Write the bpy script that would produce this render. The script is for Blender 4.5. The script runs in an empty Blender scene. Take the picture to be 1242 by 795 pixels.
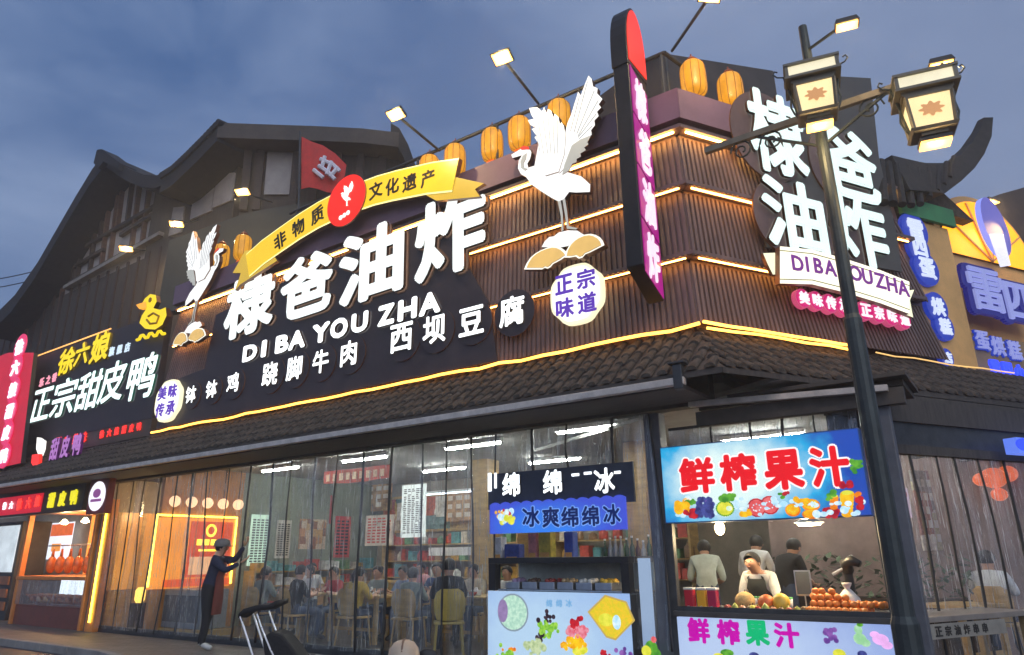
import bpy, bmesh, math, random
from mathutils import Vector, Matrix
random.seed(7)
R = math.radians
S = bpy.context.scene
COL = S.collection

# ------------------------------------------------------------------ camera, sky, sun, exposure
IW, IH, FPX = 1242.0, 795.0, 850.0
PITCH, ROLL, CZ = R(18.0), R(-0.75), 1.5
FWD = Vector((0, math.cos(PITCH), math.sin(PITCH)))
UP0 = Vector((0, -math.sin(PITCH), math.cos(PITCH)))
RT0 = Vector((1, 0, 0))
cr, sr = math.cos(ROLL), math.sin(ROLL)
RT = RT0 * cr + UP0 * sr
UP = UP0 * cr - RT0 * sr
cam = bpy.data.cameras.new('camera')
cam.sensor_width = 36.0
cam.lens = FPX / IW * 36.0
cam.clip_start = 0.05
cam.clip_end = 2000
cam_o = bpy.data.objects.new('camera', cam)
COL.objects.link(cam_o)
cam_o.matrix_world = Matrix(((RT.x, UP.x, -FWD.x, 0), (RT.y, UP.y, -FWD.y, 0), (RT.z, UP.z, -FWD.z, CZ), (0, 0, 0, 1)))
S.camera = cam_o

W = bpy.data.worlds.new('World')
S.world = W
W.use_nodes = True
wn, wl = W.node_tree.nodes, W.node_tree.links
wn.clear()
out = wn.new('ShaderNodeOutputWorld')
bg = wn.new('ShaderNodeBackground')
sky = wn.new('ShaderNodeTexSky')
sky.sky_type = 'NISHITA'
sky.sun_disc = False
sky.sun_elevation = R(2.0)
sky.sun_rotation = R(200)
sky.air_density = 1.2
sky.dust_density = 1.0
sky.ozone_density = 4.0
tc = wn.new('ShaderNodeTexCoord')
mp = wn.new('ShaderNodeMapping')
mp.inputs['Scale'].default_value = (1.0, 1.0, 2.2)
ns = wn.new('ShaderNodeTexNoise')
ns.inputs['Scale'].default_value = 2.7
ns.inputs['Detail'].default_value = 6
ns.inputs['Roughness'].default_value = 0.52
ns.inputs['Distortion'].default_value = 0.35
rp = wn.new('ShaderNodeValToRGB')
rp.color_ramp.elements[0].position = 0.36
rp.color_ramp.elements[1].position = 0.68
rp.color_ramp.elements[0].color = (0, 0, 0, 1)
rp.color_ramp.elements[1].color = (1, 1, 1, 1)
cl = wn.new('ShaderNodeMixRGB')            # cloud brightness: darker undersides to paler tops
cl.inputs[1].default_value = (0.46, 0.94, 2.15, 1)
cl.inputs[2].default_value = (1.60, 2.20, 3.55, 1)
mixw = wn.new('ShaderNodeMixRGB')
mixw.inputs[0].default_value = 0.93
wl.new(tc.outputs['Generated'], mp.inputs['Vector'])
wl.new(mp.outputs['Vector'], ns.inputs['Vector'])
wl.new(ns.outputs['Fac'], rp.inputs['Fac'])
sx = wn.new('ShaderNodeSeparateXYZ'); wl.new(tc.outputs['Generated'], sx.inputs[0])
mr = wn.new('ShaderNodeMapRange'); mr.inputs['From Min'].default_value = -0.35; mr.inputs['From Max'].default_value = 0.65; mr.inputs['To Max'].default_value = 0.75
wl.new(sx.outputs['X'], mr.inputs['Value'])
cl2 = wn.new('ShaderNodeMixRGB'); cl2.inputs[2].default_value = (1.7, 2.1, 3.15, 1)
wl.new(mr.outputs['Result'], cl2.inputs[0]); wl.new(cl.outputs['Color'], cl2.inputs[1])
wl.new(rp.outputs['Color'], cl.inputs[0])
wl.new(sky.outputs['Color'], mixw.inputs[1])
wl.new(cl2.outputs['Color'], mixw.inputs[2])
wl.new(mixw.outputs['Color'], bg.inputs['Color'])
bg.inputs['Strength'].default_value = 0.085
wl.new(bg.outputs['Background'], out.inputs['Surface'])

sun = bpy.data.lights.new('dusk_sun', 'SUN')
sun.energy = 0.75
sun.angle = R(70)
sun.color = (0.86, 0.90, 1.0)
sun_o = bpy.data.objects.new('dusk_sun', sun)
COL.objects.link(sun_o)
sun_o.rotation_euler = (R(58), 0, R(10))
S.view_settings.view_transform = 'Standard'
S.view_settings.look = 'None'
S.view_settings.exposure = 0.9
S.view_settings.gamma = 1.0
S.cycles.use_denoising = True
S.cycles.max_bounces = 8
S.cycles.transparent_max_bounces = 24
S.cycles.sample_clamp_indirect = 4.0
S.cycles.caustics_reflective = False
S.cycles.caustics_refractive = False

# ------------------------------------------------------------------ facade frames
def ray(px, py):
    d = RT * ((px - IW / 2) / FPX) + UP * (-(py - IH / 2) / FPX) + FWD
    return d
CAM = Vector((0, 0, CZ))
def gpt(px, py, z=0.12):
    d = ray(px, py)
    return CAM + d * ((z - CZ) / d.z)
class Frame:
    def __init__(s, o, rotz):
        s.o = Vector((o[0], o[1], 0)); s.rz = rotz
        s.ex = Vector((math.cos(rotz), math.sin(rotz), 0)); s.ey = Vector((-math.sin(rotz), math.cos(rotz), 0))
    def at(s, px, py, y=0.0):              # facade coordinates (x along, z up) of what is seen at a photo pixel, y metres behind the facade
        d = ray(px, py); t = ((s.o + s.ey * y) - CAM).dot(s.ey) / d.dot(s.ey)
        q = CAM + d * t
        return (q - s.o).dot(s.ex), q.z
    def atx(s, px, py, x):                 # (y, z) on the cross plane x = const
        d = ray(px, py); t = ((s.o + s.ex * x) - CAM).dot(s.ex) / d.dot(s.ex)
        q = CAM + d * t
        return (q - s.o).dot(s.ey), q.z
    def atz(s, px, py, z):
        d = ray(px, py); q = CAM + d * ((z - CZ) / d.z)
        return (q - s.o).dot(s.ex), (q - s.o).dot(s.ey)
    def w(s, x, y, z): return s.o + s.ex * x + s.ey * y + Vector((0, 0, z))
    def loc(s, p): return ((p - s.o).dot(s.ex), (p - s.o).dot(s.ey), p.z)
FL = Frame(gpt(265, 782), R(-35))
CORNER = Vector((2.2, 7.9, 0))
FR = Frame(CORNER, R(25))
FW = Frame((0, 0), 0.0)
XC = FL.loc(CORNER)[0]
T30 = math.tan(R(30))

# ------------------------------------------------------------------ materials
MATS = {}
def M(name, col, rough=0.6, metal=0.0, var=0.25, scale=6.0, bump=0.0, stretch=(1, 1, 1), spec=0.5, detail=5, bscale=None):
    if name in MATS: return MATS[name]
    m = bpy.data.materials.new(name); m.use_nodes = True
    n, l = m.node_tree.nodes, m.node_tree.links
    b = n['Principled BSDF']
    b.inputs['Roughness'].default_value = rough; b.inputs['Metallic'].default_value = metal
    b.inputs['Specular IOR Level'].default_value = spec
    t = n.new('ShaderNodeTexCoord'); p = n.new('ShaderNodeMapping'); p.inputs['Scale'].default_value = stretch
    l.new(t.outputs['Object'], p.inputs['Vector'])
    z = n.new('ShaderNodeTexNoise'); z.inputs['Scale'].default_value = scale; z.inputs['Detail'].default_value = detail; z.inputs['Roughness'].default_value = 0.65
    l.new(p.outputs['Vector'], z.inputs['Vector'])
    c = n.new('ShaderNodeValToRGB')
    c.color_ramp.elements[0].position = 0.28; c.color_ramp.elements[1].position = 0.72
    lo = [max(0, v * (1 - var)) for v in col[:3]]; hi = [min(1, v * (1 + var)) for v in col[:3]]
    c.color_ramp.elements[0].color = (*lo, 1); c.color_ramp.elements[1].color = (*hi, 1)
    l.new(z.outputs['Fac'], c.inputs['Fac']); l.new(c.outputs['Color'], b.inputs['Base Color'])
    rr = n.new('ShaderNodeMapRange'); rr.inputs['To Min'].default_value = max(0.02, rough - 0.12); rr.inputs['To Max'].default_value = min(1, rough + 0.12)
    l.new(z.outputs['Fac'], rr.inputs['Value']); l.new(rr.outputs['Result'], b.inputs['Roughness'])
    if bump:
        z2 = n.new('ShaderNodeTexNoise'); z2.inputs['Scale'].default_value = bscale or scale * 5; z2.inputs['Detail'].default_value = 4
        l.new(p.outputs['Vector'], z2.inputs['Vector'])
        u = n.new('ShaderNodeBump'); u.inputs['Strength'].default_value = bump; u.inputs['Distance'].default_value = 0.02
        l.new(z2.outputs['Fac'], u.inputs['Height']); l.new(u.outputs['Normal'], b.inputs['Normal'])
    MATS[name] = m
    return m
def E(name, col, strength=2.0, light=False, var=0.12, scale=5.0, base=None):
    """a surface that gives off light: acrylic lit from within, with slightly uneven brightness"""
    if name in MATS: return MATS[name]
    if strength < 3 and name != 'floodlight_lens': strength *= 0.58
    m = bpy.data.materials.new(name); m.use_nodes = True
    n, l = m.node_tree.nodes, m.node_tree.links
    b = n['Principled BSDF']
    b.inputs['Base Color'].default_value = (*(base or [v * 0.35 for v in col]), 1)
    b.inputs['Roughness'].default_value = 0.35
    b.inputs['Emission Color'].default_value = (*col, 1)
    t = n.new('ShaderNodeTexCoord'); z = n.new('ShaderNodeTexNoise'); z.inputs['Scale'].default_value = scale; z.inputs['Detail'].default_value = 3
    l.new(t.outputs['Object'], z.inputs['Vector'])
    rr = n.new('ShaderNodeMapRange'); rr.inputs['To Min'].default_value = strength * (1 - var); rr.inputs['To Max'].default_value = strength * (1 + var)
    l.new(z.outputs['Fac'], rr.inputs['Value']); l.new(rr.outputs['Result'], b.inputs['Emission Strength'])
    if not light: m.cycles.emission_sampling = 'NONE'
    MATS[name] = m
    return m
def E2(name, ca, cb, strength=0.8, scale=16.0, sharp=0.12):
    """printed picture detail on a lit face: two printed hues mottled together"""
    if name in MATS: return MATS[name]
    m = bpy.data.materials.new(name); m.use_nodes = True
    n, l = m.node_tree.nodes, m.node_tree.links
    b = n['Principled BSDF']; b.inputs['Roughness'].default_value = 0.35
    t = n.new('ShaderNodeTexCoord'); z = n.new('ShaderNodeTexNoise'); z.inputs['Scale'].default_value = scale; z.inputs['Detail'].default_value = 5
    l.new(t.outputs['Object'], z.inputs['Vector'])
    c = n.new('ShaderNodeValToRGB'); c.color_ramp.elements[0].position = 0.5 - sharp; c.color_ramp.elements[1].position = 0.5 + sharp
    c.color_ramp.elements[0].color = (*ca, 1); c.color_ramp.elements[1].color = (*cb, 1)
    l.new(z.outputs['Fac'], c.inputs['Fac']); l.new(c.outputs['Color'], b.inputs['Emission Color'])
    b.inputs['Base Color'].default_value = (*[v * 0.3 for v in ca], 1)
    b.inputs['Emission Strength'].default_value = strength * 0.58
    m.cycles.emission_sampling = 'NONE'
    MATS[name] = m
    return m
def mural(name, cols, scale=5.0, rough=0.5, strength=0.0):
    """a wall of small printed food pictures: cells of different printed colours"""
    m = bpy.data.materials.new(name); m.use_nodes = True
    n, l = m.node_tree.nodes, m.node_tree.links
    b = n['Principled BSDF']; b.inputs['Roughness'].default_value = rough
    t = n.new('ShaderNodeTexCoord'); v = n.new('ShaderNodeTexVoronoi'); v.distance = 'CHEBYCHEV'; v.inputs['Scale'].default_value = scale; v.inputs['Randomness'].default_value = 0.55
    l.new(t.outputs['Object'], v.inputs['Vector'])
    c = n.new('ShaderNodeValToRGB'); c.color_ramp.interpolation = 'CONSTANT'
    for i, q in enumerate(cols):
        e = c.color_ramp.elements[i] if i < 2 else c.color_ramp.elements.new(i / len(cols))
        e.position = i / len(cols); e.color = (*q, 1)
    z = n.new('ShaderNodeTexNoise'); z.inputs['Scale'].default_value = scale * 7; z.inputs['Detail'].default_value = 5
    l.new(t.outputs['Object'], z.inputs['Vector'])
    sp = n.new('ShaderNodeSeparateColor'); l.new(v.outputs['Color'], sp.inputs[0]); l.new(sp.outputs[0], c.inputs['Fac'])
    mx = n.new('ShaderNodeMixRGB'); mx.blend_type = 'OVERLAY'; mx.inputs[0].default_value = 0.85
    l.new(c.outputs['Color'], mx.inputs[1]); l.new(z.outputs['Fac'], mx.inputs[2]); l.new(mx.outputs['Color'], b.inputs['Base Color'])
    if strength: l.new(mx.outputs['Color'], b.inputs['Emission Color']); b.inputs['Emission Strength'].default_value = strength
    MATS[name] = m
    return m
def plastic_curtain(name, tint=(0.8, 0.86, 0.9), body=0.13, gloss=0.10):
    m = bpy.data.materials.new(name); m.use_nodes = True
    n, l = m.node_tree.nodes, m.node_tree.links
    n.clear()
    o = n.new('ShaderNodeOutputMaterial')
    tr = n.new('ShaderNodeBsdfTransparent'); tr.inputs[0].default_value = (0.93, 0.95, 0.96, 1)
    gl = n.new('ShaderNodeBsdfGlossy'); gl.inputs['Roughness'].default_value = 0.16
    gl.inputs['Color'].default_value = (0.85, 0.9, 1, 1)
    df = n.new('ShaderNodeBsdfDiffuse'); df.inputs['Color'].default_value = (*tint, 1)
    tl = n.new('ShaderNodeBsdfTranslucent'); tl.inputs['Color'].default_value = (*tint, 1)
    a = n.new('ShaderNodeMixShader'); a.inputs[0].default_value = 0.5
    l.new(df.outputs[0], a.inputs[1]); l.new(tl.outputs[0], a.inputs[2])
    t = n.new('ShaderNodeTexCoord'); p = n.new('ShaderNodeMapping'); p.inputs['Scale'].default_value = (14, 14, 0.7)
    l.new(t.outputs['Object'], p.inputs['Vector'])
    z = n.new('ShaderNodeTexNoise'); z.inputs['Scale'].default_value = 2.0; z.inputs['Detail'].default_value = 6; z.inputs['Distortion'].default_value = 0.6
    l.new(p.outputs['Vector'], z.inputs['Vector'])
    rr = n.new('ShaderNodeMapRange'); rr.inputs['From Min'].default_value = 0.4; rr.inputs['From Max'].default_value = 0.75
    rr.inputs['To Min'].default_value = body * 0.35; rr.inputs['To Max'].default_value = body * 1.9
    l.new(z.outputs['Fac'], rr.inputs['Value'])
    p2 = n.new('ShaderNodeMapping'); p2.inputs['Scale'].default_value = (26, 26, 1.1); l.new(t.outputs['Object'], p2.inputs['Vector'])
    z3 = n.new('ShaderNodeTexNoise'); z3.inputs['Scale'].default_value = 1.7; z3.inputs['Detail'].default_value = 4; z3.inputs['Distortion'].default_value = 1.4; l.new(p2.outputs['Vector'], z3.inputs['Vector'])
    r3 = n.new('ShaderNodeMapRange'); r3.inputs['From Min'].default_value = 0.56; r3.inputs['From Max'].default_value = 0.63; r3.inputs['To Max'].default_value = body * 6.0; l.new(z3.outputs['Fac'], r3.inputs['Value'])  # whitish streaks painted into the scatter mask as sheen on the plastic
    sm_ = n.new('ShaderNodeMath'); sm_.operation = 'ADD'; l.new(rr.outputs['Result'], sm_.inputs[0]); l.new(r3.outputs['Result'], sm_.inputs[1])
    s1 = n.new('ShaderNodeMixShader'); l.new(sm_.outputs[0], s1.inputs[0]); l.new(tr.outputs[0], s1.inputs[1]); l.new(a.outputs[0], s1.inputs[2])
    bu = n.new('ShaderNodeBump'); bu.inputs['Strength'].default_value = 0.5; bu.inputs['Distance'].default_value = 0.05
    l.new(z.outputs['Fac'], bu.inputs['Height']); l.new(bu.outputs['Normal'], gl.inputs['Normal'])
    s2 = n.new('ShaderNodeMixShader'); s2.inputs[0].default_value = gloss
    l.new(s1.outputs[0], s2.inputs[1]); l.new(gl.outputs[0], s2.inputs[2]); l.new(s2.outputs[0], o.inputs['Surface'])
    MATS[name] = m
    return m
def lightbox(name, c_mid, c_edge, center, radius, strength, c3=None, pos=(0.18, 0.5, 0.85)):
    """a printed picture on a lit box: two printed colours blending round a printed centre (object coordinates)"""
    m = bpy.data.materials.new(name); m.use_nodes = True
    n, l = m.node_tree.nodes, m.node_tree.links
    b = n['Principled BSDF']; b.inputs['Roughness'].default_value = 0.3
    t = n.new('ShaderNodeTexCoord'); p = n.new('ShaderNodeMapping'); p.vector_type = 'TEXTURE'
    p.inputs['Location'].default_value = center; p.inputs['Scale'].default_value = radius
    l.new(t.outputs['Object'], p.inputs['Vector'])
    g = n.new('ShaderNodeTexGradient'); g.gradient_type = 'SPHERICAL'
    l.new(p.outputs['Vector'], g.inputs['Vector'])
    z = n.new('ShaderNodeTexNoise'); z.inputs['Scale'].default_value = 7; z.inputs['Detail'].default_value = 6
    l.new(t.outputs['Object'], z.inputs['Vector'])
    ad = n.new('ShaderNodeMath'); ad.operation = 'MULTIPLY_ADD'; ad.inputs[1].default_value = 0.35; l.new(z.outputs['Fac'], ad.inputs[0]); l.new(g.outputs['Fac'], ad.inputs[2])
    c = n.new('ShaderNodeValToRGB'); c.color_ramp.elements[0].position = pos[0]; c.color_ramp.elements[1].position = pos[2]
    c.color_ramp.elements[0].color = (*c_edge, 1); c.color_ramp.elements[1].color = (*c_mid, 1)
    if c3: e = c.color_ramp.elements.new(pos[1]); e.color = (*c3, 1)
    l.new(ad.outputs[0], c.inputs['Fac']); l.new(c.outputs['Color'], b.inputs['Emission Color']); b.inputs['Base Color'].default_value = (0.06, 0.06, 0.06, 1)
    b.inputs['Emission Strength'].default_value = strength * 0.58
    MATS[name] = m
    return m

# ------------------------------------------------------------------ things and parts
BASE = {}
def tag(o, label=None, cat=None, group=None, kind=None):
    if label: o['label'] = label
    if cat: o['category'] = cat
    if group: o['group'] = group
    if kind: o['kind'] = kind
    return o
def thing(name, label, cat, fr, base, group=None, rz=0.0):
    """an Empty at the thing's base; parts are built in facade coordinates and hang from it"""
    o = bpy.data.objects.new(name, None); COL.objects.link(o)
    o.location = fr.w(*base); o.rotation_euler = (0, 0, fr.rz + rz)
    BASE[o.name] = Vector(base)
    return tag(o, label, cat, group)
def root_of(o):
    while o.parent: o = o.parent
    return o
class MB:
    def __init__(s): s.v = []; s.f = []; s.mi = []
    def add(s, vs, fs, m=0):
        b = len(s.v); s.v += [tuple(v) for v in vs]
        for f in fs: s.f.append([i + b for i in f]); s.mi.append(m)
        return s
    def box(s, x0, x1, y0, y1, z0, z1, m=0):
        if x0 > x1: x0, x1 = x1, x0
        if y0 > y1: y0, y1 = y1, y0
        if z0 > z1: z0, z1 = z1, z0
        return s.add([(x0, y0, z0), (x1, y0, z0), (x1, y1, z0), (x0, y1, z0), (x0, y0, z1), (x1, y0, z1), (x1, y1, z1), (x0, y1, z1)],
                     [(0, 3, 2, 1), (4, 5, 6, 7), (0, 1, 5, 4), (1, 2, 6, 5), (2, 3, 7, 6), (3, 0, 4, 7)], m)
    def hexa(s, a, m=0):                    # eight corners: bottom 4 (ccw from above) then top 4
        return s.add(a, [(0, 3, 2, 1), (4, 5, 6, 7), (0, 1, 5, 4), (1, 2, 6, 5), (2, 3, 7, 6), (3, 0, 4, 7)], m)
    def bar(s, p0, p1, w, h=None, m=0):     # square bar between two points
        h = h or w; p0, p1 = Vector(p0), Vector(p1); d = (p1 - p0).normalized()
        a = d.cross(Vector((0, 0, 1)))
        if a.length < 1e-3: a = Vector((1, 0, 0))
        a.normalize(); b = a.cross(d).normalized(); a = a * w / 2; b = b * h / 2
        return s.add([p0 - a - b, p0 + a - b, p0 + a + b, p0 - a + b, p1 - a - b, p1 + a - b, p1 + a + b, p1 - a + b],
                     [(0, 1, 2, 3), (7, 6, 5, 4), (4, 5, 1, 0), (5, 6, 2, 1), (6, 7, 3, 2), (7, 4, 0, 3)], m)
    def tube(s, pts, r, n=8, m=0, cap=True):
        pts = [Vector(p) for p in pts]; rs = r if isinstance(r, (list, tuple)) else [r] * len(pts)
        ring = []; b0 = len(s.v); ref = None
        for i, p in enumerate(pts):
            d = (pts[min(i + 1, len(pts) - 1)] - pts[max(i - 1, 0)]).normalized()
            if ref is None:
                ref = d.orthogonal().normalized()
            a = (ref - d * ref.dot(d)).normalized(); ref = a; c = d.cross(a)
            for k in range(n):
                t = 2 * math.pi * k / n
                s.v.append(tuple(p + (a * math.cos(t) + c * math.sin(t)) * rs[i]))
        for i in range(len(pts) - 1):
            for k in range(n):
                k2 = (k + 1) % n
                s.f.append([b0 + i * n + k, b0 + i * n + k2, b0 + (i + 1) * n + k2, b0 + (i + 1) * n + k]); s.mi.append(m)
        if cap:
            s.f.append([b0 + k for k in range(n)][::-1]); s.mi.append(m)
            s.f.append([b0 + (len(pts) - 1) * n + k for k in range(n)]); s.mi.append(m)
        return s
    def lathe(s, prof, c=(0, 0, 0), n=16, m=0, sx=1, sy=1):   # prof: (r, z)
        b0 = len(s.v)
        for r, z in prof:
            for k in range(n):
                t = 2 * math.pi * k / n
                s.v.append((c[0] + r * sx * math.cos(t), c[1] + r * sy * math.sin(t), c[2] + z))
        for i in range(len(prof) - 1):
            for k in range(n):
                k2 = (k + 1) % n
                s.f.append([b0 + i * n + k, b0 + i * n + k2, b0 + (i + 1) * n + k2, b0 + (i + 1) * n + k]); s.mi.append(m)
        s.f.append([b0 + k for k in range(n)][::-1]); s.mi.append(m)
        s.f.append([b0 + (len(prof) - 1) * n + k for k in range(n)]); s.mi.append(m)
        return s
    def ball(s, c, r, n=10, m=0):
        rx, ry, rz = r if isinstance(r, (tuple, list)) else (r, r, r)
        prof = [(math.sin(math.pi * i / n) if 0 < i < n else 0.02, -math.cos(math.pi * i / n)) for i in range(n + 1)]
        b0 = len(s.v); k_ = n + 2
        for q, z in prof:
            for k in range(k_):
                t = 2 * math.pi * k / k_
                s.v.append((c[0] + rx * q * math.cos(t), c[1] + ry * q * math.sin(t), c[2] + rz * z))
        for i in range(n):
            for k in range(k_):
                k2 = (k + 1) % k_
                s.f.append([b0 + i * k_ + k, b0 + i * k_ + k2, b0 + (i + 1) * k_ + k2, b0 + (i + 1) * k_ + k]); s.mi.append(m)
        return s
    def prism(s, poly, y0, y1, m=0, ms=None):   # poly in (x, z), front at y0 (viewer side)
        n = len(poly); ms = m if ms is None else ms
        A = sum(poly[i][0] * poly[(i + 1) % n][1] - poly[(i + 1) % n][0] * poly[i][1] for i in range(n))
        if A < 0: poly = poly[::-1]
        b = len(s.v)
        s.v += [(x, y0, z) for x, z in poly] + [(x, y1, z) for x, z in poly]
        s.f.append([b + i for i in range(n)]); s.mi.append(m)
        s.f.append([b + n + i for i in range(n)][::-1]); s.mi.append(ms)
        for i in range(n):
            j = (i + 1) % n
            s.f.append([b + i, b + n + i, b + n + j, b + j]); s.mi.append(ms)
        return s
    def disc(s, x, z, r, y0, y1, n=24, m=0, ms=None, rz=None):
        return s.prism([(x + r * math.cos(2 * math.pi * k / n), z + (rz or r) * math.sin(2 * math.pi * k / n)) for k in range(n)], y0, y1, m, ms)
    def build(s, name, mats, parent=None, fr=None, bevel=0.0, smooth=False, kind=None, at=None):
        me = bpy.data.meshes.new(name)
        off = Vector((0, 0, 0))
        if parent is not None: off = BASE.get(root_of(parent).name, off)
        if at is not None: off = Vector(at)
        me.from_pydata([tuple(Vector(v) - off) for v in s.v], [], s.f)
        mats = mats if isinstance(mats, (list, tuple)) else [mats]
        for q in mats: me.materials.append(q)
        if len(mats) > 1: me.polygons.foreach_set('material_index', s.mi)
        if smooth: me.polygons.foreach_set('use_smooth', [True] * len(me.polygons))
        me.update()
        o = bpy.data.objects.new(name, me); COL.objects.link(o)
        if parent is not None: o.parent = parent
        elif fr is not None:
            o.location = fr.w(*off); o.rotation_euler = (0, 0, fr.rz)
            BASE[o.name] = off
        if bevel:
            bv = o.modifiers.new('edge', 'BEVEL'); bv.width = bevel; bv.segments = 2; bv.limit_method = 'ANGLE'; bv.angle_limit = R(40)
        if kind: o['kind'] = kind
        return o
def lamp_light(par, p, power, col=(1.0, 0.70, 0.34), size=0.06):
    """point light at a lamp lens, also used for added lights (parent coordinates follow the thing's base)"""
    d = bpy.data.lights.new('lamp_light', 'POINT'); d.energy = power; d.color = col; d.shadow_soft_size = size
    o = bpy.data.objects.new('lamp_light', d); COL.objects.link(o); o.parent = par; o.location = Vector(p) - BASE.get(root_of(par).name, Vector((0, 0, 0)))
    return o
def dup(o, parent=None):
    c = o.copy(); COL.objects.link(c)
    if parent is not None: c.parent = parent
    for ch in [q for q in bpy.data.objects if q.parent == o]: dup(ch, c)
    return c
# ------------------------------------------------------------------ lettering
GL = {}
def glyph(ch, bold=0.0, n=8, ext=0.05):
    k = (ch, bold, n)
    if k in GL: return GL[k]
    c = bpy.data.curves.new('t', 'FONT'); c.body = ch; c.size = 1; c.extrude = 0.5; c.resolution_u = 3
    o = bpy.data.objects.new('t', c); COL.objects.link(o)
    dg = bpy.context.evaluated_depsgraph_get(); me = bpy.data.meshes.new_from_object(o.evaluated_get(dg))
    bpy.data.objects.remove(o); bpy.data.curves.remove(c)
    v0 = [v.co.copy() for v in me.vertices]; f0 = [list(p.vertices) for p in me.polygons]; nz = [abs(p.normal.z) > 0.5 for p in me.polygons]
    bpy.data.meshes.remove(me)
    V, F, SD = [], [], []
    offs = [(0, 0)] + ([(bold * math.cos(2 * math.pi * i / n), bold * math.sin(2 * math.pi * i / n)) for i in range(n)] if bold else [])
    for i, (dx, dy) in enumerate(offs):
        b = len(V); e = 1 - 0.012 * i
        V += [(p.x + dx, p.y + dy, p.z * e) for p in v0]
        F += [[q + b for q in f] for f in f0]; SD += nz
    x0, x1 = min(p[0] for p in V), max(p[0] for p in V); y0, y1 = min(p[1] for p in V), max(p[1] for p in V)
    V = [((p[0] - (x0 + x1) / 2), (p[1] - (y0 + y1) / 2), p[2]) for p in V]
    GL[k] = (V, F, SD, x1 - x0, y1 - y0)
    return GL[k]
def put_char(mb, ch, x, z, h, y, depth=0.03, w=None, bold=0.03, n=8, m=0, ms=1, rot=0.0, shear=0.0):
    V, F, SD, gw, gh = glyph(ch, bold, n)
    sz = h / gh; sx = (w / gw) if w else sz
    if ch in '一—': sz = sx
    cs, sn = math.cos(rot), math.sin(rot)
    vs = []
    for a, b, c in V:
        p, q = a * sx + b * sz * shear, b * sz
        vs.append((x + p * cs - q * sn, y - (c - 0.5) * depth - 0.0, z + p * sn + q * cs))
    base = len(mb.v); mb.v += vs
    for f, sd in zip(F, SD): mb.f.append([i + base for i in f]); mb.mi.append(m if sd else ms)
    return mb
def text_row(mb, s, p0, p1, h0, h1, y, depth=0.02, bold=0.03, n=6, wf=None, m=0, ms=1):
    """characters of s with centres spread from p0 to p1 (x, z)"""
    k = len(s)
    for i, ch in enumerate(s):
        if ch == ' ': continue
        t = i / max(1, k - 1); h = h0 + (h1 - h0) * t
        put_char(mb, ch, p0[0] + (p1[0] - p0[0]) * t, p0[1] + (p1[1] - p0[1]) * t, h, y, depth, w=(h * wf if wf else None), bold=bold, n=n, m=m, ms=ms)
    return mb
def spot(fr, px, py, hpx, y=0.0):          # centre and height in metres of a mark of hpx pixels in the photo
    x, z = fr.at(px, py, y); h = fr.at(px, py - hpx / 2, y)[1] - fr.at(px, py + hpx / 2, y)[1]
    return x, z, h
def wid(fr, px, py, wpx, y=0.0):
    return abs(fr.at(px + wpx / 2, py, y)[0] - fr.at(px - wpx / 2, py, y)[0])
# ------------------------------------------------------------------ shared materials
clad = M('brown_slat_metal', (0.15, 0.098, 0.088), 0.5, 0.0, 0.5, 1.3, 0.15, (1, 1, 0.4))
board_m = M('dark_sign_board', (0.05, 0.038, 0.042), 0.55, 0, 0.3, 2.5, 0.1)
purple_m = M('mauve_parapet_panel', (0.22, 0.13, 0.17), 0.5, 0, 0.2, 1.5, 0.05)
tile_m = M('old_grey_roof_tile', (0.052, 0.043, 0.035), 0.9, 0, 0.85, 9, 0.5)
timber_m = M('dark_stained_timber', (0.045, 0.03, 0.024), 0.7, 0, 0.4, 4, 0.35, (1, 1, 6))
timber_red = M('red_brown_timber', (0.12, 0.06, 0.042), 0.7, 0, 0.4, 4, 0.35, (1, 1, 6))
plaster_m = M('grey_plaster', (0.34, 0.31, 0.29), 0.9, 0, 0.22, 1.6, 0.2)
plank_m = M('weathered_planks', (0.06, 0.05, 0.042), 0.8, 0, 0.4, 3, 0.3, (6, 6, 0.6))
steel_m = M('galvanised_gutter', (0.55, 0.50, 0.45), 0.5, 0.2, 0.3, 5, 0.1)
black_m = M('black_painted_metal', (0.018, 0.018, 0.02), 0.45, 0.3, 0.4, 6, 0.05)
dark_m = M('dark_grey_metal', (0.05, 0.055, 0.06), 0.5, 0.4, 0.4, 5, 0.1)
conc_m = M('stained_concrete', (0.22, 0.21, 0.2), 0.85, 0, 0.35, 2.5, 0.3)
soffit_m = M('soffit_boards', (0.06, 0.052, 0.047), 0.8, 0, 0.4, 3, 0.3, (1, 8, 1))
wallin_m = M('interior_painted_wall', (0.22, 0.19, 0.155), 0.8, 0, 0.35, 1.4, 0.1)
ceil_m = M('interior_ceiling', (0.28, 0.27, 0.26), 0.85, 0, 0.2, 2, 0.1)
floor_m = M('interior_floor_tile', (0.06, 0.05, 0.045), 0.35, 0, 0.3, 2.0, 0.05)
wood_m = M('honey_pine_wood', (0.42, 0.27, 0.10), 0.55, 0, 0.3, 3, 0.15, (1, 1, 5))
white_m = M('white_paint', (0.7, 0.7, 0.7), 0.5, 0, 0.12, 4, 0.05)
chrome_m = M('brushed_steel', (0.55, 0.56, 0.58), 0.3, 0.9, 0.15, 6, 0.05)
led_warm = E('warm_led_strip', (1.0, 0.50, 0.13), 20.0, True, 0.2, 3)
led_soft = E('amber_led_rope', (1.0, 0.42, 0.06), 3.0, True, 0.45, 2.2)
lamp_hot = E('floodlight_lens', (1.0, 0.50, 0.10), 2.3, True, 0.05)
tube_white = E('fluorescent_tube', (0.96, 1.0, 0.92), 85.0, True, 0.02)
warm_bulb = E('warm_bulb', (1.0, 0.75, 0.38), 22.0, True, 0.02)
acr_white = E('lit_white_acrylic', (0.95, 1.0, 1.0), 1.9, False, 0.12)
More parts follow.
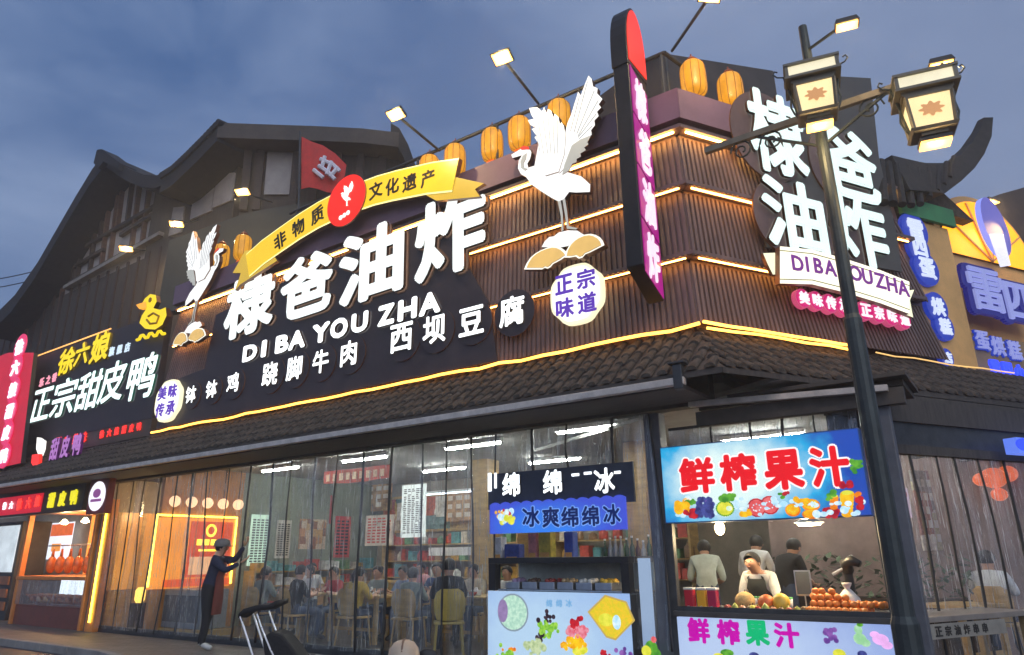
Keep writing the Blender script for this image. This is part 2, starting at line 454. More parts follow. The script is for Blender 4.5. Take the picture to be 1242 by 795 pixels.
acr_cool = E('lit_mint_white_acrylic', (0.80, 1.0, 0.97), 1.55, False, 0.15)
acr_big = E('lit_white_letter_face', (0.93, 1.0, 0.97), 1.15, True, 0.10, 3)
acr_side = M('letter_return_bronze', (0.10, 0.05, 0.03), 0.4, 0.5, 0.3)
plate_m = M('letter_back_plate', (0.075, 0.045, 0.035), 0.5, 0.2, 0.3)
plate_edge = M('copper_edge_trim', (0.20, 0.10, 0.06), 0.45, 0.5, 0.3)

# ------------------------------------------------------------------ ground
mb = MB(); mb.add([(-400, -200, 0), (400, -200, 0), (400, 500, 0), (-400, 500, 0)], [(0, 1, 2, 3)])
asphalt = M('wet_asphalt', (0.045, 0.045, 0.05), 0.5, 0, 0.4, 1.2, 0.3, bscale=60)
mb.build('road', asphalt, kind='structure')
pave_m = M('grey_paving', (0.13, 0.125, 0.12), 0.6, 0, 0.3, 1.8, 0.15)
n, l = pave_m.node_tree.nodes, pave_m.node_tree.links
bt = n.new('ShaderNodeTexBrick'); bt.inputs['Scale'].default_value = 1.6; bt.inputs['Mortar Size'].default_value = 0.012
bt.inputs['Color1'].default_value = (0.15, 0.14, 0.135, 1); bt.inputs['Color2'].default_value = (0.11, 0.105, 0.10, 1); bt.inputs['Mortar'].default_value = (0.04, 0.04, 0.04, 1)
tcn = n.new('ShaderNodeTexCoord'); l.new(tcn.outputs['Object'], bt.inputs['Vector']); l.new(bt.outputs['Color'], n['Principled BSDF'].inputs['Base Color'])
k0 = FL.atz(0, 781, 0.0)[1]                                # kerb line in front of the long facade
kc = (XC + 1.1, -1.6)
pv = [FL.w(-60, k0, 0), FL.w(-1.0, k0, 0), FL.w(XC + 0.4, -3.2, 0), FR.w(2.5, -3.3, 0), FR.w(60, -3.3, 0), FR.w(60, 9, 0), FL.w(XC, 9, 0), FL.w(-60, 9, 0)]
mb = MB(); nb = len(pv)
mb.v = [(p.x, p.y, 0.12) for p in pv] + [(p.x, p.y, -0.05) for p in pv]
mb.f = [list(range(nb))] + [[i, i + nb, (i + 1) % nb + nb, (i + 1) % nb] for i in range(nb)]; mb.mi = [0] * len(mb.f)
mb.build('pavement', pave_m, kind='structure', bevel=0.015)
mb = MB()
for i in range(4):
    a, b = pv[i], pv[i + 1]; d = (b - a).normalized(); nn = Vector((d.y, -d.x, 0))
    L_ = (b - a).length; t = 0.0
    while t < L_:
        e = min(L_, t + 0.98); p, q = a + d * t, a + d * e
        mb.hexa([(*(p + nn * 0.13).xy, -0.04), (*(q + nn * 0.13).xy, -0.04), (*(q + nn * 0.003).xy, -0.04), (*(p + nn * 0.003).xy, -0.04),
                 (*(p + nn * 0.13).xy, 0.125), (*(q + nn * 0.13).xy, 0.125), (*(q + nn * 0.003).xy, 0.125), (*(p + nn * 0.003).xy, 0.125)]); t += 1.0
mb.build('kerb', conc_m, kind='structure', bevel=0.012)

# ------------------------------------------------------------------ the corner restaurant building
bld = thing('restaurant_building', 'corner restaurant building with brown slatted upper storey, amber light strips and a tiled eave', 'building', FL, (XC, 0, 0))
Z0, Z1, Z2, Z3, ZP0, ZP1 = 4.05, 4.90, 5.85, 6.66, 6.78, 7.22
XLE = -2.72                                                # left end of the slatted storey
def l2(fr, x, y, z):                                       # a point of any frame in the building's (L) coordinates
    return FL.loc(fr.w(x, y, z))
def ribs(mb, fr, xa0, xa1, xb0, xb1, z0, z1, yt, yb, pitch=0.075, amp=0.028):
    """vertical slats between the top edge (xa0..xa1 at z1, depth yt) and the bottom edge (xb0..xb1 at z0, depth yb)"""
    n = int(abs(xb1 - xb0) / pitch); vs = []
    prof = [(0.0, 0), (0.52, 0), (0.60, 1), (0.92, 1)]
    for i in range(n):
        for q, a in prof:
            t = (i + q) / n
            vs.append(l2(fr, xb0 + (xb1 - xb0) * t, yb + amp * a, z0)); vs.append(l2(fr, xa0 + (xa1 - xa0) * t, yt + amp * a, z1))
    fs = [(2 * i, 2 * i + 2, 2 * i + 3, 2 * i + 1) for i in range(len(vs) // 2 - 1)]
    mb.add(vs, fs)
for (z0, z1) in ((Z0, Z1), (Z1, Z2), (Z2, Z3)):
    yb, yt = -0.15, -0.02
    mb = MB()
    ribs(mb, FL, XLE, XC - yt * T30, XLE, XC - yb * T30, z0, z1 - 0.03, yt, yb)
    mb.build('slat_cladding', clad, bld)
    mb = MB()
    xe1 = 4.35 - (z1 - Z0) * 0.22; xe0 = 4.35 - (z0 - Z0) * 0.22
    ribs(mb, FR, yt * T30, xe1, yb * T30, xe0, z0, z1 - 0.03, yt, yb)
    mb.build('slat_cladding', clad, bld)
# light strips tucked under the ledge above every tier
def strip(fr, x0, x1, y, z, r, m, wob=0.0, seg=0.35):
    n = max(2, int(abs(x1 - x0) / seg)); pts = []
    for i in range(n + 1):
        t = i / n; pts.append(l2(fr, x0 + (x1 - x0) * t, y + random.uniform(-wob, wob) * 0.5, z + random.uniform(-wob, wob)))
    MB().tube(pts, r, 6).build('light_strip', m, bld)
for z, nm in ((Z3, 1), (Z2, 1), (Z1, 1)):
    ledge = MB()
    yb = -0.16
    a = [l2(FL, XLE, -0.001, z + 0.012), l2(FL, XLE, yb, z + 0.012), l2(FL, XC - yb * T30, yb, z + 0.012), l2(FL, XC, -0.001, z + 0.012)]
    b = [(p[0], p[1], p[2] + 0.05) for p in a]
    ledge.hexa([a[1], a[2], a[3], a[0], b[1], b[2], b[3], b[0]])
    a = [l2(FR, 0, -0.001, z + 0.012), l2(FR, yb * T30, yb, z + 0.012), l2(FR, 4.1, yb, z + 0.012), l2(FR, 4.1, -0.001, z + 0.012)]
    b = [(p[0], p[1], p[2] + 0.05) for p in a]
    ledge.hexa([a[1], a[2], a[3], a[0], b[1], b[2], b[3], b[0]])
    ledge.build('ledge', clad, bld)
strip(FL, XLE + 0.1, 0.2, -0.115, Z3 - 0.012, 0.014, led_warm); strip(FL, 0.6, 3.0, -0.115, Z3 - 0.012, 0.014, led_warm)
strip(FL, 3.3, XC - 0.02, -0.115, Z3 - 0.012, 0.014, led_warm); strip(FR, 0.02, 0.80, -0.115, Z3 - 0.012, 0.014, led_warm); strip(FR, 1.05, 1.55, -0.115, Z3 - 0.012, 0.014, led_warm)
strip(FR, 3.6, 3.9, -0.115, Z3 - 0.012, 0.014, led_warm)
led_dim = E('dim_amber_led_strip', (1.0, 0.42, 0.09), 11.0, True, 0.5, 2.0)
strip(FL, XLE + 0.1, XC - 0.02, -0.115, Z2 - 0.012, 0.012, led_dim); strip(FR, 0.02, 1.4, -0.115, Z2 - 0.012, 0.014, led_dim); strip(FR, 3.0, 4.0, -0.115, Z2 - 0.012, 0.012, led_dim)
strip(FL, XLE + 0.1, XC - 0.02, -0.115, Z1 - 0.012, 0.010, led_dim); strip(FR, 0.02, 1.6, -0.115, Z1 - 0.012, 0.012, led_dim)
strip(FL, XLE - 0.1, XC + 0.10, -0.20, Z0 - 0.05, 0.020, led_soft, 0.018); strip(FR, -0.10, 2.45, -0.22, Z0 - 0.03, 0.020, led_soft, 0.01); strip(FR, -0.10, 2.2, -0.27, Z0 - 0.11, 0.018, led_soft, 0.012)
strip(FR, 2.7, 5.6, -0.24, Z0 - 0.10, 0.010, E('weak_amber_led_rope', (1.0, 0.6, 0.2), 1.0, False, 0.5, 2.0), 0.012)
# the box-gutter parapet on top
mb = MB()
for fr, x0, x1 in ((FL, XLE, XC), (FR, 0.0, 1.12)):
    y0 = -0.20
    xa = XC - y0 * T30 if fr is FL else y0 * T30
    if fr is FL: q = [(x0, y0), (xa, y0), (XC, 0.25), (x0, 0.25)]
    else: q = [(xa, y0), (x1, y0), (x1, 0.25), (0.0, 0.25)]
    mb.hexa([l2(fr, x, y, ZP0) for x, y in q] + [l2(fr, x, y, ZP1) for x, y in q])
mb.build('parapet', purple_m, bld)
mb = MB(); mb.box(XLE, XC - 0.05, 0.02, 5.8, Z0 - 0.35, 6.75); 
mb.add([l2(FR, 0.0, 0.02, 3.7), l2(FR, 4.4, 0.02, 3.7), l2(FR, 4.4, 5.5, 3.7), l2(FR, 0.0, 5.5, 3.7), l2(FR, 0.0, 0.02, 6.75), l2(FR, 4.0, 0.02, 6.75), l2(FR, 4.0, 5.5, 6.75), l2(FR, 0.0, 5.5, 6.75)], [(0, 1, 5, 4), (1, 2, 6, 5), (4, 5, 6, 7), (2, 3, 7, 6)])
mb.build('wall', clad, bld)
# dark upper wall set back behind the parapet on the side street
mb = MB(); wz = 8.95
q = [(0.62, 1.0), (3.05, 1.0), (3.05, 5.0), (-0.2, 5.0)]
mb.hexa([l2(FR, x, y, 6.7) for x, y in q] + [l2(FR, q[0][0], q[0][1], 8.92), l2(FR, q[1][0], q[1][1], 9.35), l2(FR, q[2][0], q[2][1], 9.35), l2(FR, q[3][0], q[3][1], 8.92)])
mb.build('upper_wall', M('dark_rooftop_sheeting', (0.07, 0.062, 0.058), 0.8, 0, 0.3, 2, 0.2), bld)
# rooftop rail with the posts that carry the floodlights
mb = MB(); zr = 8.03
mb.tube([(XLE + 3.5, 0.05, zr), (XC - 0.1, 0.05, zr)], 0.03)
mb.tube([(XC - 0.1, 0.05, zr), l2(FR, 0.55, 0.3, 8.05)], 0.03)
for x in (1.0, 2.6, 4.2, 5.9, 7.4, XC - 0.15): mb.tube([(x, 0.05, 6.9), (x, 0.05, zr)], 0.022)
mb.tube([l2(FR, 0.25, 0.4, 6.9), l2(FR, 0.25, 0.4, 8.25)], 0.03)
mb.build('roof_rail', dark_m, bld)

# tiled eave round the corner
def eave(fr, x0, x1, corner_at, side, name_parent, ztop=3.99, zbot=3.27, depth=0.95):
    mb = MB(); pitch = 0.17; base = MB()
    x = x0
    nx = int((x1 - x0) / pitch)
    for i in range(nx):
        xc = x0 + (i + 0.5) * pitch
        d0 = 0.0
        if side > 0 and xc > corner_at: d0 = (xc - corner_at) / T30
        if side < 0 and xc < corner_at: d0 = (corner_at - xc) / T30
        if d0 > depth - 0.05: continue
        nseg = 5
        for k in range(nseg):
            a = max(d0, depth * k / nseg); b = depth * (k + 1) / nseg + 0.02
            if b <= a + 0.02: continue
            r0, r1 = 0.048 + random.uniform(-.004, .004), 0.062 + random.uniform(-.006, .006)
            jit = random.uniform(-0.016, 0.016)
            pts = []
            for dd, rr, lift in ((a, r0, 0.0), (b, r1, 0.018)):
                zz = ztop + (zbot - ztop) * dd / depth
                ring = []
                for q in range(7):
                    t = math.pi * q / 6
                    ring.append(l2(fr, xc + jit + rr * math.cos(t), -dd, zz + lift + 0.75 * rr * math.sin(t) + 0.01))
                pts.append(ring)
            vs = pts[0] + pts[1]
            mb.add(vs, [(q, q + 1, q + 8, q + 7) for q in range(6)] + [tuple(range(13, 6, -1))])
    def zz(d): return ztop + (zbot - ztop) * d / depth
    if side > 0: cs = [(x0, 0), (corner_at, 0), (corner_at + depth * T30, depth), (x0, depth)]
    else: cs = [(corner_at, 0), (x1, 0), (x1, depth), (corner_at - depth * T30, depth)]
    lo = [l2(fr, x, -d, zz(d) - 0.06) for x, d in cs]; hi = [l2(fr, x, -d, zz(d)) for x, d in cs]
    order = [3, 2, 1, 0]
    base.hexa([lo[i] for i in order] + [hi[i] for i in order])
    o = mb.build('roof_tiles', tile_m, name_parent); b = base.build('eave_boarding', soffit_m, name_parent)
eave(FL, -10.2, XC + 0.55, XC, 1, bld)
eave(FR, -0.55, 7.4, 0.0, -1, bld)
# gutter, fascia, beams under the eave
mb = MB(); mb.box(-10.0, XC + 0.15, -0.99, -0.91, 3.145, 3.225); mb.build('gutter', steel_m, bld, bevel=0.01)
mb = MB(); mb.box(-10.0, XC + 0.1, -0.90, -0.13, 3.13, 3.17); mb.box(-10, XC + 0.1, -0.12, 0.06, 3.09, 3.7); mb.build('fascia', soffit_m, bld)
mb = MB(); mb.box(XC + 0.04, XC + 0.14, -1.0, -0.90, 3.10, 3.36); mb.box(XC + 0.0, XC + 0.18, -1.02, -0.88, 3.362, 3.39); mb.build('gutter_bracket', dark_m, bld, bevel=0.008)
g0, g1 = FL.at(836, 491, -0.12), FL.at(1043, 475, -0.12)
mb = MB(); mb.bar((g0[0], -0.12, g0[1]), (g1[0] + 0.25, -0.12, g1[1]), 0.07, 0.06); mb.build('gutter', steel_m, bld)
mb = MB()
mb.box(XC - 0.1, 10.85, -0.06, 0.06, 2.86, 3.02); mb.box(XC - 0.1, 10.85, 0.06, 0.9, 3.06, 3.12)
q = [(XC + 0.3, -0.12), (10.9, -0.12), (10.9, 0.9), (XC + 0.3, 0.9)]
mb.hexa([(x, y, 3.12) for x, y in q] + [(x, y, 3.16) for x, y in q]); mb.build('stall_canopy', soffit_m, bld)
RC = 1.0                                                   # the side-street curtain hangs 1.0 m in front of the slatted wall
mb = MB()
for z0, z1, ya, yb in ((2.86, 3.12, -1.04, -0.96), (2.50, 2.60, -1.05, -0.95), (3.12, 3.2, -0.95, -0.05)):
    q = [(0.75, ya), (8.0, ya), (8.0, yb), (0.75, yb)]
    mb.hexa([l2(FR, x, y, z0) for x, y in q] + [l2(FR, x, y, z1) for x, y in q])
for k in range(7):
    xq = 1.3 + k * 0.95
    q = [(xq, -0.95), (xq + 0.07, -0.95), (xq + 0.07, -0.1), (xq, -0.1)]
    mb.hexa([l2(FR, x, y, 2.62) for x, y in q] + [l2(FR, x, y, 2.8) for x, y in q])
mb.build('side_beam', soffit_m, bld)
mb = MB()
for z0, z1 in ((2.70, 2.86),):
    q = [(0.75, -1.0), (8.0, -1.0), (8.0, -0.98), (0.75, -0.98)]
    mb.hexa([l2(FR, x, y, 2.6) for x, y in q] + [l2(FR, x, y, 2.86) for x, y in q])
mb.build('fascia', dark_m, bld)
# columns
cpx = FL.at(795, 600)
for x, w in ((cpx[0], 0.2), (-4.75, 0.16), (10.62, 0.14)):
    mb = MB(); mb.box(x - w / 2, x + w / 2, 0.02, 0.02 + w, 0.12, 3.09); mb.build('column', M('dark_column_paint', (0.10, 0.105, 0.12), 0.5, 0, 0.3, 3, 0.1), bld, bevel=0.012)
# interior shell: floor, ceiling, back walls, partition
mb = MB(); mb.box(-4.7, 13.5, 0.12, 6.5, 0.12, 0.135); mb.build('floor', floor_m, bld)
mb = MB(); mb.box(-4.7, XC + 0.2, 0.08, 6.5, 3.35, 3.45); mb.build('ceiling', ceil_m, bld)
q = [(0.2, -0.94), (8.2, -0.94), (8.2, 5.0), (0.2, 5.0)]
mb = MB(); mb.hexa([l2(FR, x, y, 3.21) for x, y in q] + [l2(FR, x, y, 3.26) for x, y in q]); mb.build('ceiling', ceil_m, bld)
mb = MB(); mb.box(-4.7, 13.5, 6.2, 6.4, 0.135, 3.35); mb.build('interior_wall', wallin_m, bld)
mb = MB()
q = [(8.2, -0.9), (8.3, -0.9), (8.3, 5.0), (8.2, 5.0)]
mb.hexa([l2(FR, x, y, 0.13) for x, y in q] + [l2(FR, x, y, 3.2) for x, y in q]); mb.build('interior_wall', wallin_m, bld)
mb = MB(); mb.box(-2.75, -2.65, 0.15, 2.0, 0.135, 3.35); mb.build('interior_wall', M('amber_wall_panel', (0.45, 0.20, 0.06), 0.6, 0, 0.3, 2), bld)
mb = MB(); mb.box(-2.75, -2.652, 2.003, 6.2, 0.135, 3.35); mb.build('interior_wall', M('pale_green_wall', (0.20, 0.22, 0.17), 0.7, 0, 0.3, 1.5), bld)
mb = MB(); mb.box(-4.66, -4.58, 0.1, 6.2, 0.135, 3.2); mb.build('interior_wall', wallin_m, bld)
MB().box(2.6, 3.0, 3.6, 4.0, 0.135, 3.35).build('interior_column', wood_m, bld); MB().box(6.5, 6.85, 2.6, 2.95, 0.135, 3.35).build('interior_column', wood_m, bld)
# ceiling tubes
for x, y in ((-0.9, 1.6), (-0.9, 3.9), (1.6, 1.6), (1.6, 3.9), (4.2, 1.6), (4.2, 4.2), (6.6, 1.4), (6.6, 4.2), (8.6, 3.0), (11.3, 4.4)):
    mb = MB(); mb.box(x - 0.62, x + 0.62, y - 0.05, y + 0.05, 3.28 if x < 8 else 3.14, 3.345 if x < 8 else 3.2)
    f = mb.build('light_fitting', white_m, bld)
    zt = 3.255 if x < 8 else 3.115
    MB().tube([(x - 0.58, y, zt), (x + 0.58, y, zt)], 0.016).build('tube', tube_white, f)
# ------------------------------------------------------------------ main sign board and channel letters on the long facade
SGY = -0.19                                                # front of the dark board
bd = thing('sign_board', 'long dark backing board behind the white letters on the street facade', 'sign board', FL, (1.9, SGY, 4.15))
p = [FL.at(213, 425, SGY), FL.at(199, 525, SGY), FL.at(640, 435, SGY), FL.at(625, 355, SGY), FL.at(588, 268, SGY), FL.at(420, 300, SGY), FL.at(300, 345, SGY)]
zt = 5.86
MB().prism([(XLE + 0.05, 4.06), (6.05, 4.06), (5.9, 4.95), (5.55, 5.55), (XLE + 0.05, 5.0)], SGY, -0.165).build('panel', board_m, bd)
MB().prism([(-1.2, 4.97), (5.5, 5.52), (5.62, 6.35), (4.9, 6.6), (2.0, 6.5), (-1.0, 6.2)], SGY + 0.002, -0.18).build('upper_panel', board_m, bd)

LY = -0.30
big = thing('shop_name_sign', 'four large white lit channel letters 棣爸油炸 along the street facade', 'sign', FL, (2.4, LY, 5.7))
for ch, px, py, hp, wp in (('棣', 300, 369, 71, 58), ('爸', 369, 345, 74, 62), ('油', 447, 318, 88, 78), ('炸', 543, 283, 97, 86)):
    x, z, h = spot(FL, px, py, hp, LY); w = wid(FL, px, py, wp, LY)
    mb = MB(); put_char(mb, ch, x, z, h, LY + 0.03, 0.06, w=w, bold=0.040, n=10, rot=0.02)
    c = mb.build('letter', [acr_big, acr_side], big)
    mb = MB(); put_char(mb, ch, x + 0.012, z - 0.01, h * 1.03, LY + 0.105, 0.02, w=w * 1.03, bold=0.058, n=10, m=0, ms=0, rot=0.02)
    mb.build('back_plate', plate_edge, c)
pin = thing('latin_letter_sign', 'white lit capitals DI BA YOU ZHA under the big street facade letters', 'sign', FL, (1.9, LY, 5.2))
word = [('D', 303, 428, 21, 17), ('I', 320, 423, 22, 6), ('B', 342, 417, 23, 16), ('A', 360, 412, 24, 20), ('Y', 389, 404, 25, 21), ('O', 411, 398, 26, 21), ('U', 436, 391, 26, 20), ('Z', 468, 382, 27, 20), ('H', 494, 375, 28, 23), ('A', 521, 368, 29, 26)]
for ch, px, py, hp, wp in word:
    x, z, h = spot(FL, px, py, hp * 0.92, LY + 0.05); 
    put_char(mb := MB(), ch, x, z, h, LY + 0.05, 0.05, w=wid(FL, px, py, wp, LY + 0.05), bold=0.05, n=8, rot=0.0)
    mb.build('letter', [acr_white, acr_side], pin)
dish = thing('dish_name_sign', 'row of small white lit characters on round plates naming dishes along the facade', 'sign', FL, (1.8, LY, 4.5))
for ch, px, py, hp in (('钵', 233, 479, 20), ('钵', 258, 472.5, 21), ('鸡', 284, 464.5, 23), ('跷', 329, 454, 28), ('脚', 358.5, 447, 28), ('牛', 390.5, 439, 28), ('肉', 424.5, 429, 30), ('西', 488, 410, 34), ('坝', 528, 400, 34), ('豆', 573, 390, 34), ('腐', 622, 378, 36)):
    x, z, h = spot(FL, px, py, hp, LY + 0.08)
    mb = MB(); mb.disc(x + 0.02, z - 0.02, h * 0.78, LY + 0.085, SGY - 0.004, 28, 0, 1); pl = mb.build('plate', [board_m, plate_edge], dish)
    mb = MB(); put_char(mb, ch, x, z, h, LY + 0.05, 0.034, bold=0.028, n=6); mb.build('letter', [acr_white, acr_side], pl)

# ------------------------------------------------------------------ lit badges with four characters
def badge(fr, px, py, wp, hp, y, words, label, tint, nseg=40):
    x, z, h = spot(fr, px, py, hp, y); w = wid(fr, px, py, wp, y)
    t = thing('badge_sign', label, 'sign', fr, (x, y, z - h / 2))
    def outl(k):
        r = []
        for i in range(nseg):
            a = 2 * math.pi * i / nseg
            s = 1.0 + 0.10 * abs(math.cos(2 * a)) ** 3 - 0.05 * abs(math.cos(4 * a))
            ca, sa = math.cos(a), math.sin(a)
            r.append((x + k * w / 2 * s * abs(ca) ** 0.72 * (1 if ca > 0 else -1) * 0.94, z + k * h / 2 * s * abs(sa) ** 0.72 * (1 if sa > 0 else -1) * 0.94))
        return r
    MB().prism(outl(1.08), y + 0.012, y + 0.09).build('edge', E('lit_cream_edge', (1, 0.95, 0.62), 1.0, False), t)
    MB().prism(outl(0.97), y, y + 0.011, 0, 0).build('face', E('lit_white_badge_face', (1, 1, 0.95), 1.25, False, 0.08), t)
    mb = MB(); k = 0.37
    for i, ch in enumerate(words):
        put_char(mb, ch, x + (-1, 1)[i % 2] * w * 0.225, z + (1, -1)[i // 2] * h * 0.215, h * k * 0.95, y - 0.012, 0.012, w=w * k, bold=0.03, n=6, m=0, ms=0)
    mb.build('lettering', tint, t)
violet = E('violet_print', (0.16, 0.06, 0.55), 0.55, False, base=(0.1, 0.04, 0.4))
badge(FL, 698, 356, 60, 68, LY, '正宗味道', 'scalloped white lit badge with violet characters 正宗味道 under the larger crane', violet)
badge(FL, 202, 486, 27, 46, LY, '美味传承', 'small white lit badge with violet characters at the left end of the dish row', violet)

# ------------------------------------------------------------------ crane emblems
def cz(x, y): return (620 + x * 0.3271, 80 + y * 0.3271)
CR = {}
CR['body'] = [(0, 330), (30, 312), (48, 300), (66, 303), (75, 322), (70, 345), (60, 362), (63, 378), (95, 368), (130, 350), (180, 370), (210, 395), (260, 410), (293, 440), (292, 468), (240, 470), (215, 468), (195, 495), (175, 503), (150, 490), (110, 465), (75, 440), (55, 412), (36, 402), (25, 380), (28, 352), (40, 332), (30, 335), (5, 342)]
CR['wing_a'] = [(88, 385), (130, 410), (180, 395), (200, 330), (205, 260), (198, 225), (190, 212), (184, 220), (178, 192), (165, 182), (160, 195), (152, 170), (140, 164), (136, 178), (125, 158), (118, 172), (100, 157), (84, 158), (70, 160), (78, 185), (88, 200), (65, 205), (75, 222), (92, 232), (80, 238), (97, 262), (90, 268), (105, 292), (98, 330)]
CR['wing_b'] = [(180, 400), (185, 330), (200, 260), (210, 215), (225, 180), (240, 130), (250, 98), (260, 112), (275, 70), (288, 38), (300, 50), (305, 78), (322, 85), (320, 104), (340, 125), (326, 145), (335, 156), (320, 172), (326, 188), (310, 205), (312, 222), (298, 240), (300, 258), (270, 275), (240, 290), (225, 310), (215, 340), (205, 375)]
CR['underwing'] = [(213, 345), (230, 300), (262, 278), (302, 262), (288, 288), (292, 296), (276, 308), (282, 318), (262, 330), (264, 342), (248, 350), (248, 362), (232, 368), (222, 392), (195, 408), (203, 372)]
CR['leg_a'] = [(171, 496), (183, 496), (191, 545), (194, 610), (186, 614), (184, 560)]
CR['leg_b'] = [(189, 493), (199, 491), (207, 540), (213, 594), (246, 602), (240, 607), (206, 604), (200, 560)]
CR['mound'] = [(112, 672), (124, 650), (140, 635), (158, 632), (175, 618), (210, 610), (245, 611), (262, 622), (280, 632), (250, 645), (210, 668), (180, 674)]
CR['fan_a'] = [(52, 758), (60, 738), (75, 715), (92, 700), (112, 688), (136, 678), (160, 672), (180, 674), (195, 681), (206, 690), (216, 703), (190, 722), (160, 738), (150, 750), (140, 755), (128, 752), (120, 758)]
CR['fan_b'] = [(205, 716), (210, 694), (224, 668), (240, 652), (258, 640), (280, 631), (302, 628), (320, 632), (336, 641), (347, 654), (353, 670), (300, 697), (282, 704), (272, 716), (258, 720), (246, 712), (225, 716)]
CR['crown'] = [(34, 306), (48, 298), (66, 302), (70, 312), (58, 311), (40, 313)]
CR['neck_grey'] = [(44, 335), (58, 325), (56, 345), (47, 362), (48, 378), (62, 383), (52, 390), (38, 380), (36, 356)]  # grey stripe drawn down the neck
CY = -0.36
CRL = {k: [FL.at(*cz(*q), CY) for q in v] for k, v in CR.items()}
cx0, cz0 = FL.at(676, 221, CY)
lit_bird = E('lit_white_bird_face', (1, 1, 0.97), 0.98, True, 0.1)
lit_dim = E('lit_grey_feather', (0.55, 0.55, 0.5), 0.7, False)
lit_gold = E('lit_gold_fan', (0.95, 0.60, 0.18), 0.75, False, 0.2, 8)
lit_cream = E('lit_cream_fan_rim', (1, 0.96, 0.8), 1.1, False)
lit_redcap = E('red_crown_patch', (0.9, 0.06, 0.03), 0.9, False)
feather_line = M('grey_feather_line', (0.35, 0.36, 0.36), 0.6)  # plain grey lines drawn along the feathers
def shrink(poly, k):
    cx = sum(p[0] for p in poly) / len(poly); cy = sum(p[1] for p in poly) / len(poly)
    return [(cx + (a - cx) * k, cy + (b - cy) * k) for a, b in poly]
def crane(fr, label, x0, z0, sx, sz, y):
    T = lambda poly: [(x0 + (a - cx0) * sx, z0 + (b - cz0) * sz) for a, b in poly]
    zb = min(q[1] for q in T(CRL['fan_a']))
    t = thing('crane_sign', label, 'sign', fr, (x0, y, zb))
    def part(nm, key, ya, yb, m, par=t, k=1.0):
        return MB().prism(shrink(T(CRL[key]), k), y + ya, y + yb, 0, 1).build(nm, [m, plate_edge], par)
    bo = part('bird_body', 'body', 0.0, 0.08, lit_bird)
    part('wing', 'wing_a', -0.025, 0.06, lit_bird); part('wing', 'wing_b', -0.012, 0.07, lit_bird)
    part('feathers', 'underwing', -0.04, -0.027, lit_dim, bo)
    part('red_crown', 'crown', -0.012, -0.001, lit_redcap, bo); part('neck_stripe', 'neck_grey', -0.01, -0.001, lit_dim, bo)
    mb = MB()
    for (a, b, c, d) in ((120, 180, 140, 330), (140, 180, 152, 330), (158, 190, 165, 330), (176, 205, 175, 330), (100, 185, 125, 330), (85, 205, 112, 325)):
        q = T([FL.at(*cz(a, b), CY), FL.at(*cz(c, d), CY)]); mb.bar((q[0][0], y - 0.027, q[0][1]), (q[1][0], y - 0.027, q[1][1]), 0.014, 0.004)
    for (a, b, c, d) in ((285, 60, 235, 250), (310, 95, 245, 255), (325, 130, 250, 262), (318, 180, 250, 268), (255, 115, 222, 245), (303, 225, 252, 275)):
        q = T([FL.at(*cz(a, b), CY), FL.at(*cz(c, d), CY)]); mb.bar((q[0][0], y - 0.014, q[0][1]), (q[1][0], y - 0.014, q[1][1]), 0.014, 0.004)
    mb.build('feather_lines', feather_line, bo)
    part('leg', 'leg_a', 0.0, 0.05, lit_dim); part('leg', 'leg_b', 0.003, 0.053, lit_dim)
    part('rock', 'mound', 0.004, 0.08, lit_bird)
    for nm, ya in (('fan_a', -0.03), ('fan_b', -0.05)):
        f = part('fan', nm, ya, 0.06, lit_cream); part('fan_leaf', nm, ya - 0.012, ya - 0.001, lit_gold, f, 0.86)
crane(FL, 'larger white lit crane emblem standing on two golden fans, nearer the building corner', cx0, cz0, 1, 1, CY)
xl, zl = FL.at(242, 349, CY)
crane(FL, 'smaller-looking mirrored crane emblem beside the letter 棣, next to the duck shop sign', xl, zl, -0.93, 0.98, CY)

# ------------------------------------------------------------------ arched yellow ribbon with the round red emblem
RY = -0.42
rib = thing('ribbon_sign', 'arched yellow lit ribbon with black characters and a round red crane medallion', 'sign', FL, (2.0, RY, 6.6))
ctr = [(300, 322), (318, 306), (339, 291), (362, 275), (385, 261), (419, 244), (455, 231), (478, 225), (497, 221), (520, 216), (552, 212)]
pts = [FL.at(*q, RY) for q in ctr]
hh = 0.25
def ribpoly(ps, h):
    up, lo = [], []
    for i, p_ in enumerate(ps):
        a, b = ps[max(0, i - 1)], ps[min(len(ps) - 1, i + 1)]; d = Vector((b[0] - a[0], b[1] - a[1])).normalized(); nx, nz = -d.y, d.x
        up.append((p_[0] + nx * h, p_[1] + nz * h)); lo.append((p_[0] - nx * h, p_[1] - nz * h))
    return up + lo[::-1]
lit_yel = E('lit_yellow_ribbon', (1.0, 0.62, 0.02), 0.9, True, 0.12, 3)
lit_ydk = E('lit_ribbon_tail', (0.85, 0.55, 0.05), 0.7, False, 0.15, 3)
lit_rim = E('lit_ribbon_rim', (1, 0.9, 0.35), 1.3, False)
MB().prism(ribpoly(pts, hh + 0.03), RY + 0.011, RY + 0.1, 0, 1).build('ribbon_edge', [lit_rim, plate_edge], rib)
rb = MB().prism(ribpoly(pts, hh), RY, RY + 0.01).build('ribbon', lit_yel, rib)
for q in ([(296, 304), (325, 300), (335, 316), (290, 345), (284, 352), (291, 331), (281, 331)], [(540, 212), (586, 222), (575, 229), (581, 238), (528, 243), (515, 236)]):
    MB().prism([FL.at(*a, RY) for a in q], RY + 0.02, RY + 0.09, 0, 1).build('ribbon_tail', [lit_ydk, plate_edge], rib)
black_ink = M('black_print', (0.02, 0.016, 0.012), 0.5)
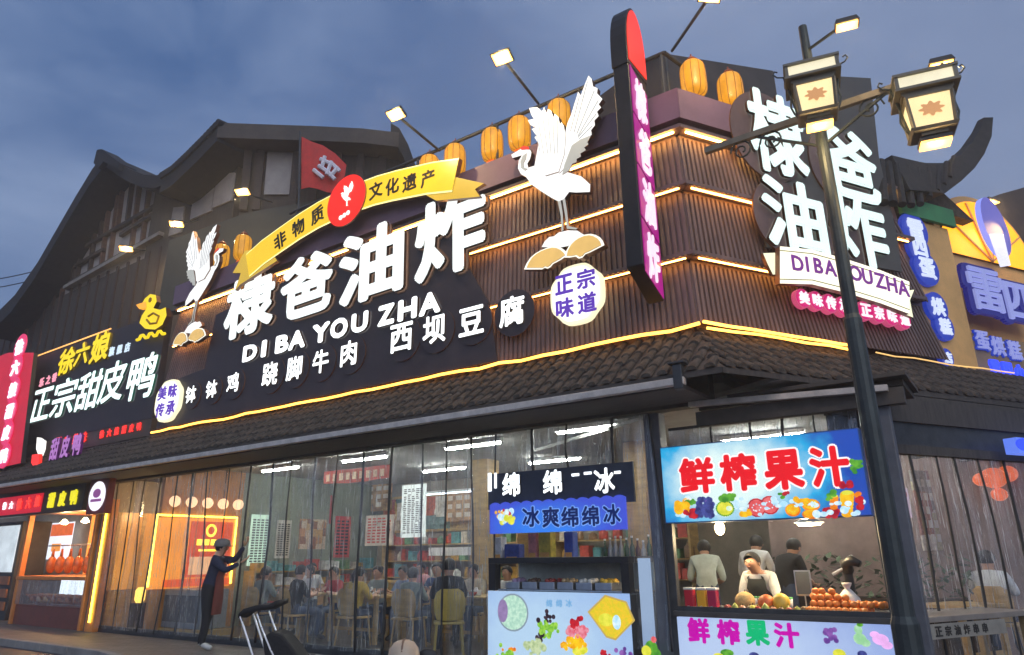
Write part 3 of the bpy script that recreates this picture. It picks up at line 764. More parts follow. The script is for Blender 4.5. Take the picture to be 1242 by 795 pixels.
for ch, px, py, rot in (('非', 340, 292, 0.62), ('物', 362, 276, 0.5), ('质', 385, 261, 0.42), ('文', 456, 231, 0.12), ('化', 476, 226, 0.06), ('遗', 497, 221.5, 0.0), ('产', 519, 216.5, -0.04)):
    x, z, h = spot(FL, px, py, 19.5, RY)
    mb = MB(); put_char(mb, ch, x, z, h, RY - 0.011, 0.01, bold=0.022, n=6, m=0, ms=0, rot=rot * 0.5); mb.build('lettering', black_ink, rib)
x, z, h = spot(FL, 419, 243, 56, RY - 0.06)
mb = MB(); mb.disc(x, z, h / 2 + 0.02, RY - 0.05, RY - 0.02, 36, 0, 1); md = mb.build('medallion', [E('lit_red_disc', (0.95, 0.02, 0.008), 1.1, True, 0.1), plate_edge], rib)
T = lambda poly, k=0.20: [(x + (a - cx0) * k + 0.02, z + (b - cz0) * k + 0.03) for a, b in poly]
mb = MB()
for key, ya in (('body', 0.0), ('wing_a', -0.004), ('wing_b', -0.006), ('leg_a', 0.001), ('leg_b', 0.002)): mb.prism(T(CRL[key]), RY - 0.062 + ya, RY - 0.052)
mb.build('crane_mark', E('lit_white_mark', (1, 0.96, 0.9), 1.3, False), md)
mb = MB()
for k in range(3): mb.disc(x - 0.10 + 0.09 * k, z - h * 0.33 + 0.02 * k, 0.045, RY - 0.058, RY - 0.051, 10)
mb.build('cloud_mark', lit_redcap if False else E('lit_white_mark', (1, 0.96, 0.9), 1.3, False), md)

# ------------------------------------------------------------------ blade sign at the corner
bx0, by0 = FL.at(770, 200, -0.30)[0], -0.22
blade = thing('blade_sign', 'tall projecting sign box with magenta lit face and red round top near the building corner', 'sign', FL, (8.5, -0.22, 4.4))
xf = 8.57; xb = xf - 0.21
yo, yi = -0.80, -0.26
zt, zb = 8.32, 4.35
def yz(px, py): return FL.atx(px, py, xf)
mb = MB()
poly = [(yo, zb + 0.30), (yi, zb), (yi, zt - 0.9), (yo, zt - 0.9)]
def yprism(mb, poly, x0, x1, m=0):
    n = len(poly); A = sum(poly[i][0] * poly[(i + 1) % n][1] - poly[(i + 1) % n][0] * poly[i][1] for i in range(n))
    if A < 0: poly = poly[::-1]
    b = len(mb.v); mb.v += [(x1, a, c) for a, c in poly] + [(x0, a, c) for a, c in poly]
    mb.f.append([b + i for i in range(n)]); mb.mi.append(m); mb.f.append([b + n + i for i in range(n)][::-1]); mb.mi.append(m)
    for i in range(n):
        j = (i + 1) % n; mb.f.append([b + i, b + n + i, b + n + j, b + j]); mb.mi.append(m)
    return mb
yprism(MB(), poly, xb, xf).build('box', black_m, blade, bevel=0.01)
arc = [((yo + yi) / 2 + 0.29 * math.cos(a), zt - 0.62 + 0.72 * math.sin(a)) for a in [math.pi * k / 14 for k in range(15)]]
yprism(MB(), [(yi + 0.02, zt - 0.92)] + arc + [(yo - 0.02, zt - 0.92)], xb - 0.01, xf + 0.01).build('head', black_m, blade, bevel=0.01)
lit_mag = E('lit_magenta_face', (0.36, 0.005, 0.22), 0.85, True, 0.25, 3)
lit_red = E('lit_red_face', (0.95, 0.03, 0.012), 1.0, True, 0.15, 3)
yprism(MB(), [(a, b) for a, b in shrink([(yi + 0.02, zt - 0.92)] + arc + [(yo - 0.02, zt - 0.92)], 0.9)], xf + 0.011, xf + 0.02).build('red_face', lit_red, blade)
mb = MB(); m2 = MB(); seg = (zt - 1.0 - zb - 0.1) / 4
def put_char_x(mb, ch, y, z, h, w, x, depth, bold, n=6):   # a character on the face turned towards +x, reading from that side
    V, F, SD, gw, gh = glyph(ch, bold, n); b = len(mb.v)
    mb.v += [(x + (c + 0.5) * depth, y + a * w / gw, z + q * h / gh) for a, q, c in V]
    mb.f += [[i + b for i in f] for f in F]; mb.mi += [0] * len(F)
for k, ch in enumerate('棣爸油炸'):
    zc = zt - 1.0 - seg * (k + 0.5)
    p_ = [(yo + 0.04, zc + seg * 0.47 + 0.10), (yi - 0.03, zc + seg * 0.47 - 0.10), (yi - 0.03, zc - seg * 0.47 - 0.10), (yo + 0.04, zc - seg * 0.47 + 0.10)]
    f = yprism(MB(), p_, xf + 0.001, xf + 0.012).build('lit_panel', lit_mag, blade)
    mb = MB(); put_char_x(mb, ch, (yo + yi) / 2, zc, 0.60, 0.31, xf + 0.013, 0.02, 0.03); mb.build('letter', E('lit_blade_letter', (1, 0.75, 0.9), 0.9, False), f)
for z in (5.0, 6.3, 7.4): MB().bar(((xf + xb) / 2, yi, z), ((xf + xb) / 2, -0.03, z), 0.05).build('bracket', dark_m, blade)

# ------------------------------------------------------------------ lanterns standing on the parapet
lit_lan = E('glowing_yellow_lantern', (0.95, 0.42, 0.02), 0.62, True, 0.5, 9)
lit_lan2 = E('glowing_orange_lantern_foot', (0.95, 0.13, 0.015), 0.6, True, 0.3, 9)
def lantern():
    t = bpy.data.objects.new('lantern', None); COL.objects.link(t); BASE[t.name] = Vector((0, 0, 0))
    mb = MB(); prof = []
    for i in range(15):
        a = i / 14; r = 0.19 * (1 - abs(2 * a - 1) ** 4.5) ** 0.5 + 0.015; prof.append((r, 0.20 + 0.62 * a))
    mb.lathe(prof, n=20); sh_ = mb.build('paper_shade', lit_lan, t, smooth=True)
    mb = MB()
    for k in range(10):
        a = 2 * math.pi * k / 10; mb.tube([((r + .004) * math.cos(a), (r + .004) * math.sin(a), z) for r, z in prof], .006, 5)
    mb.build('rib', M('lantern_rib', (0.35, 0.15, 0.02), 0.6), sh_)
    mb = MB(); mb.lathe([(0.15, 0.0), (0.17, 0.06), (0.13, 0.15), (0.10, 0.2)], n=16); mb.build('foot', lit_lan2, t, smooth=True)
    mb = MB(); mb.lathe([(0.07, 0.82), (0.09, 0.84), (0.05, 0.88), (0.012, 0.90), (0.012, 0.94)], n=12); mb.build('cap', M('lantern_cap', (0.25, 0.07, 0.03), 0.5), t)
    return t
LANT = [(FL, 268, 312, 'just left of the yellow ribbon tail'), (FL, 294, 304, 'behind the left tail of the yellow ribbon'), (FL, 249, 330, 'leftmost on the parapet, beside the smaller crane'),
        (FL, 521, 200, 'just right of the lit ribbon'), (FL, 552, 193, 'above the right tail of the lit ribbon'), (FL, 597, 182, 'left of the larger crane'), (FL, 630, 163, 'behind the wing tip of the larger crane'), (FL, 678, 137, 'between the two wings of the larger crane'),
        (FR, 841, 97, 'on the corner right of the blade sign'), (FR, 886, 110, 'beside the corner letters')]
for i, (fr, px, py, where) in enumerate(LANT):
    yb = 0.10
    x, z = fr.at(px, py, yb)
    o = lantern()
    sc = 1.12
    zz = max(ZP1 + 0.002, z - 0.5 * sc) if fr is FL else ZP1 + 0.002
    o.location = fr.w(x, yb, ZP1 + 0.002); o.rotation_euler = (0, 0, random.uniform(0, 6)); o.scale = (sc * 0.76, sc * 0.76, sc * 0.88)
    tag(o, 'yellow paper lantern on an orange foot, ' + where, 'lantern', 'yellow lanterns along the parapet')

# ------------------------------------------------------------------ floodlights on raking arms
def floodlight(fr, p_base, p_head, label, w=0.30, power=45):
    t = thing('floodlight', label, 'floodlight', fr, p_base)
    MB().tube([p_base, p_head], 0.022).build('arm', dark_m, t)
    d = (Vector(p_head) - Vector(p_base)); d.z = 0; d.normalize(); s = Vector((d.y, -d.x, 0))
    h = Vector(p_head); up = Vector((0, 0, 1)); nrm = (-d * 0.42 + up * 0.9).normalized(); fw = s.cross(nrm).normalized()
    def q(a, b, c): return tuple(h + s * a + fw * b + nrm * c)
    mb = MB(); mb.hexa([q(-w / 2, -0.10, 0), q(w / 2, -0.10, 0), q(w / 2, 0.10, 0), q(-w / 2, 0.10, 0), q(-w / 2 + 0.02, -0.08, 0.07), q(w / 2 - 0.02, -0.08, 0.07), q(w / 2 - 0.02, 0.08, 0.07), q(-w / 2 + 0.02, 0.08, 0.07)])
    hd = mb.build('lamp_head', black_m, t)
    mb = MB(); mb.hexa([q(-w / 2 + 0.02, -0.085, -0.012), q(w / 2 - 0.02, -0.085, -0.012), q(w / 2 - 0.02, 0.085, -0.012), q(-w / 2 + 0.02, 0.085, -0.012), q(-w / 2 + 0.02, -0.085, -0.002), q(w / 2 - 0.02, -0.085, -0.002), q(w / 2 - 0.02, 0.085, -0.002), q(-w / 2 + 0.02, 0.085, -0.002)])
    mb.build('lens', lamp_hot, hd)
    lamp_light(t, tuple(h + d * 0.0 - nrm * 0.06), power)
    return t
for bx, by, hx, hy, lab in ((533, 183, 480, 139, 'floodlight on a raking arm above the right end of the yellow ribbon'), (653, 126, 609, 70, 'floodlight on a raking arm above the larger crane wing')):
    a = FL.at(bx, by, 0.05); b = FL.at(hx, hy, -1.1)
    floodlight(FL, (a[0], 0.05, a[1]), (b[0], -1.1, b[1]), lab)
a = FR.at(815, 62, 0.4); b = FR.at(862, -6, -0.9)
floodlight(FR, (a[0], 0.4, a[1]), (b[0], -0.9, b[1]), 'raking lamp arm above the corner parapet that runs out of the top of the picture')
# ------------------------------------------------------------------ corner letters on the side street
QY = -0.32
bdr = thing('sign_board', 'dark stacked board with rounded copper plates behind the big corner letters', 'sign board', FR, (2.4, -0.2, 5.2))
px_tl = FR.at(985, 92, -0.19)
MB().prism([FR.at(*q, -0.19) for q in ((1003, 92), (1056, 95), (1066, 190), (1088, 285), (1094, 330), (930, 300), (925, 220), (918, 150), (1000, 160))], -0.19, -0.16).build('panel', M('grey_green_board', (0.085, 0.08, 0.07), 0.6, 0, 0.25, 2), bdr)
rg = thing('shop_name_sign', 'four stacked white lit letters 棣爸油炸 on the corner behind the street lamp', 'sign', FR, (2.4, QY, 5.3))
for ch, px, py, hp, wp in (('棣', 946, 160, 96, 66), ('爸', 1033, 197, 82, 66), ('油', 967, 259, 84, 74), ('炸', 1046, 279, 84, 66)):
    x, z, h = spot(FR, px, py, hp, QY); w = wid(FR, px, py, wp, QY)
    mb = MB(); put_char(mb, ch, x, z, h, QY + 0.04, 0.05, w=w, bold=0.032, n=10); c = mb.build('letter', [E('lit_mint_letter_face', (0.78, 1.0, 0.95), 0.98, True, 0.12, 3), acr_side], rg)
    mb = MB()
    mb.disc(x - w * 0.12, z - h * 0.03, h * 0.50, QY + 0.10, -0.193, 36, 0, 1, h * 0.53); mb.build('back_plate', [clad, plate_edge], c)
RBY = -0.42
rbn = thing('ribbon_sign', 'cream lit ribbon with violet capitals DI BA YOU ZHA under the corner letters', 'sign', FR, (2.6, RBY, 4.6))
top = [(946, 299), (985, 303), (1025, 314), (1068, 328), (1103, 342)]; bot = [(946, 344), (985, 345), (1025, 355), (1068, 368), (1103, 381)]
poly = [FR.at(*q, RBY) for q in top] + [FR.at(*q, RBY) for q in bot[::-1]]
MB().prism(poly, RBY, RBY + 0.08, 0, 1).build('ribbon', [E('lit_cream_ribbon', (1, 0.95, 0.72), 1.25, True, 0.08), plate_edge], rbn)
lit_tail = E('lit_cream_ribbon_tail', (0.9, 0.9, 0.62), 1.0, False)
for q in ([(932, 304), (960, 303), (960, 330), (944, 330), (938, 318)], [(1092, 352), (1116, 349), (1111, 362), (1115, 383), (1092, 374)]):
    MB().prism([FR.at(*a, RBY) for a in q], RBY + 0.09, RBY + 0.14, 0, 1).build('ribbon_tail', [lit_tail, plate_edge], rbn)
fl_ = M('olive_print_line', (0.35, 0.33, 0.12), 0.5)
mb = MB()
for off in (5, -5):
    src = top if off > 0 else bot
    for i in range(4):
        a = FR.at(src[i][0], src[i][1] + off, RBY); b = FR.at(src[i + 1][0], src[i + 1][1] + off, RBY)
        mb.bar((a[0], RBY - 0.003, a[1]), (b[0], RBY - 0.003, b[1]), 0.004, 0.012)
mb.build('border_lines', fl_, rbn)
vio = M('violet_ink', (0.16, 0.03, 0.22), 0.5)
mb = MB()
for ch, px, py in zip('DIBAYOUZHA', (967, 978.5, 992, 1006.5, 1023, 1037, 1051.5, 1067, 1081, 1095), (320, 321, 323, 325.5, 328.5, 332, 336, 341, 345.5, 350)):
    x, z, h = spot(FR, px, py, 18, RBY); put_char(mb, ch, x, z, h, RBY - 0.012, 0.01, bold=0.025, n=6, m=0, ms=0, rot=-0.03)
mb.build('lettering', E('violet_glow_print', (0.22, 0.04, 0.30), 0.5, False, base=(0.16, 0.03, 0.22)), rbn)
pk = E('lit_magenta_plate', (0.60, 0.005, 0.16), 0.9, False, 0.15); pkr = E('lit_pink_rim', (0.75, 0.10, 0.25), 0.6, False)
pkt = E('lit_pink_white_letter', (1, 0.85, 0.92), 1.0, False)
for word, c, lab in (('美味传承', [(974, 362), (990, 365), (1006, 368.5), (1022, 372)], 'row of four magenta lit round plates reading 美味传承, partly behind the street lamp pole'), ('正宗味道', [(1049, 377), (1064.5, 380.5), (1080, 384), (1095, 388)], 'row of four magenta lit round plates reading 正宗味道 right of the street lamp pole')):
    t = thing('slogan_sign', lab, 'sign', FR, (*[FR.at(*c[0], -0.24)[0]], -0.24, FR.at(*c[0], -0.24)[1] - 0.2))
    for i, (ch, (px, py)) in enumerate(zip(word, c)):
        x, z, h = spot(FR, px, py, 15, -0.24); d = 0.004 * i
        mb = MB(); mb.disc(x, z, h * 0.76, -0.24 - d, -0.17, 24); mb.disc(x, z, h * 0.66, -0.252 - d, -0.2405 - d, 24, 1, 1); pl = mb.build('plate', [pkr, pk], t)
        mb = MB(); put_char(mb, ch, x, z, h, -0.268 - d, 0.012, bold=0.035, n=6, m=0, ms=0); mb.build('letter', pkt, pl)

# ------------------------------------------------------------------ the neighbouring snack shop along the side street
nb_ = thing('snack_shop_building', 'orange fronted snack shop with curled dark roof end, right of the corner restaurant', 'building', FR, (5.0, 0, 0))
orange_m = M('orange_render', (0.78, 0.44, 0.15), 0.6, 0, 0.2, 1.5, 0.1)
x0, z0 = FR.at(1085, 262, 0.02); x1 = FR.at(1148, 300, 0.02)[0]
MB().box(4.22, 5.25, 0.02, 1.2, 3.4, 6.35).build('pillar', orange_m, nb_, bevel=0.02)
mb = MB(); mb.box(4.2, 14.0, 1.25, 1.45, 3.0, 6.5); mb.build('wall', M('dull_shop_wall', (0.16, 0.13, 0.13), 0.7, 0, 0.25, 1.5, 0.1), nb_)
MB().box(4.1, 5.35, -0.06, 0.0, 6.36, 6.66).build('banner_board', M('green_fascia', (0.05, 0.25, 0.09), 0.6, 0, 0.2, 2), nb_)
# glowing shell arch
ax, az = FR.at(1203, 318, 0.5); 
def shell(r, sq=0.9): return [(ax + r * math.cos(math.pi * k / 20), az + 0.0 + r * sq * math.sin(math.pi * k / 20)) for k in range(21)] + [(ax - r, az - 2.0), (ax + r, az - 2.0)]
MB().prism(shell(1.42), 0.55, 0.8, 0, 1).build('arch', [orange_m, orange_m], nb_)
MB().prism(shell(1.28)[:21], 0.50, 0.545, 0, 1).build('arch_light', [E('lit_orange_arch', (1, 0.36, 0.005), 1.7, True, 0.35, 2), plate_edge], nb_)
for k in range(1, 5):
    a = math.pi * k / 5
    mb = MB(); mb.bar((ax, 0.49, az), (ax + 1.25 * math.cos(a), 0.49, az + 1.12 * math.sin(a)), 0.03, 0.03); mb.build('arch_rib', orange_m, nb_)
mb = MB(); mb.box(5.3, 14, 0.3, 0.5, 3.5, 4.75); mb.build('sign_band', M('taupe_gold_board', (0.32, 0.21, 0.11), 0.6, 0, 0.2, 2), nb_)
MB().box(5.28, 14, -0.2, 0.52, 3.42, 3.5).build('ledge', orange_m, nb_)
horn_m = M('dark_horn_tile', (0.03, 0.027, 0.025), 0.85, 0, 0.5, 6, 0.4)
# roof with curled corner
rz_ = []
a0 = FR.at(1082, 246, -0.3); rx0 = a0[0]
def roofpt(px, py, y): x, z = FR.at(px, py, y); return (x, y, z)
up = [(1068, 196), (1085, 200), (1108, 205), (1133, 205), (1152, 195), (1166, 180), (1176, 163), (1180, 150)]
lo = [(1072, 246), (1095, 247), (1118, 248), (1140, 232), (1158, 216), (1172, 198), (1183, 176), (1187, 152)]
mb = MB(); m2 = MB()
n = len(up)
vs = []
for (a, b) in zip(up, lo):
    ux, uz = FR.at(*a, 0.2); lx, lz = FR.at(*b, 0.2)
    kd = 1 - 0.85 * len(vs) / (4 * n); vs += [(ux, 0.0, uz), (lx, -0.25 * kd, lz), (lx, 0.65 * kd, lz + 0.02), (ux, 0.45 * kd, uz)]
fs = []
for i in range(n - 1):
    for k in range(4):
        k2 = (k + 1) % 4; fs.append((4 * i + k, 4 * i + k2, 4 * (i + 1) + k2, 4 * (i + 1) + k))
fs += [(0, 3, 2, 1), (4 * n - 4, 4 * n - 3, 4 * n - 2, 4 * n - 1)]
mb.add(vs, fs); mb.build('curled_eave', horn_m, nb_)
mb = MB()
for i in range(9):
    t = i / 13 * (n - 1); k = min(n - 2, int(t)); f = t - k
    px = up[k][0] + (up[k + 1][0] - up[k][0]) * f; py = up[k][1] + (up[k + 1][1] - up[k][1]) * f
    qx = lo[k][0] + (lo[k + 1][0] - lo[k][0]) * f; qy = lo[k][1] + (lo[k + 1][1] - lo[k][1]) * f
    a = FR.at(px, py, -0.02); b = FR.at(qx, qy, -0.27); kd = 1 - 0.85 * i / 13; mb.tube([(a[0], -0.02, a[1]), (b[0], -0.27 * kd, b[1])], [0.05 * kd + .01, 0.06 * kd + .01], 8)
mb.build('roof_tiles', horn_m, nb_)
MB().hexa([(3.9, 0.3, 6.86), (6.5, 0.3, 6.86), (6.5, 4, 6.86), (3.9, 4, 6.86), (3.9, 0.3, 7.5), (5.4, 0.3, 7.5), (5.4, 4, 7.5), (3.9, 4, 7.5)]).build('roof', tile_m, nb_)
# far roof at the right
fb = thing('far_roof_building', 'dark roofed building behind the snack shop at the right edge with one eave lamp', 'building', FR, (9, 3, 0))
pr = [FR.at(*q, 3.0) for q in ((1150, 262), (1180, 248), (1212, 236), (1262, 222), (1300, 225), (1300, 330), (1150, 330))]
MB().prism(pr, 3.0, 6.0).build('roof', M('dark_brown_roof', (0.06, 0.045, 0.04), 0.8, 0, 0.35, 3, 0.2), fb)
MB().box(8.2, 16, 3.4, 6.0, 0.12, 6.6).build('wall', plaster_m, fb)
a = FR.at(1203, 245, 2.8)
mb = MB(); mb.box(a[0] - 0.22, a[0] + 0.22, 2.72, 2.95, a[1], a[1] + 0.06); lp = mb.build('eave_lamp', black_m, fb)
MB().box(a[0] - 0.2, a[0] + 0.2, 2.73, 2.94, a[1] - 0.012, a[1] - 0.002).build('lens', lamp_hot, lp); lamp_light(fb, (a[0], 2.7, a[1] - .1), 40)
# vertical blue sign on the orange pillar
blue_p = E('lit_blue_plate', (0.02, 0.045, 0.40), 0.8, False, 0.2); blue_r = E('lit_blue_rim', (0.25, 0.3, 0.9), 1.0, False); pale = E('lit_pale_blue_letter', (0.70, 0.78, 1.0), 0.8, False)
vs_ = thing('vertical_shop_sign', 'column of round blue lit plates with pale characters on the orange pillar', 'sign', FR, (4.8, -0.06, 3.7))
for ch, px, py, hp in (('雷', 1104, 277, 25), ('四', 1109, 299, 21), ('蛋', 1118, 324, 25), ('烘', 1131, 371, 22), ('糕', 1140, 395, 20), ('店', 1143, 433, 14)):
    x, z, h = spot(FR, px, py, hp, -0.06); x += 0.12
    mb = MB(); mb.disc(x, z, h * 0.80, -0.05, 0.015, 24); pl = mb.build('plate', blue_p, vs_)
    mb = MB(); put_char(mb, ch, x, z, h * 0.95, -0.075, 0.02, bold=0.03, n=6, m=0, ms=0); mb.build('letter', pale, pl)
# large blue shaped letters over the arch
lamp_light(nb_, (ax, 0.25, az + 0.5), 30, (1.0, 0.6, 0.2), 0.3)  # added fill light without a fitting, brightens the orange arch
bs = thing('shop_letter_sign', 'large blue lit outlined characters 雷四 across the orange arch', 'sign', FR, (6.0, 0.1, 4.9))
for ch, px, py, hp, wp in (('雷', 1196, 352, 52, 42), ('四', 1240, 368, 46, 42)):
    x, z, h = spot(FR, px, py, hp, 0.15); w = wid(FR, px, py, wp, 0.15)
    mb = MB(); put_char(mb, ch, x, z, h * 1.12, 0.18, 0.08, w=w * 1.12, bold=0.10, n=12, m=0, ms=0); bk = mb.build('backing', E('lit_deep_blue_backing', (0.02, 0.02, 0.22), 0.6, False, 0.2), bs)
    mb = MB(); put_char(mb, ch, x, z, h * 0.93, 0.12, 0.04, w=w * 0.93, bold=0.012, n=6, m=0, ms=0); mb.build('letter', E('lit_lilac_letter', (0.36, 0.40, 0.85), 0.6, False), bk)
sp = thing('spoon_emblem', 'blue oval spoon shaped emblem with pale lower half above the blue characters', 'emblem', FR, (6.3, 0.2, 5.9))
x, z, h = spot(FR, 1208, 275, 42, 0.2)
oval = lambda rx, rz, dz=0: [(x + rx * math.cos(2 * math.pi * k / 28) + 0.12 * (-math.sin(2 * math.pi * k / 28)) * rz, z + dz + rz * math.sin(2 * math.pi * k / 28)) for k in range(28)]
MB().prism(oval(0.33, 0.55), 0.2, 0.3, 0, 1).build('bowl', [E('lit_violet_blue', (0.13, 0.13, 0.48), 0.8, False), blue_r], sp)
MB().prism([FR.at(*q, 0.185) for q in ((1200, 284), (1217, 284), (1226, 322), (1214, 324))], 0.185, 0.198).build('handle', E('lit_pale_lilac', (0.75, 0.75, 0.95), 1.0, False), sp)
cs = thing('shop_letter_sign', 'violet lit characters 蛋烘糕 on the grey band under the arch', 'sign', FR, (6.0, 0.2, 4.3))
for ch, px, py in (('蛋', 1192, 413), ('烘', 1211, 420), ('糕', 1231, 425)):
    x, z, h = spot(FR, px, py, 24, 0.25); mb = MB(); put_char(mb, ch, x, z, h, 0.27, 0.03, bold=0.05, n=8, m=0, ms=0); bk = mb.build('backing', blue_p, cs)
    mb = MB(); put_char(mb, ch, x, z, h * 0.9, 0.235, 0.03, bold=0.006, n=4, m=0, ms=0); mb.build('letter', E('lit_lilac_letter', (0.36, 0.40, 0.85), 0.6, False), bk)
ss = thing('shop_letter_sign', 'saturated blue lit row of small characters just above the tiled eave at right', 'sign', FR, (6.3, 0.0, 3.8))
mb = MB()
for i, ch in enumerate('雷四小吃'):
    x, z, h = spot(FR, 1208 + i * 15, 445 + i * 3, 17, 0.0); put_char(mb, ch, x, z, h, 0.0, 0.04, bold=0.06, n=8, m=0, ms=0)
mb.build('lettering', E('lit_blue_letter', (0.03, 0.06, 0.95), 1.5, False), ss)
ls = thing('light_sign', 'blue and white scalloped light box under the eave at the right edge', 'sign', FR, (6.5, 0.2, 2.6))
x, z, h = spot(FR, 1222, 550, 16, -0.9)
MB().box(x - 0.55, x + 1.6, -1.35, -1.2, z - 0.08, z + 0.10).build('box', E('lit_cool_white_box', (0.12, 0.22, 0.85), 0.9, True, 0.1), ls)
mb = MB()
for k in range(5): mb.disc(x - 0.42 + 0.36 * k, z + 0.02, 0.17, -1.365, -1.351, 18, 0, 0, 0.075)
mb.build('blue_scallop', E('lit_royal_blue', (0.03, 0.07, 0.8), 1.2, False), ls)

# ------------------------------------------------------------------ street lamp with two lantern boxes
pb = gpt(1092, 720, 0.9)
PY = 5.45
def onY(px, py, Y): d = ray(px, py); t = Y / d.y; return CAM + d * t
pw = onY(1074, 620, PY)
LX = pw.x
lm = thing('street_lamp', 'tall dark street lamp pole with two traditional lantern boxes on a crossarm', 'street lamp', FW, (LX, PY, 0.12))
ztop = onY(972, 33, PY).z
iron = M('bronze_green_iron', (0.045, 0.055, 0.055), 0.5, 0.5, 0.35, 5, 0.15)
iron2 = M('weathered_lantern_frame', (0.17, 0.15, 0.115), 0.55, 0.3, 0.3, 6, 0.1)
mb = MB(); mb.tube([(LX, PY, 0.12), (LX, PY, 1.0), (LX, PY, 1.05), (LX, PY, 3.3), (LX, PY, 3.34), (LX, PY, ztop - 1.0), (LX, PY, ztop)], [0.10, 0.095, 0.078, 0.07, 0.056, 0.05, 0.038], 14); mb.build('pole', iron, lm, smooth=False)
mb = MB(); mb.lathe([(0.17, 0), (0.18, 0.05), (0.14, 0.12), (0.12, 0.3)], (LX, PY, 0.12), 14); mb.build('base', iron, lm)
# crossarm: it climbs to the right in the picture because it runs towards the camera side street
armdir = FL.ex
A0 = onY(884, 184, PY + 0.75); A1 = onY(1140, 82, PY - 0.55)
zc = None
cA = Vector((LX, PY, 0)); 
pz = onY(999, 138, PY).z
e0 = Vector((LX, PY, pz)) - armdir * 1.05; e1 = Vector((LX, PY, pz)) + armdir * 1.02
MB().bar(e0, e1, 0.05, 0.06).build('crossarm', iron2, lm)
mb = MB()
for s in (-1, 1):
    for k in range(2):
        c = Vector((LX, PY, pz)) + armdir * s * (0.42 + 0.28 * k)
        pts = []
        for i in range(22):
            a = i / 21 * 3.4 * math.pi; r = 0.11 * (1 - i / 26)
            pts.append(c + armdir * (s * r * math.cos(a)) + Vector((0, 0, 0.15 + r * math.sin(a) - 0.27)))
        mb.tube(pts, 0.009, 6)
    mb.bar(Vector((LX, PY, pz - 0.34)), Vector((LX, PY, pz)) + armdir * s * 0.6, 0.022)
mb.build('scrollwork', iron, lm)
flower_m = E('amber_flower_print', (0.75, 0.36, 0.12), 0.6, False, base=(0.5, 0.2, 0.06))
pane_m = E('lit_lantern_pane', (1.0, 0.74, 0.36), 1.05, True, 0.18, 6)
head_m = E('lit_header_pane', (0.95, 0.85, 0.58), 0.85, False, 0.2, 6)
def lantern_box(cx, cy, zt, rz, name, sc=1.0):
    """header box, tapered glass body with a flower print, scroll ears, hot lamp below"""
    c = bpy.data.objects.new('q', None); bpy.data.objects.remove(c)
    ex = Vector((math.cos(rz), math.sin(rz), 0)); ey = Vector((-math.sin(rz), math.cos(rz), 0))
    def P(x, y, z): q = ex * x * sc + ey * y * sc; return (cx + q.x, cy + q.y, zt + z * sc)
    def bx(mb, x0, x1, y0, y1, z0, z1, k=1.0): mb.hexa([P(x0 * k, y0 * k, z0), P(x1 * k, y0 * k, z0), P(x1 * k, y1 * k, z0), P(x0 * k, y1 * k, z0), P(x0, y0, z1), P(x1, y0, z1), P(x1, y1, z1), P(x0, y1, z1)])
    mb = MB(); w, d = 0.27, 0.20
    bx(mb, -w - .03, w + .03, -d - .03, d + .03, -0.03, 0.0); bx(mb, -w - .03, w + .03, -d - .03, d + .03, -0.20, -0.17)
    for sx in (-1, 1):
        for sy in (-1, 1): bx(mb, sx * w - .018, sx * w + .018, sy * d - .018, sy * d + .018, -0.17, -0.03)
    bx(mb, -w + .03, w - .03, -d + .03, d - .03, -0.24, -0.20); w2, d2 = 0.22, 0.17
    for z0, z1 in ((-0.27, -0.24), (-0.66, -0.63)): bx(mb, -w2, w2, -d2, d2, z0, z1, 1.0 if z0 > -0.5 else 0.9)
    for sx in (-1, 1):
        for sy in (-1, 1): mb.bar(P(sx * w2 * .96, sy * d2 * .96, -0.27), P(sx * w2 * .86, sy * d2 * .86, -0.63), 0.03 * sc)
    bx(mb, -0.12, 0.12, -0.1, 0.1, -0.70, -0.66)
    b = mb.build('lantern_frame', iron2, lm)
    mb = MB(); bx(mb, -w + .02, w - .02, -d + .002, d - .002, -0.168, -0.032); mb.build('header_pane', head_m, b)
    mb = MB(); bx(mb, -w2 * .9, w2 * .9, -d2 * .9, d2 * .9, -0.628, -0.272, 0.92); mb.build('glass_pane', pane_m, b)
    mb = MB()
    for sy in (-1, 1):
        vs = []
        for i in range(40):
            a = 2 * math.pi * i / 40; r = 0.075 * (1 + 0.22 * math.cos(8 * a)); y = sy * (d2 * .885 + 0.008)
            vs.append(P(r * 1.35 * math.cos(a), y, -0.44 + r * math.sin(a)))
        mb.add(vs, [tuple(range(40)) if sy > 0 else tuple(range(40))[::-1]])
    mb.build('flower_print', flower_m, b)
    for sx in (-1, 1):
        mb = MB()
        pts = [P(sx * (w + .03), 0, -0.02), P(sx * (w + .10), 0, 0.0), P(sx * (w + .14), 0, 0.05), P(sx * (w + .12), 0, 0.09), P(sx * (w + .09), 0, 0.07)]
        mb.tube(pts, 0.01 * sc, 6)
        pts = [P(sx * (w2 * .9), 0, -0.64), P(sx * (w2 + .02), 0, -0.55), P(sx * (w2 + .05), 0, -0.45), P(sx * (w2 + .03), 0, -0.3), P(sx * (w - .02), 0, -0.22)]
        pts = pts[::-1] + [P(sx * (w + .03), 0, -0.02)]
        mb.tube(pts, 0.012 * sc, 6)
        mb.build('scroll_ear', iron, b)
    mb = MB(); bx(mb, -0.15, 0.15, -0.095, 0.095, -0.755, -0.72); lh = mb.build('lamp_head', black_m, b)
    mb = MB(); bx(mb, -0.14, 0.14, -0.085, 0.085, -0.785, -0.757); mb.build('lens', lamp_hot, lh); lamp_light(lm, P(0, -0.02, -0.84), 12)
    return b
lrz = R(-22)
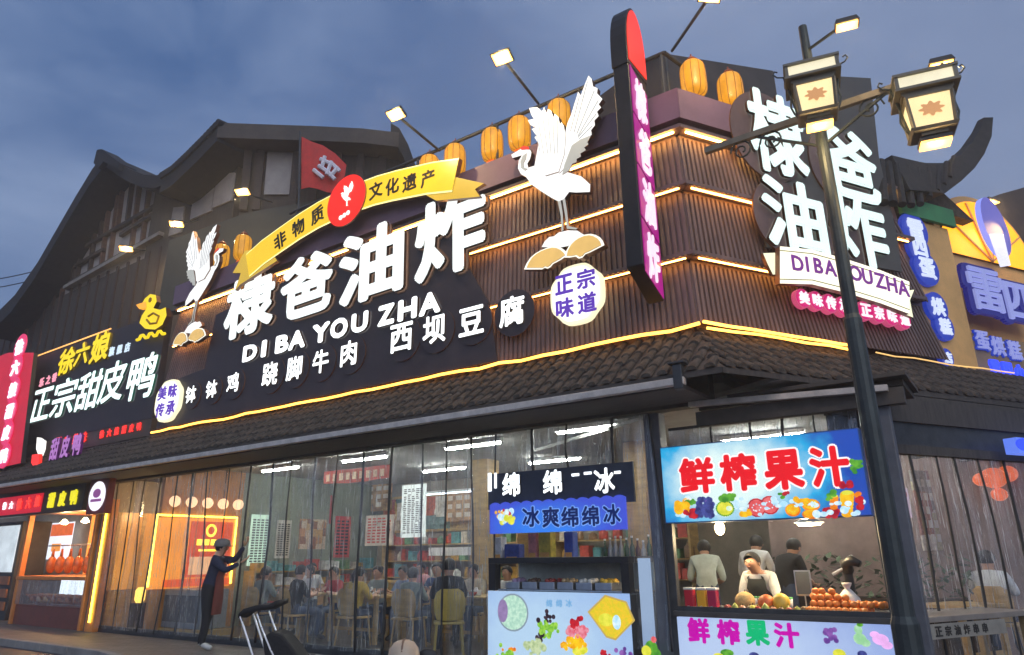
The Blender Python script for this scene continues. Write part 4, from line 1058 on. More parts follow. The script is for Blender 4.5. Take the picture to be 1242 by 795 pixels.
for px, py, nm in ((984, 92, 'l'), (1119, 106, 'r')):
    s = -1 if nm == 'l' else 1
    c = onY(px, py, PY - (0.30 if s < 0 else 0.45))
    lantern_box(c.x, c.y, c.z + 0.06, lrz, 'lantern', 0.74 if s < 0 else 0.79)
for px, py, sgn in ((1027, 31, 0), (1141, 79, 1)):
    c = onY(px, py, PY - 0.45)
    fr0 = Vector((LX, PY, onY(980, 62, PY).z)) if not sgn else e1
    ar = MB().tube([fr0, (c.x, c.y, c.z + 0.03)], 0.014, 8).build('spot_arm', iron, lm)
    mb = MB(); d = Vector((math.cos(lrz), math.sin(lrz), 0)); nn = Vector((-d.y, d.x, 0))
    def q(a, b, z): v = c + d * a + nn * b; return (v.x, v.y, c.z + z)
    mb.hexa([q(-.10, -.06, 0), q(.10, -.06, 0), q(.10, .06, 0), q(-.10, .06, 0), q(-.08, -.05, .05), q(.08, -.05, .05), q(.08, .05, .05), q(-.08, .05, .05)]); hd = mb.build('spot_head', black_m, ar)
    mb = MB(); mb.hexa([q(-.085, -.05, -.014), q(.085, -.05, -.014), q(.085, .05, -.014), q(-.085, .05, -.014), q(-.085, -.05, -.002), q(.085, -.05, -.002), q(.085, .05, -.002), q(-.085, .05, -.002)]); mb.build('lens', lamp_hot, hd); lamp_light(lm, q(0, 0, -0.07), 12)
# ------------------------------------------------------------------ the old timber framed house behind
OY = 2.0
ho = thing('timber_framed_house', 'tall old timber framed house with sweeping dark tiled roofs rising behind the sign facade', 'building', FL, (-10, OY, 0))
def O(px, py, y=OY): return FL.at(px, py, y)
def quad(mb, pts, y0, y1): mb.prism([O(*p) for p in pts], y0, y1)
# gable block wall
gw = [O(*q) for q in ((0, 392), (42, 338), (84, 268), (118, 216), (128, 206), (172, 222), (206, 226))]
MB().prism([(-26, 3.6), (-26, gw[0][1])] + gw + [(gw[-1][0], 3.6)], OY, OY + 6).build('gable_wall', plaster_m, ho)
# verge of the swept gable roof (thick dark board and tiles, overhanging towards the street)
ver = [(-12, 388), (18, 358), (46, 318), (70, 276), (92, 238), (112, 205), (127, 186)]
rgt = [(127, 186), (140, 195), (156, 205), (174, 212), (190, 213), (205, 206)]
def roof_strip(path, thick, y0, y1, name, m, dz=0.0):
    pts = [O(*q, y0) for q in path]
    poly = [(a, b + dz) for a, b in pts] + [(a, b + dz - thick) for a, b in pts[::-1]]
    return MB().prism(poly, y0, y1).build(name, m, ho)
YV = OY - 1.0
dark_tile = M('blackened_roof_tile', (0.02, 0.02, 0.022), 0.85, 0, 0.5, 6, 0.4)
roof_strip(ver, 0.62, YV, OY + 7, 'gable_roof', dark_tile)
roof_strip(rgt, 0.42, YV + 0.03, OY + 7, 'gable_roof', dark_tile)
roof_strip([(118, 205), (121, 183), (127, 183), (140, 193), (148, 204), (140, 208), (128, 200)], 0.02, YV - 0.1, YV + 0.5, 'ridge_tip', dark_tile) if False else None
mb = MB(); q = [O(*a, YV) for a in ((118, 200), (122, 184), (128, 183), (150, 200), (148, 208), (130, 198), (124, 206))]; mb.prism(q, YV - 0.12, YV + 0.4); mb.build('ridge_tip', dark_tile, ho)
# timber framing of the gable block
mb = MB(); mr = MB()
def post(m_, px0, py0, px1, py1, w, y=OY - 0.06):
    a, b = O(px0, py0), O(px1, py1); m_.bar((a[0], y, a[1]), (b[0], y, b[1]), 0.14, w)
for px, ya, yb in ((205, 228, 284), (184, 226, 300), (172, 224, 306), (163, 222, 268), (152, 222, 278), (148, 222, 318), (138, 226, 324), (129, 250, 290), (121, 256, 336), (112, 262, 300), (103, 285, 345), (95, 310, 350), (60, 362, 420), (40, 385, 440), (80, 340, 400)):
    mb = MB(); post(mb, px + (yb - ya) * -0.13, yb, px, ya, 0.10); mb.build('timber_post', timber_m if px % 2 else timber_red, ho)
mb = MB()
for a, b in (((88, 345), (205, 281)), ((84, 331), (130, 304)), ((150, 287), (205, 252)), ((98, 306), (205, 244))):
    p, q = O(*a), O(*b); MB().bar((p[0], OY - 0.09, p[1]), (q[0], OY - 0.09, q[1]), 0.12, 0.12).build('timber_rail', timber_m, ho)
p, q = O(88, 352), O(205, 287)
MB().bar((p[0], OY - 0.2, p[1]), (q[0], OY - 0.2, q[1]), 0.22, 0.12).build('sill', M('pale_sill_board', (0.26, 0.235, 0.21), 0.7, 0, 0.3, 4), ho)
# planked lower wall with battens
mb = MB()
x0, x1 = O(0, 420)[0], O(210, 330)[0]
MB().box(-26, x1, OY - 0.12, OY - 0.01, 3.7, O(140, 325)[1] - 0.25).build('plank_wall', plank_m, ho)
x = -25.8
while x < x1: mb.box(x, x + 0.12, OY - 0.17, OY - 0.121, 3.7, 10.3); x += 0.62
mb.build('batten', timber_m, ho)
MB().box(-26, -4.75, 1.62, 1.8, 0.12, 3.75).build('ground_wall', wallin_m, ho)
# second block: wall along the street, then the cross gable
vx0, vx1 = O(200, 260)[0], O(300, 250)[0]
w2 = [O(*q) for q in ((196, 222), (208, 218), (268, 160), (300, 163))]
MB().prism([(w2[0][0], 3.6)] + w2 + [(w2[-1][0], 3.6)], OY - 0.15, OY + 0.1).build('side_wall', plank_m, ho)
mb = MB()
for a, b in ((216, 262), (234, 252), (243, 247), (270, 233), (276, 230)):
    pass
mb = MB()
for (xa, xb, ya, yb) in ((218, 231, 255, 290), (244, 268, 228, 270), (271, 292, 215, 256)):
    sl = -0.46
    q = [O(xa - 6, yb + 0), O(xb - 4, yb + (xb - xa) * sl), O(xb, ya + (xb - xa) * sl * 0.2), O(xa, ya)]
    mb.prism(q, OY - 0.2, OY - 0.151)
mb.build('plaster_panel', plaster_m, ho)
VO = FL.w(vx1, OY - 0.15, 0)
FV = Frame((VO.x, VO.y), R(10))
def inL(fr, x, y, z): return FL.loc(fr.w(x, y, z))
def fvprism(poly, y0, y1, name, m, par=ho):
    n = len(poly); A = sum(poly[i][0] * poly[(i + 1) % n][1] - poly[(i + 1) % n][0] * poly[i][1] for i in range(n))
    if A < 0: poly = poly[::-1]
    mb = MB(); mb.v = [inL(FV, x, y0, z) for x, z in poly] + [inL(FV, x, y1, z) for x, z in poly]
    mb.f = [list(range(n)), list(range(2 * n - 1, n - 1, -1))] + [[i, i + n, (i + 1) % n + n, (i + 1) % n] for i in range(n)]; mb.mi = [0] * len(mb.f)
    return mb.build(name, m, par)
fw = [FV.at(*q, 0) for q in ((300, 163), (476, 172), (500, 215), (512, 262))]
fvprism([(0, 5)] + fw + [(fw[-1][0], 5)], 0, 5.0, 'front_wall', M('dim_brown_plank_wall', (0.05, 0.04, 0.034), 0.8, 0, 0.35, 2, 0.3, (8, 8, 0.5)))
for q in ([(326, 168), (358, 170), (354, 236), (320, 236)],):
    fvprism([FV.at(*a, -0.06) for a in q], -0.06, -0.01, 'plaster_panel', plaster_m)
for xs in (303, 318, 362, 385, 412, 440, 466):
    a, b = FV.at(xs, 166, -0.1), FV.at(xs - 8, 255, -0.1)
    mb = MB(); mb.bar(inL(FV, a[0], -0.05, a[1]), inL(FV, b[0], -0.05, b[1]), 0.18, 0.2); mb.build('timber_post', timber_m, ho)
fvprism([FV.at(*a, -0.4) for a in ((205, 292), (300, 258), (400, 240), (520, 268), (520, 340), (190, 380))], -0.4, -0.12, 'lower_wall', M('grey_green_render', (0.055, 0.058, 0.052), 0.85, 0, 0.2, 1.2, 0.15))
# roof of the cross gable: street eave with tile ends, long eave towards the corner
ep = [O(*q, OY - 1.1) for q in ((197, 213), (210, 205), (228, 188), (246, 170), (266, 149))]
mb = MB(); mb.prism([(a, b) for a, b in ep] + [(a, b - 0.55) for a, b in ep[::-1]], OY - 1.1, OY + 4); mb.build('street_eave', dark_tile, ho)
mb = MB()
for i in range(22):
    t = i / 21 * 4; k = min(3, int(t)); f = t - k
    a = (ep[k][0] + (ep[k + 1][0] - ep[k][0]) * f, ep[k][1] + (ep[k + 1][1] - ep[k][1]) * f)
    mb.tube([(a[0], OY - 1.16, a[1] - 0.02), (a[0], OY + 0.6, a[1] + 0.12)], 0.10, 8)
mb.build('roof_tiles', dark_tile, ho)
CO = FL.w(ep[-1][0], OY - 1.1, 0)
FV2 = Frame((CO.x, CO.y), R(10))
eq = [FV2.at(*q, 0) for q in ((265, 149), (320, 151), (380, 153), (440, 156), (484, 161))]
def fv2(poly, y0, y1, name, m):
    n = len(poly); A = sum(poly[i][0] * poly[(i + 1) % n][1] - poly[(i + 1) % n][0] * poly[i][1] for i in range(n))
    if A < 0: poly = poly[::-1]
    mb = MB(); mb.v = [inL(FV2, x, y0, z) for x, z in poly] + [inL(FV2, x, y1, z) for x, z in poly]
    mb.f = [list(range(n)), list(range(2 * n - 1, n - 1, -1))] + [[i, i + n, (i + 1) % n + n, (i + 1) % n] for i in range(n)]; mb.mi = [0] * len(mb.f)
    return mb.build(name, m, ho)
fv2(eq + [(a, b - 0.45) for a, b in eq[::-1]], 0.0, 4.0, 'long_eave', M('weathered_fascia', (0.07, 0.058, 0.05), 0.8, 0, 0.3, 3, 0.2))
dn = [FV2.at(*q, 0.2) for q in ((474, 152), (484, 158), (495, 178), (508, 215), (500, 218), (488, 190), (474, 168))]
fv2(dn, 0.1, 3.0, 'verge', dark_tile)
# lamps on the old house
for px, py, bx_, by_, lab in ((153, 302, 176, 304, 'lowest floodlight on the old house, in front of the timber gable'), (214, 272, 240, 268, 'middle floodlight on the old house, between its two roofs'), (294, 233, 330, 246, 'floodlight on the old house beside the red banner')):
    a = O(bx_, by_, OY - 0.2); b = O(px, py, OY - 1.4)
    floodlight(FL, (a[0], OY - 0.2, a[1]), (b[0], OY - 1.4, b[1]), lab, 0.36, 65)

# ------------------------------------------------------------------ red banner
bn = thing('red_banner', 'red swallow-edged banner with white brush marks hanging before the old house', 'banner', FV, (FV.at(367, 240, -0.9)[0], -0.9, FV.at(367, 245, -0.9)[1]))
def B(px, py, y=-0.9): x, z = FV.at(px, py, y); return (x, y, z)
mb = MB()
cl_pts = [[(366, 166), (378, 170), (392, 178), (406, 187), (420, 198)], [(365, 185), (379, 189), (392, 195), (405, 203), (418, 211)], [(365, 205), (378, 208), (391, 213), (402, 219), (414, 224)], [(365, 228), (375, 229), (384, 229), (396, 231), (408, 236)]]
vs = []
for r, row in enumerate(cl_pts):
    for c, q in enumerate(row):
        x, z = FV.at(*q, -0.9); vs.append((x, -0.9 + 0.09 * math.sin(c * 1.9 + r * 0.8), z))
b = [(x, y + 0.02, z) for x, y, z in vs]
mb.add(vs + b, [(r * 5 + c, r * 5 + c + 1, r * 5 + c + 6, r * 5 + c + 5) for r in range(3) for c in range(4)] + [(20 + r * 5 + c, 20 + r * 5 + c + 5, 20 + r * 5 + c + 6, 20 + r * 5 + c + 1) for r in range(3) for c in range(4)])
mb.build('cloth', M('red_banner_cloth', (0.62, 0.035, 0.03), 0.75, 0, 0.2, 3, 0.1), bn, smooth=True)
mb = MB(); a = B(365, 160); c = B(363, 262); mb.tube([(a[0] - 0.02, a[1], a[2]), (c[0] - 0.02, c[1], c[2])], 0.03); mb.build('pole', dark_m, bn)
mb = MB()
for s in ([(388, 193), (404, 200), (412, 208)], [(394, 190), (390, 204)], [(402, 196), (396, 212)], [(410, 203), (400, 215)], [(386, 201), (398, 209), (406, 218)], [(380, 206), (392, 216)]):
    mb.tube([(FV.at(*q, -1.02)[0], -1.02, FV.at(*q, -1.02)[1]) for q in s], 0.055, 6)
mb.build('brush_marks', M('white_brush_print', (0.75, 0.72, 0.78), 0.7), bn)

# ------------------------------------------------------------------ duck shop: sign band, vertical sign, duck
dk = thing('duck_shop_sign', 'dark duck shop sign board with white lit characters 正宗甜皮鸭 left of the crane', 'sign', FL, (-6.5, -0.1, 4.5))
DY = -0.12
fr_ = [FL.at(*q, DY) for q in ((44, 428), (142, 392), (186, 384), (184, 500), (34, 545))]
MB().box(-9.85, -3.05, DY, 0.02, 4.35, 6.75).build('board', board_m, dk)
MB().box(-9.85, -3.05, DY + 0.01, 0.02, 3.98, 4.345).build('lower_board', M('brown_green_board', (0.10, 0.07, 0.05), 0.6, 0, 0.3, 2), dk)
orl = E('lit_orange_edge', (1, 0.45, 0.12), 1.6, False, 0.5, 1.5)
mb = MB(); mb.tube([(-9.80, DY - 0.03, 4.36), (-9.80, DY - 0.03, 6.80)], 0.03, 6); mb.tube([(-9.80, DY - 0.03, 6.80), (-5.5, DY - 0.03, 6.80)], 0.018, 6); mb.build('edge_light', orl, dk)
for ch, px, py, hp in (('正', 50, 491, 37), ('宗', 78, 482, 44), ('甜', 108, 474, 44), ('皮', 137, 463, 47), ('鸭', 172, 457, 52)):
    x, z, h = spot(FL, px, py, hp, DY - 0.05); w = wid(FL, px, py, hp * 0.62, DY - 0.05)
    mb = MB(); put_char(mb, ch, x, z, h, DY - 0.06, 0.05, w=w, bold=0.022, n=6, shear=0.12); mb.build('letter', [acr_cool, M('green_letter_return', (0.05, 0.25, 0.15), 0.4)], dk)
yl = E('lit_lemon_letter', (1, 0.72, 0.005), 1.0, False, 0.15)
for ch, px, py, hp in (('徐', 81, 438, 30), ('六', 100, 429, 26), ('娘', 122, 421, 34)):
    x, z, h = spot(FL, px, py, hp, DY - 0.05); w = wid(FL, px, py, hp * 0.62, DY - 0.05)
    mb = MB(); put_char(mb, ch, x, z, h, DY - 0.06, 0.05, w=w, bold=0.04, n=6, shear=0.1); mb.build('letter', [yl, M('mustard_letter_return', (0.4, 0.25, 0.02), 0.4)], dk)
mb = MB()
for ch, px, py in (('旗', 136, 426.5), ('舰', 145.5, 424), ('店', 155, 421.5)): x, z, h = spot(FL, px, py, 10.5, DY); put_char(mb, ch, x, z, h, DY - 0.02, 0.02, bold=0.02, n=6, m=0, ms=0)
mb.build('small_lettering', E('lit_ice_letter', (0.7, 0.85, 1), 0.9, False), dk)
mb = MB()
for ch, px, py in (('乐', 51, 464), ('之', 59, 461), ('香', 66.5, 458)): x, z, h = spot(FL, px, py, 10, DY); put_char(mb, ch, x, z, h, DY - 0.02, 0.02, bold=0.03, n=6, m=0, ms=0)
mb.build('small_lettering', E('lit_rose_letter', (0.95, 0.35, 0.45), 1.1, False), dk)
red_t = E('lit_red_letter', (0.95, 0.03, 0.02), 1.3, False)
mb = MB()
for i, ch in enumerate('徐六娘甜皮鸭'): 
    x, z, h = spot(FL, 124 + i * 9, 527 - i * 1.9, 9.5, DY); put_char(mb, ch, x, z, h, DY - 0.02, 0.02, bold=0.05, n=6, m=0, ms=0)
mb.build('red_lettering', red_t, dk)
mb = MB()
for i, ch in enumerate('正宗美味'): 
    x, z, h = spot(FL, 71 + i * 10.5, 537 - i * 2.2, 12, DY); put_char(mb, ch, x, z, h, DY - 0.02, 0.02, bold=0.05, n=6, m=0, ms=0)
mb.build('red_lettering', red_t, dk)
ps = thing('figure_sign', 'violet lit characters with a small white bird figure under the duck shop sign', 'sign', FL, (-8, -0.4, 4.0))
for ch, px, py, hp in (('甜', 67, 545, 26), ('皮', 80, 542, 26), ('鸭', 94, 539, 26)):
    x, z, h = spot(FL, px, py, hp, -0.4); mb = MB(); put_char(mb, ch, x, z, h, -0.42, 0.06, w=h * 0.8, bold=0.04, n=6); mb.build('letter', [E('lit_orchid_letter', (0.50, 0.20, 0.58), 0.8, False, 0.2), M('violet_return', (0.2, 0.04, 0.25), 0.4)], ps)
q = [FL.at(*a, -0.42) for a in ((47, 531), (53, 535), (52, 545), (49, 553), (46, 545))]
MB().prism(q, -0.46, -0.36).build('bird_body', E('lit_white_mark', (1, 0.96, 0.9), 1.3, False), ps)
q = [FL.at(*a, -0.43) for a in ((41, 552), (50, 551), (49, 563), (44, 568), (40, 562))]
MB().prism(q, -0.47, -0.40).build('red_bib', red_t, ps)
# duck outline
du = thing('duck_emblem', 'yellow lit cartoon-free duck outline above the duck shop sign'.replace('cartoon-free ', ''), 'emblem', FL, (-4, -0.2, 6.4))
dq = [(176, 362), (182, 357), (189, 358), (190, 366), (186, 374), (194, 376), (201, 373), (202, 383), (197, 394), (188, 400), (176, 399), (169, 392), (172, 383), (178, 374), (170, 372)]
P_ = [FL.at(*a, -0.3) for a in dq]
MB().prism(P_, -0.3, -0.2, 0, 1).build('duck_body', [E('lit_yellow_duck', (1, 0.72, 0.01), 0.95, True, 0.12), acr_side], du)
mb = MB(); c = [FL.at(*a, -0.31) for a in ((180, 384), (186, 380), (193, 384), (190, 392), (182, 393), (178, 388))]
mb.tube([(a, -0.31, b) for a, b in c], 0.025, 6); e = FL.at(182, 364, -0.31); mb.disc(e[0], e[1], 0.06, -0.315, -0.301, 12)
mb.build('outline', M('amber_outline', (0.45, 0.22, 0.02), 0.5), du)
MB().prism([FL.at(*a, -0.31) for a in ((165, 370), (177, 366), (178, 373), (169, 375))], -0.315, -0.22).build('beak', E('lit_orange_beak', (1, 0.4, 0.03), 1.1, False), du)
mb = MB()
wv = [FL.at(166 + i * 2.6, 410 - i * 0.6 + (2.6 if i % 4 < 2 else -1.5), -0.25) for i in range(14)]
mb.tube([(a, -0.25, b) for a, b in wv], 0.035, 6); mb.build('wave', E('lit_yellow_duck', (1, 0.80, 0.04), 1.3, True), du)
# vertical red projecting sign at the far left
vr = thing('vertical_red_sign', 'tall red lit sign with a column of glowing pink-white characters at the left edge', 'sign', FL, (-9.9, -0.6, 4.1))
q = [FL.at(*a, -0.55) for a in ((10, 428), (41, 428), (25, 562), (-20, 572), (-20, 440))]
MB().prism(q, -0.55, -0.45, 0, 1).build('panel', [E('lit_crimson_face', (0.62, 0.004, 0.02), 0.8, True, 0.25, 2), black_m], vr)
pg = E('lit_hot_pink_halo', (0.85, 0.04, 0.16), 0.8, False, 0.2); pw_ = E('lit_pinkish_white', (1, 0.85, 0.95), 1.6, False)
for ch, px, py in (('徐', 23, 421), ('六', 18, 446), ('娘', 15, 473), ('甜', 11, 499), ('皮', 7, 525), ('鸭', 4, 553)):
    x, z, h = spot(FL, px, py, 17, -0.6); mb = MB(); mb.disc(x, z, h * 0.86, -0.58, -0.552, 20); pl = mb.build('plate', pg, vr)  # emissive disc painted as the glow round each character
    mb = MB(); put_char(mb, ch, x, z, h, -0.61, 0.03, w=h * 1.1, bold=0.04, n=6, m=0, ms=0); mb.build('letter', pw_, pl)
fg = thing('drink_cabinet', 'pale lit drink cabinet at the far left edge beside the duck stall', 'cabinet', FL, (-11, 0.4, 0.12))
e0, e1 = FL.at(-30, 690, 0.3)[0], FL.at(17, 690, 0.3)[0]
MB().box(e0, e1, 0.3, 1.0, 0.12, 2.5).build('body', dark_m, fg, bevel=.02); MB().box(e0 + .1, e1 - .1, 0.28, 0.299, 1.25, 2.4).build('lit_front', E('lit_cool_front', (0.62, 0.70, 0.75), 0.9, True, 0.5, 4), fg)
for zz_ in (0.35, 0.65, 0.95): MB().box(e0 + .1, e1 - .1, 0.26, 0.299, zz_, zz_ + .2).build('drawer', M('rust_drawer', (0.30, 0.12, 0.06), 0.5, 0, 0.4), fg)
# lower duck shop: small sign box, round logo sign
ld = thing('shop_front_sign', 'low red and black shop front sign with yellow characters 甜皮鸭', 'sign', FL, (-8.5, -0.3, 2.7))
p0, p1 = FL.at(-6, 622, -0.3), FL.at(104, 590, -0.3)
zb_, zt_ = FL.at(60, 621, -0.3)[1], FL.at(60, 594, -0.3)[1]
MB().box(-11.5, p1[0], -0.3, -0.1, zb_ - 0.03, zt_ + 0.05).build('box', black_m, ld, bevel=0.01)
xr = FL.at(52, 607, -0.3)[0]
MB().box(-11.4, xr, -0.312, -0.301, zb_ + 0.02, zt_ - 0.06).build('red_panel', E('lit_crimson_face', (0.62, 0.004, 0.02), 0.8, True), ld)
for ch, px, py in (('甜', 62, 607), ('皮', 75, 605), ('鸭', 89, 603)):
    x, z, h = spot(FL, px, py, 18, -0.32); mb = MB(); put_char(mb, ch, x, z, h, -0.33, 0.03, w=h * 0.92, bold=0.05, n=6, m=0, ms=0); mb.build('letter', E('lit_lime_yellow_letter', (0.9, 0.8, 0.01), 0.95, False), ld)
for ch, px, py in (('徐', 6, 614), ('六', 14, 613)):
    x, z, h = spot(FL, px, py, 9, -0.32); mb = MB(); put_char(mb, ch, x, z, h, -0.34, 0.02, bold=0.05, n=6, m=0, ms=0); mb.build('letter', pw_, ld)
for ch, px, py in (('徐', 24, 612), ('六', 35, 610), ('娘', 46, 608)):
    x, z, h = spot(FL, px, py, 14, -0.32); mb = MB(); put_char(mb, ch, x, z, h, -0.34, 0.02, bold=0.05, n=6, m=0, ms=0); mb.build('letter', E('lit_scarlet_letter', (1, 0.05, 0.03), 1.1, False), ld)
rd = thing('round_logo_sign', 'dark red square sign box with white round lit emblem beside the duck counter', 'sign', FL, (-5.6, -0.45, 2.4))
x, z, h = spot(FL, 118, 602, 42, -0.45); w = wid(FL, 118, 602, 22, -0.45)
MB().box(x - w / 2, x + w / 2, -0.45, -0.3, z - h / 2, z + h / 2).build('box', M('dark_red_box', (0.22, 0.03, 0.03), 0.5), rd, bevel=0.01)
MB().disc(x, z, w * 0.43, -0.462, -0.451, 28, 0, 0, h * 0.42).build('disc', E('lit_lilac_white_disc', (0.85, 0.85, 0.95), 1.2, False), rd)
mb = MB(); mb.disc(x, z + h * 0.08, w * 0.2, -0.472, -0.463, 16, 0, 0, h * 0.13); mb.box(x - w * 0.28, x + w * 0.28, -0.472, -0.463, z - h * 0.16, z - h * 0.08); mb.build('emblem', E('lit_purple_mark', (0.35, 0.10, 0.35), 0.6, False), rd)
# ------------------------------------------------------------------ fresh juice stall
JX0, JX1 = 8.30, 10.42
js = thing('juice_stall', 'fresh juice stall with bright blue lit sign above an open fruit counter', 'food stall', FL, (9.36, 0.0, 0.12))
for x in (JX0 - 0.02, JX1 + 0.02):
    MB().box(x - 0.045, x + 0.045, 0.0, 0.09, 0.12, 1.82).build('post', dark_m, js, bevel=0.006)
zs0, zs1 = 1.815, 2.665
sx0, sx1 = 8.28, 10.40
cw = [(sx0 + (sx1 - sx0) * 0.42), -0.065, zs0 + 0.45]
sg = MB().box(sx0, sx1, -0.06, 0.08, zs0, zs1).build('sign_box', M('blue_sign_casing', (0.03, 0.10, 0.30), 0.4), js, bevel=0.008)
base_j = Vector((9.36, 0.0, 0.12))
ctr = Vector((sx0 + 0.78, -0.065, zs0 + 0.45)) - base_j
MB().box(sx0 + 0.012, sx1 - 0.012, -0.068, -0.061, zs0 + 0.012, zs1 - 0.012).build('lit_face', lightbox('lit_sky_blue_print', (0.80, 1.0, 0.98), (0.0, 0.06, 0.46), ctr, (1.25, 1.0, 0.75), 0.90, (0.01, 0.42, 0.80), (0.22, 0.46, 0.84)), sg)
red_l = E('lit_red_print', (0.80, 0.006, 0.012), 0.9, False, 0.15); wht_l = E('lit_white_outline', (1, 0.93, 0.93), 0.9, False)
for ch, px, py, hp, wp in (('鲜', 845, 577, 44, 43), ('榨', 895, 573, 46, 45), ('果', 950, 570, 49, 49), ('汁', 1006, 566, 50, 49)):
    x, z, h = spot(FL, px, py, hp, -0.07); w = wid(FL, px, py, wp, -0.07)
    mb = MB(); put_char(mb, ch, x, z, h * 1.10, -0.071, 0.003, w=w * 1.10, bold=0.085, n=12, m=0, ms=0); o = mb.build('outline', wht_l, sg)
    mb = MB(); put_char(mb, ch, x, z, h, -0.076, 0.003, w=w, bold=0.045, n=10, m=0, ms=0); mb.build('letter', red_l, o)
def printed(par, specs, y, fr=FL):
    """flat printed fruit shapes on a lit face: (part name, colour material, list of (px, py, radius px, squash))"""
    for i, (nm, m, ds) in enumerate(specs):
        mb = MB()
        for j, (px, py, r, sq) in enumerate(ds):
            x, z, h = spot(fr, px, py, 2 * r, y); yy = y - 0.0006 * j - 0.0012 * i
            mb.disc(x, z, h / 2, yy - 0.0005, yy, 14, 0, 0, h / 2 * sq)
        mb.build(nm, m, par)
P_yel = E2('print_yellow', (1.0, 0.62, 0.01), (0.9, 0.36, 0.0), 0.85); P_red = E2('print_red', (0.70, 0.02, 0.03), (0.32, 0.0, 0.02), 0.8); P_pink = E2('print_pink', (0.9, 0.22, 0.22), (0.75, 0.06, 0.06), 0.85)
P_pur = E2('print_purple', (0.08, 0.10, 0.38), (0.02, 0.02, 0.12), 0.8); P_grn = E2('print_green', (0.16, 0.50, 0.04), (0.03, 0.22, 0.02), 0.8); P_org = E2('print_orange', (1.0, 0.32, 0.01), (0.75, 0.14, 0.0), 0.85)
P_lem = E2('print_lemon', (0.90, 0.85, 0.08), (0.62, 0.66, 0.02), 0.85); P_wht = E2('print_white', (0.8, 0.93, 1.0), (0.35, 0.70, 0.9), 0.9, 20); P_dk = E2('print_dark', (0.10, 0.05, 0.07), (0.02, 0.01, 0.02), 0.6)
P_vio = E2('print_violet', (0.36, 0.14, 0.52), (0.12, 0.04, 0.28), 0.75); P_mint = E2('print_mint', (0.55, 0.85, 0.55), (0.30, 0.66, 0.30), 0.8)
random.seed(3)
gr = [(846 + random.uniform(0, 20), 606 + random.uniform(-1, 20), 3.4, 1) for _ in range(26)]
rr_ = random.uniform
def blob(cx, cy, n, rx, ry, r): return [(cx + rr_(-rx, rx), cy + rr_(-ry, ry), 1.3 * r * rr_(.6, 1.15), rr_(.7, 1.0)) for _ in range(n)]
def ring_(cx, cy, r, n, q): return [(cx + r * math.cos(6.283 * k / n), cy + r * .85 * math.sin(6.283 * k / n), q, 1) for k in range(n)]
printed(sg, [
    ('splash_print', P_wht, [(820 + i * 5.3 + rr_(-4, 4), 617 + rr_(-12, 8), rr_(2, 5.5), rr_(.5, 1)) for i in range(44)]),
    ('pineapple_print', P_yel, blob(828, 615, 12, 7, 6, 4.4) + blob(905, 622, 8, 6, 3, 3)), ('leaf_print', P_grn, blob(836, 609, 8, 6, 3, 2.6) + blob(882, 605, 9, 7, 4, 3.4) + blob(889, 601, 4, 3, 3, 2.5) + blob(948, 601, 5, 4, 3, 2) + blob(1008, 602, 7, 4, 6, 3) + blob(1039, 564, 16, 6, 5, 2.6) + blob(1036, 571, 6, 3, 3, 2)),
    ('berry_print', P_red, blob(838, 623, 12, 7, 3, 3.6) + blob(1010, 622, 16, 8, 5, 3.2) + blob(1027, 589, 8, 5, 4, 3) + blob(1043, 611, 7, 3, 6, 3.4) + blob(956, 600, 4, 4, 2, 2.2)),
    ('grape_print', P_pur, [(846 + rr_(0, 19), 606 + rr_(-2, 21), 3.2, 1) for _ in range(44)]), ('grape_print', P_vio, [(847 + rr_(0, 17), 606 + rr_(-2, 18), 1.3, 1) for _ in range(16)]),
    ('lime_print', P_lem, [(880, 617, 11, .9)] + blob(1027, 612, 8, 5, 9, 4)), ('lime_print', P_grn, ring_(880, 617, 10.4, 26, 1.1)),
    ('grapefruit_print', P_red, [(918, 616, 11.5, 1), (934, 613, 11.5, 1)]), ('grapefruit_print', P_pink, [(918, 616, 9.8, 1), (934, 613, 9.8, 1)]), ('pith_print', P_wht, ring_(918, 616, 5, 8, 0.9) + ring_(934, 613, 5, 8, 0.9)),
    ('orange_print', P_org, [(962, 619, 9.5, .85), (984, 613, 11, .7), (984, 624, 11, .55)]), ('orange_print', P_yel, [(962, 618, 7.8, .85), (984, 612, 9, .65), (984, 623, 9, .5)] + blob(972, 608, 7, 9, 3, 3)), ('pith_print', P_lem, ring_(962, 618, 4, 7, .8) + ring_(984, 612, 5, 8, .8)),
    ('juice_print', P_yel, [(1028, 600 + 4 * k, 8.5 - .3 * k, .6) for k in range(7)]), ('juice_print', P_org, [(1012, 604 + 3 * k, 5.5 - .2 * k, .6) for k in range(5)] + blob(1041, 601, 5, 3, 3, 2.5)), ('juice_print', P_lem, [(1028, 598, 7, .4), (1012, 602, 4.6, .4)])], -0.0695)
# counter with lit front, counter top and rim
MB().box(JX0, JX1 + 0.08, 0.02, 0.95, 0.12, 0.80).build('counter_body', dark_m, js)
ctr = Vector((9.0, -0.02, 0.5)) - base_j
cf = MB().box(JX0 + 0.01, JX1 + 0.08, -0.02, 0.019, 0.13, 0.845).build('counter_front', lightbox('lit_pale_blue_print', (0.55, 0.70, 1.0), (0.30, 0.42, 0.85), ctr, (1.6, 1.0, 0.8), 0.80), js)
MB().box(JX0 - 0.02, JX1 + 0.12, -0.05, 0.98, 0.85, 0.905).build('counter_top', M('dark_counter_top', (0.07, 0.065, 0.06), 0.35, 0, 0.3, 4), js, bevel=0.008)
MB().box(JX0 + 0.03, JX1 + 0.05, -0.03, -0.01, 0.906, 0.955).build('rim', dark_m, js)
mag = E('print_magenta', (0.60, 0.0, 0.42), 0.8, False, 0.15); grn = E('print_emerald', (0.0, 0.50, 0.18), 0.8, False, 0.15)
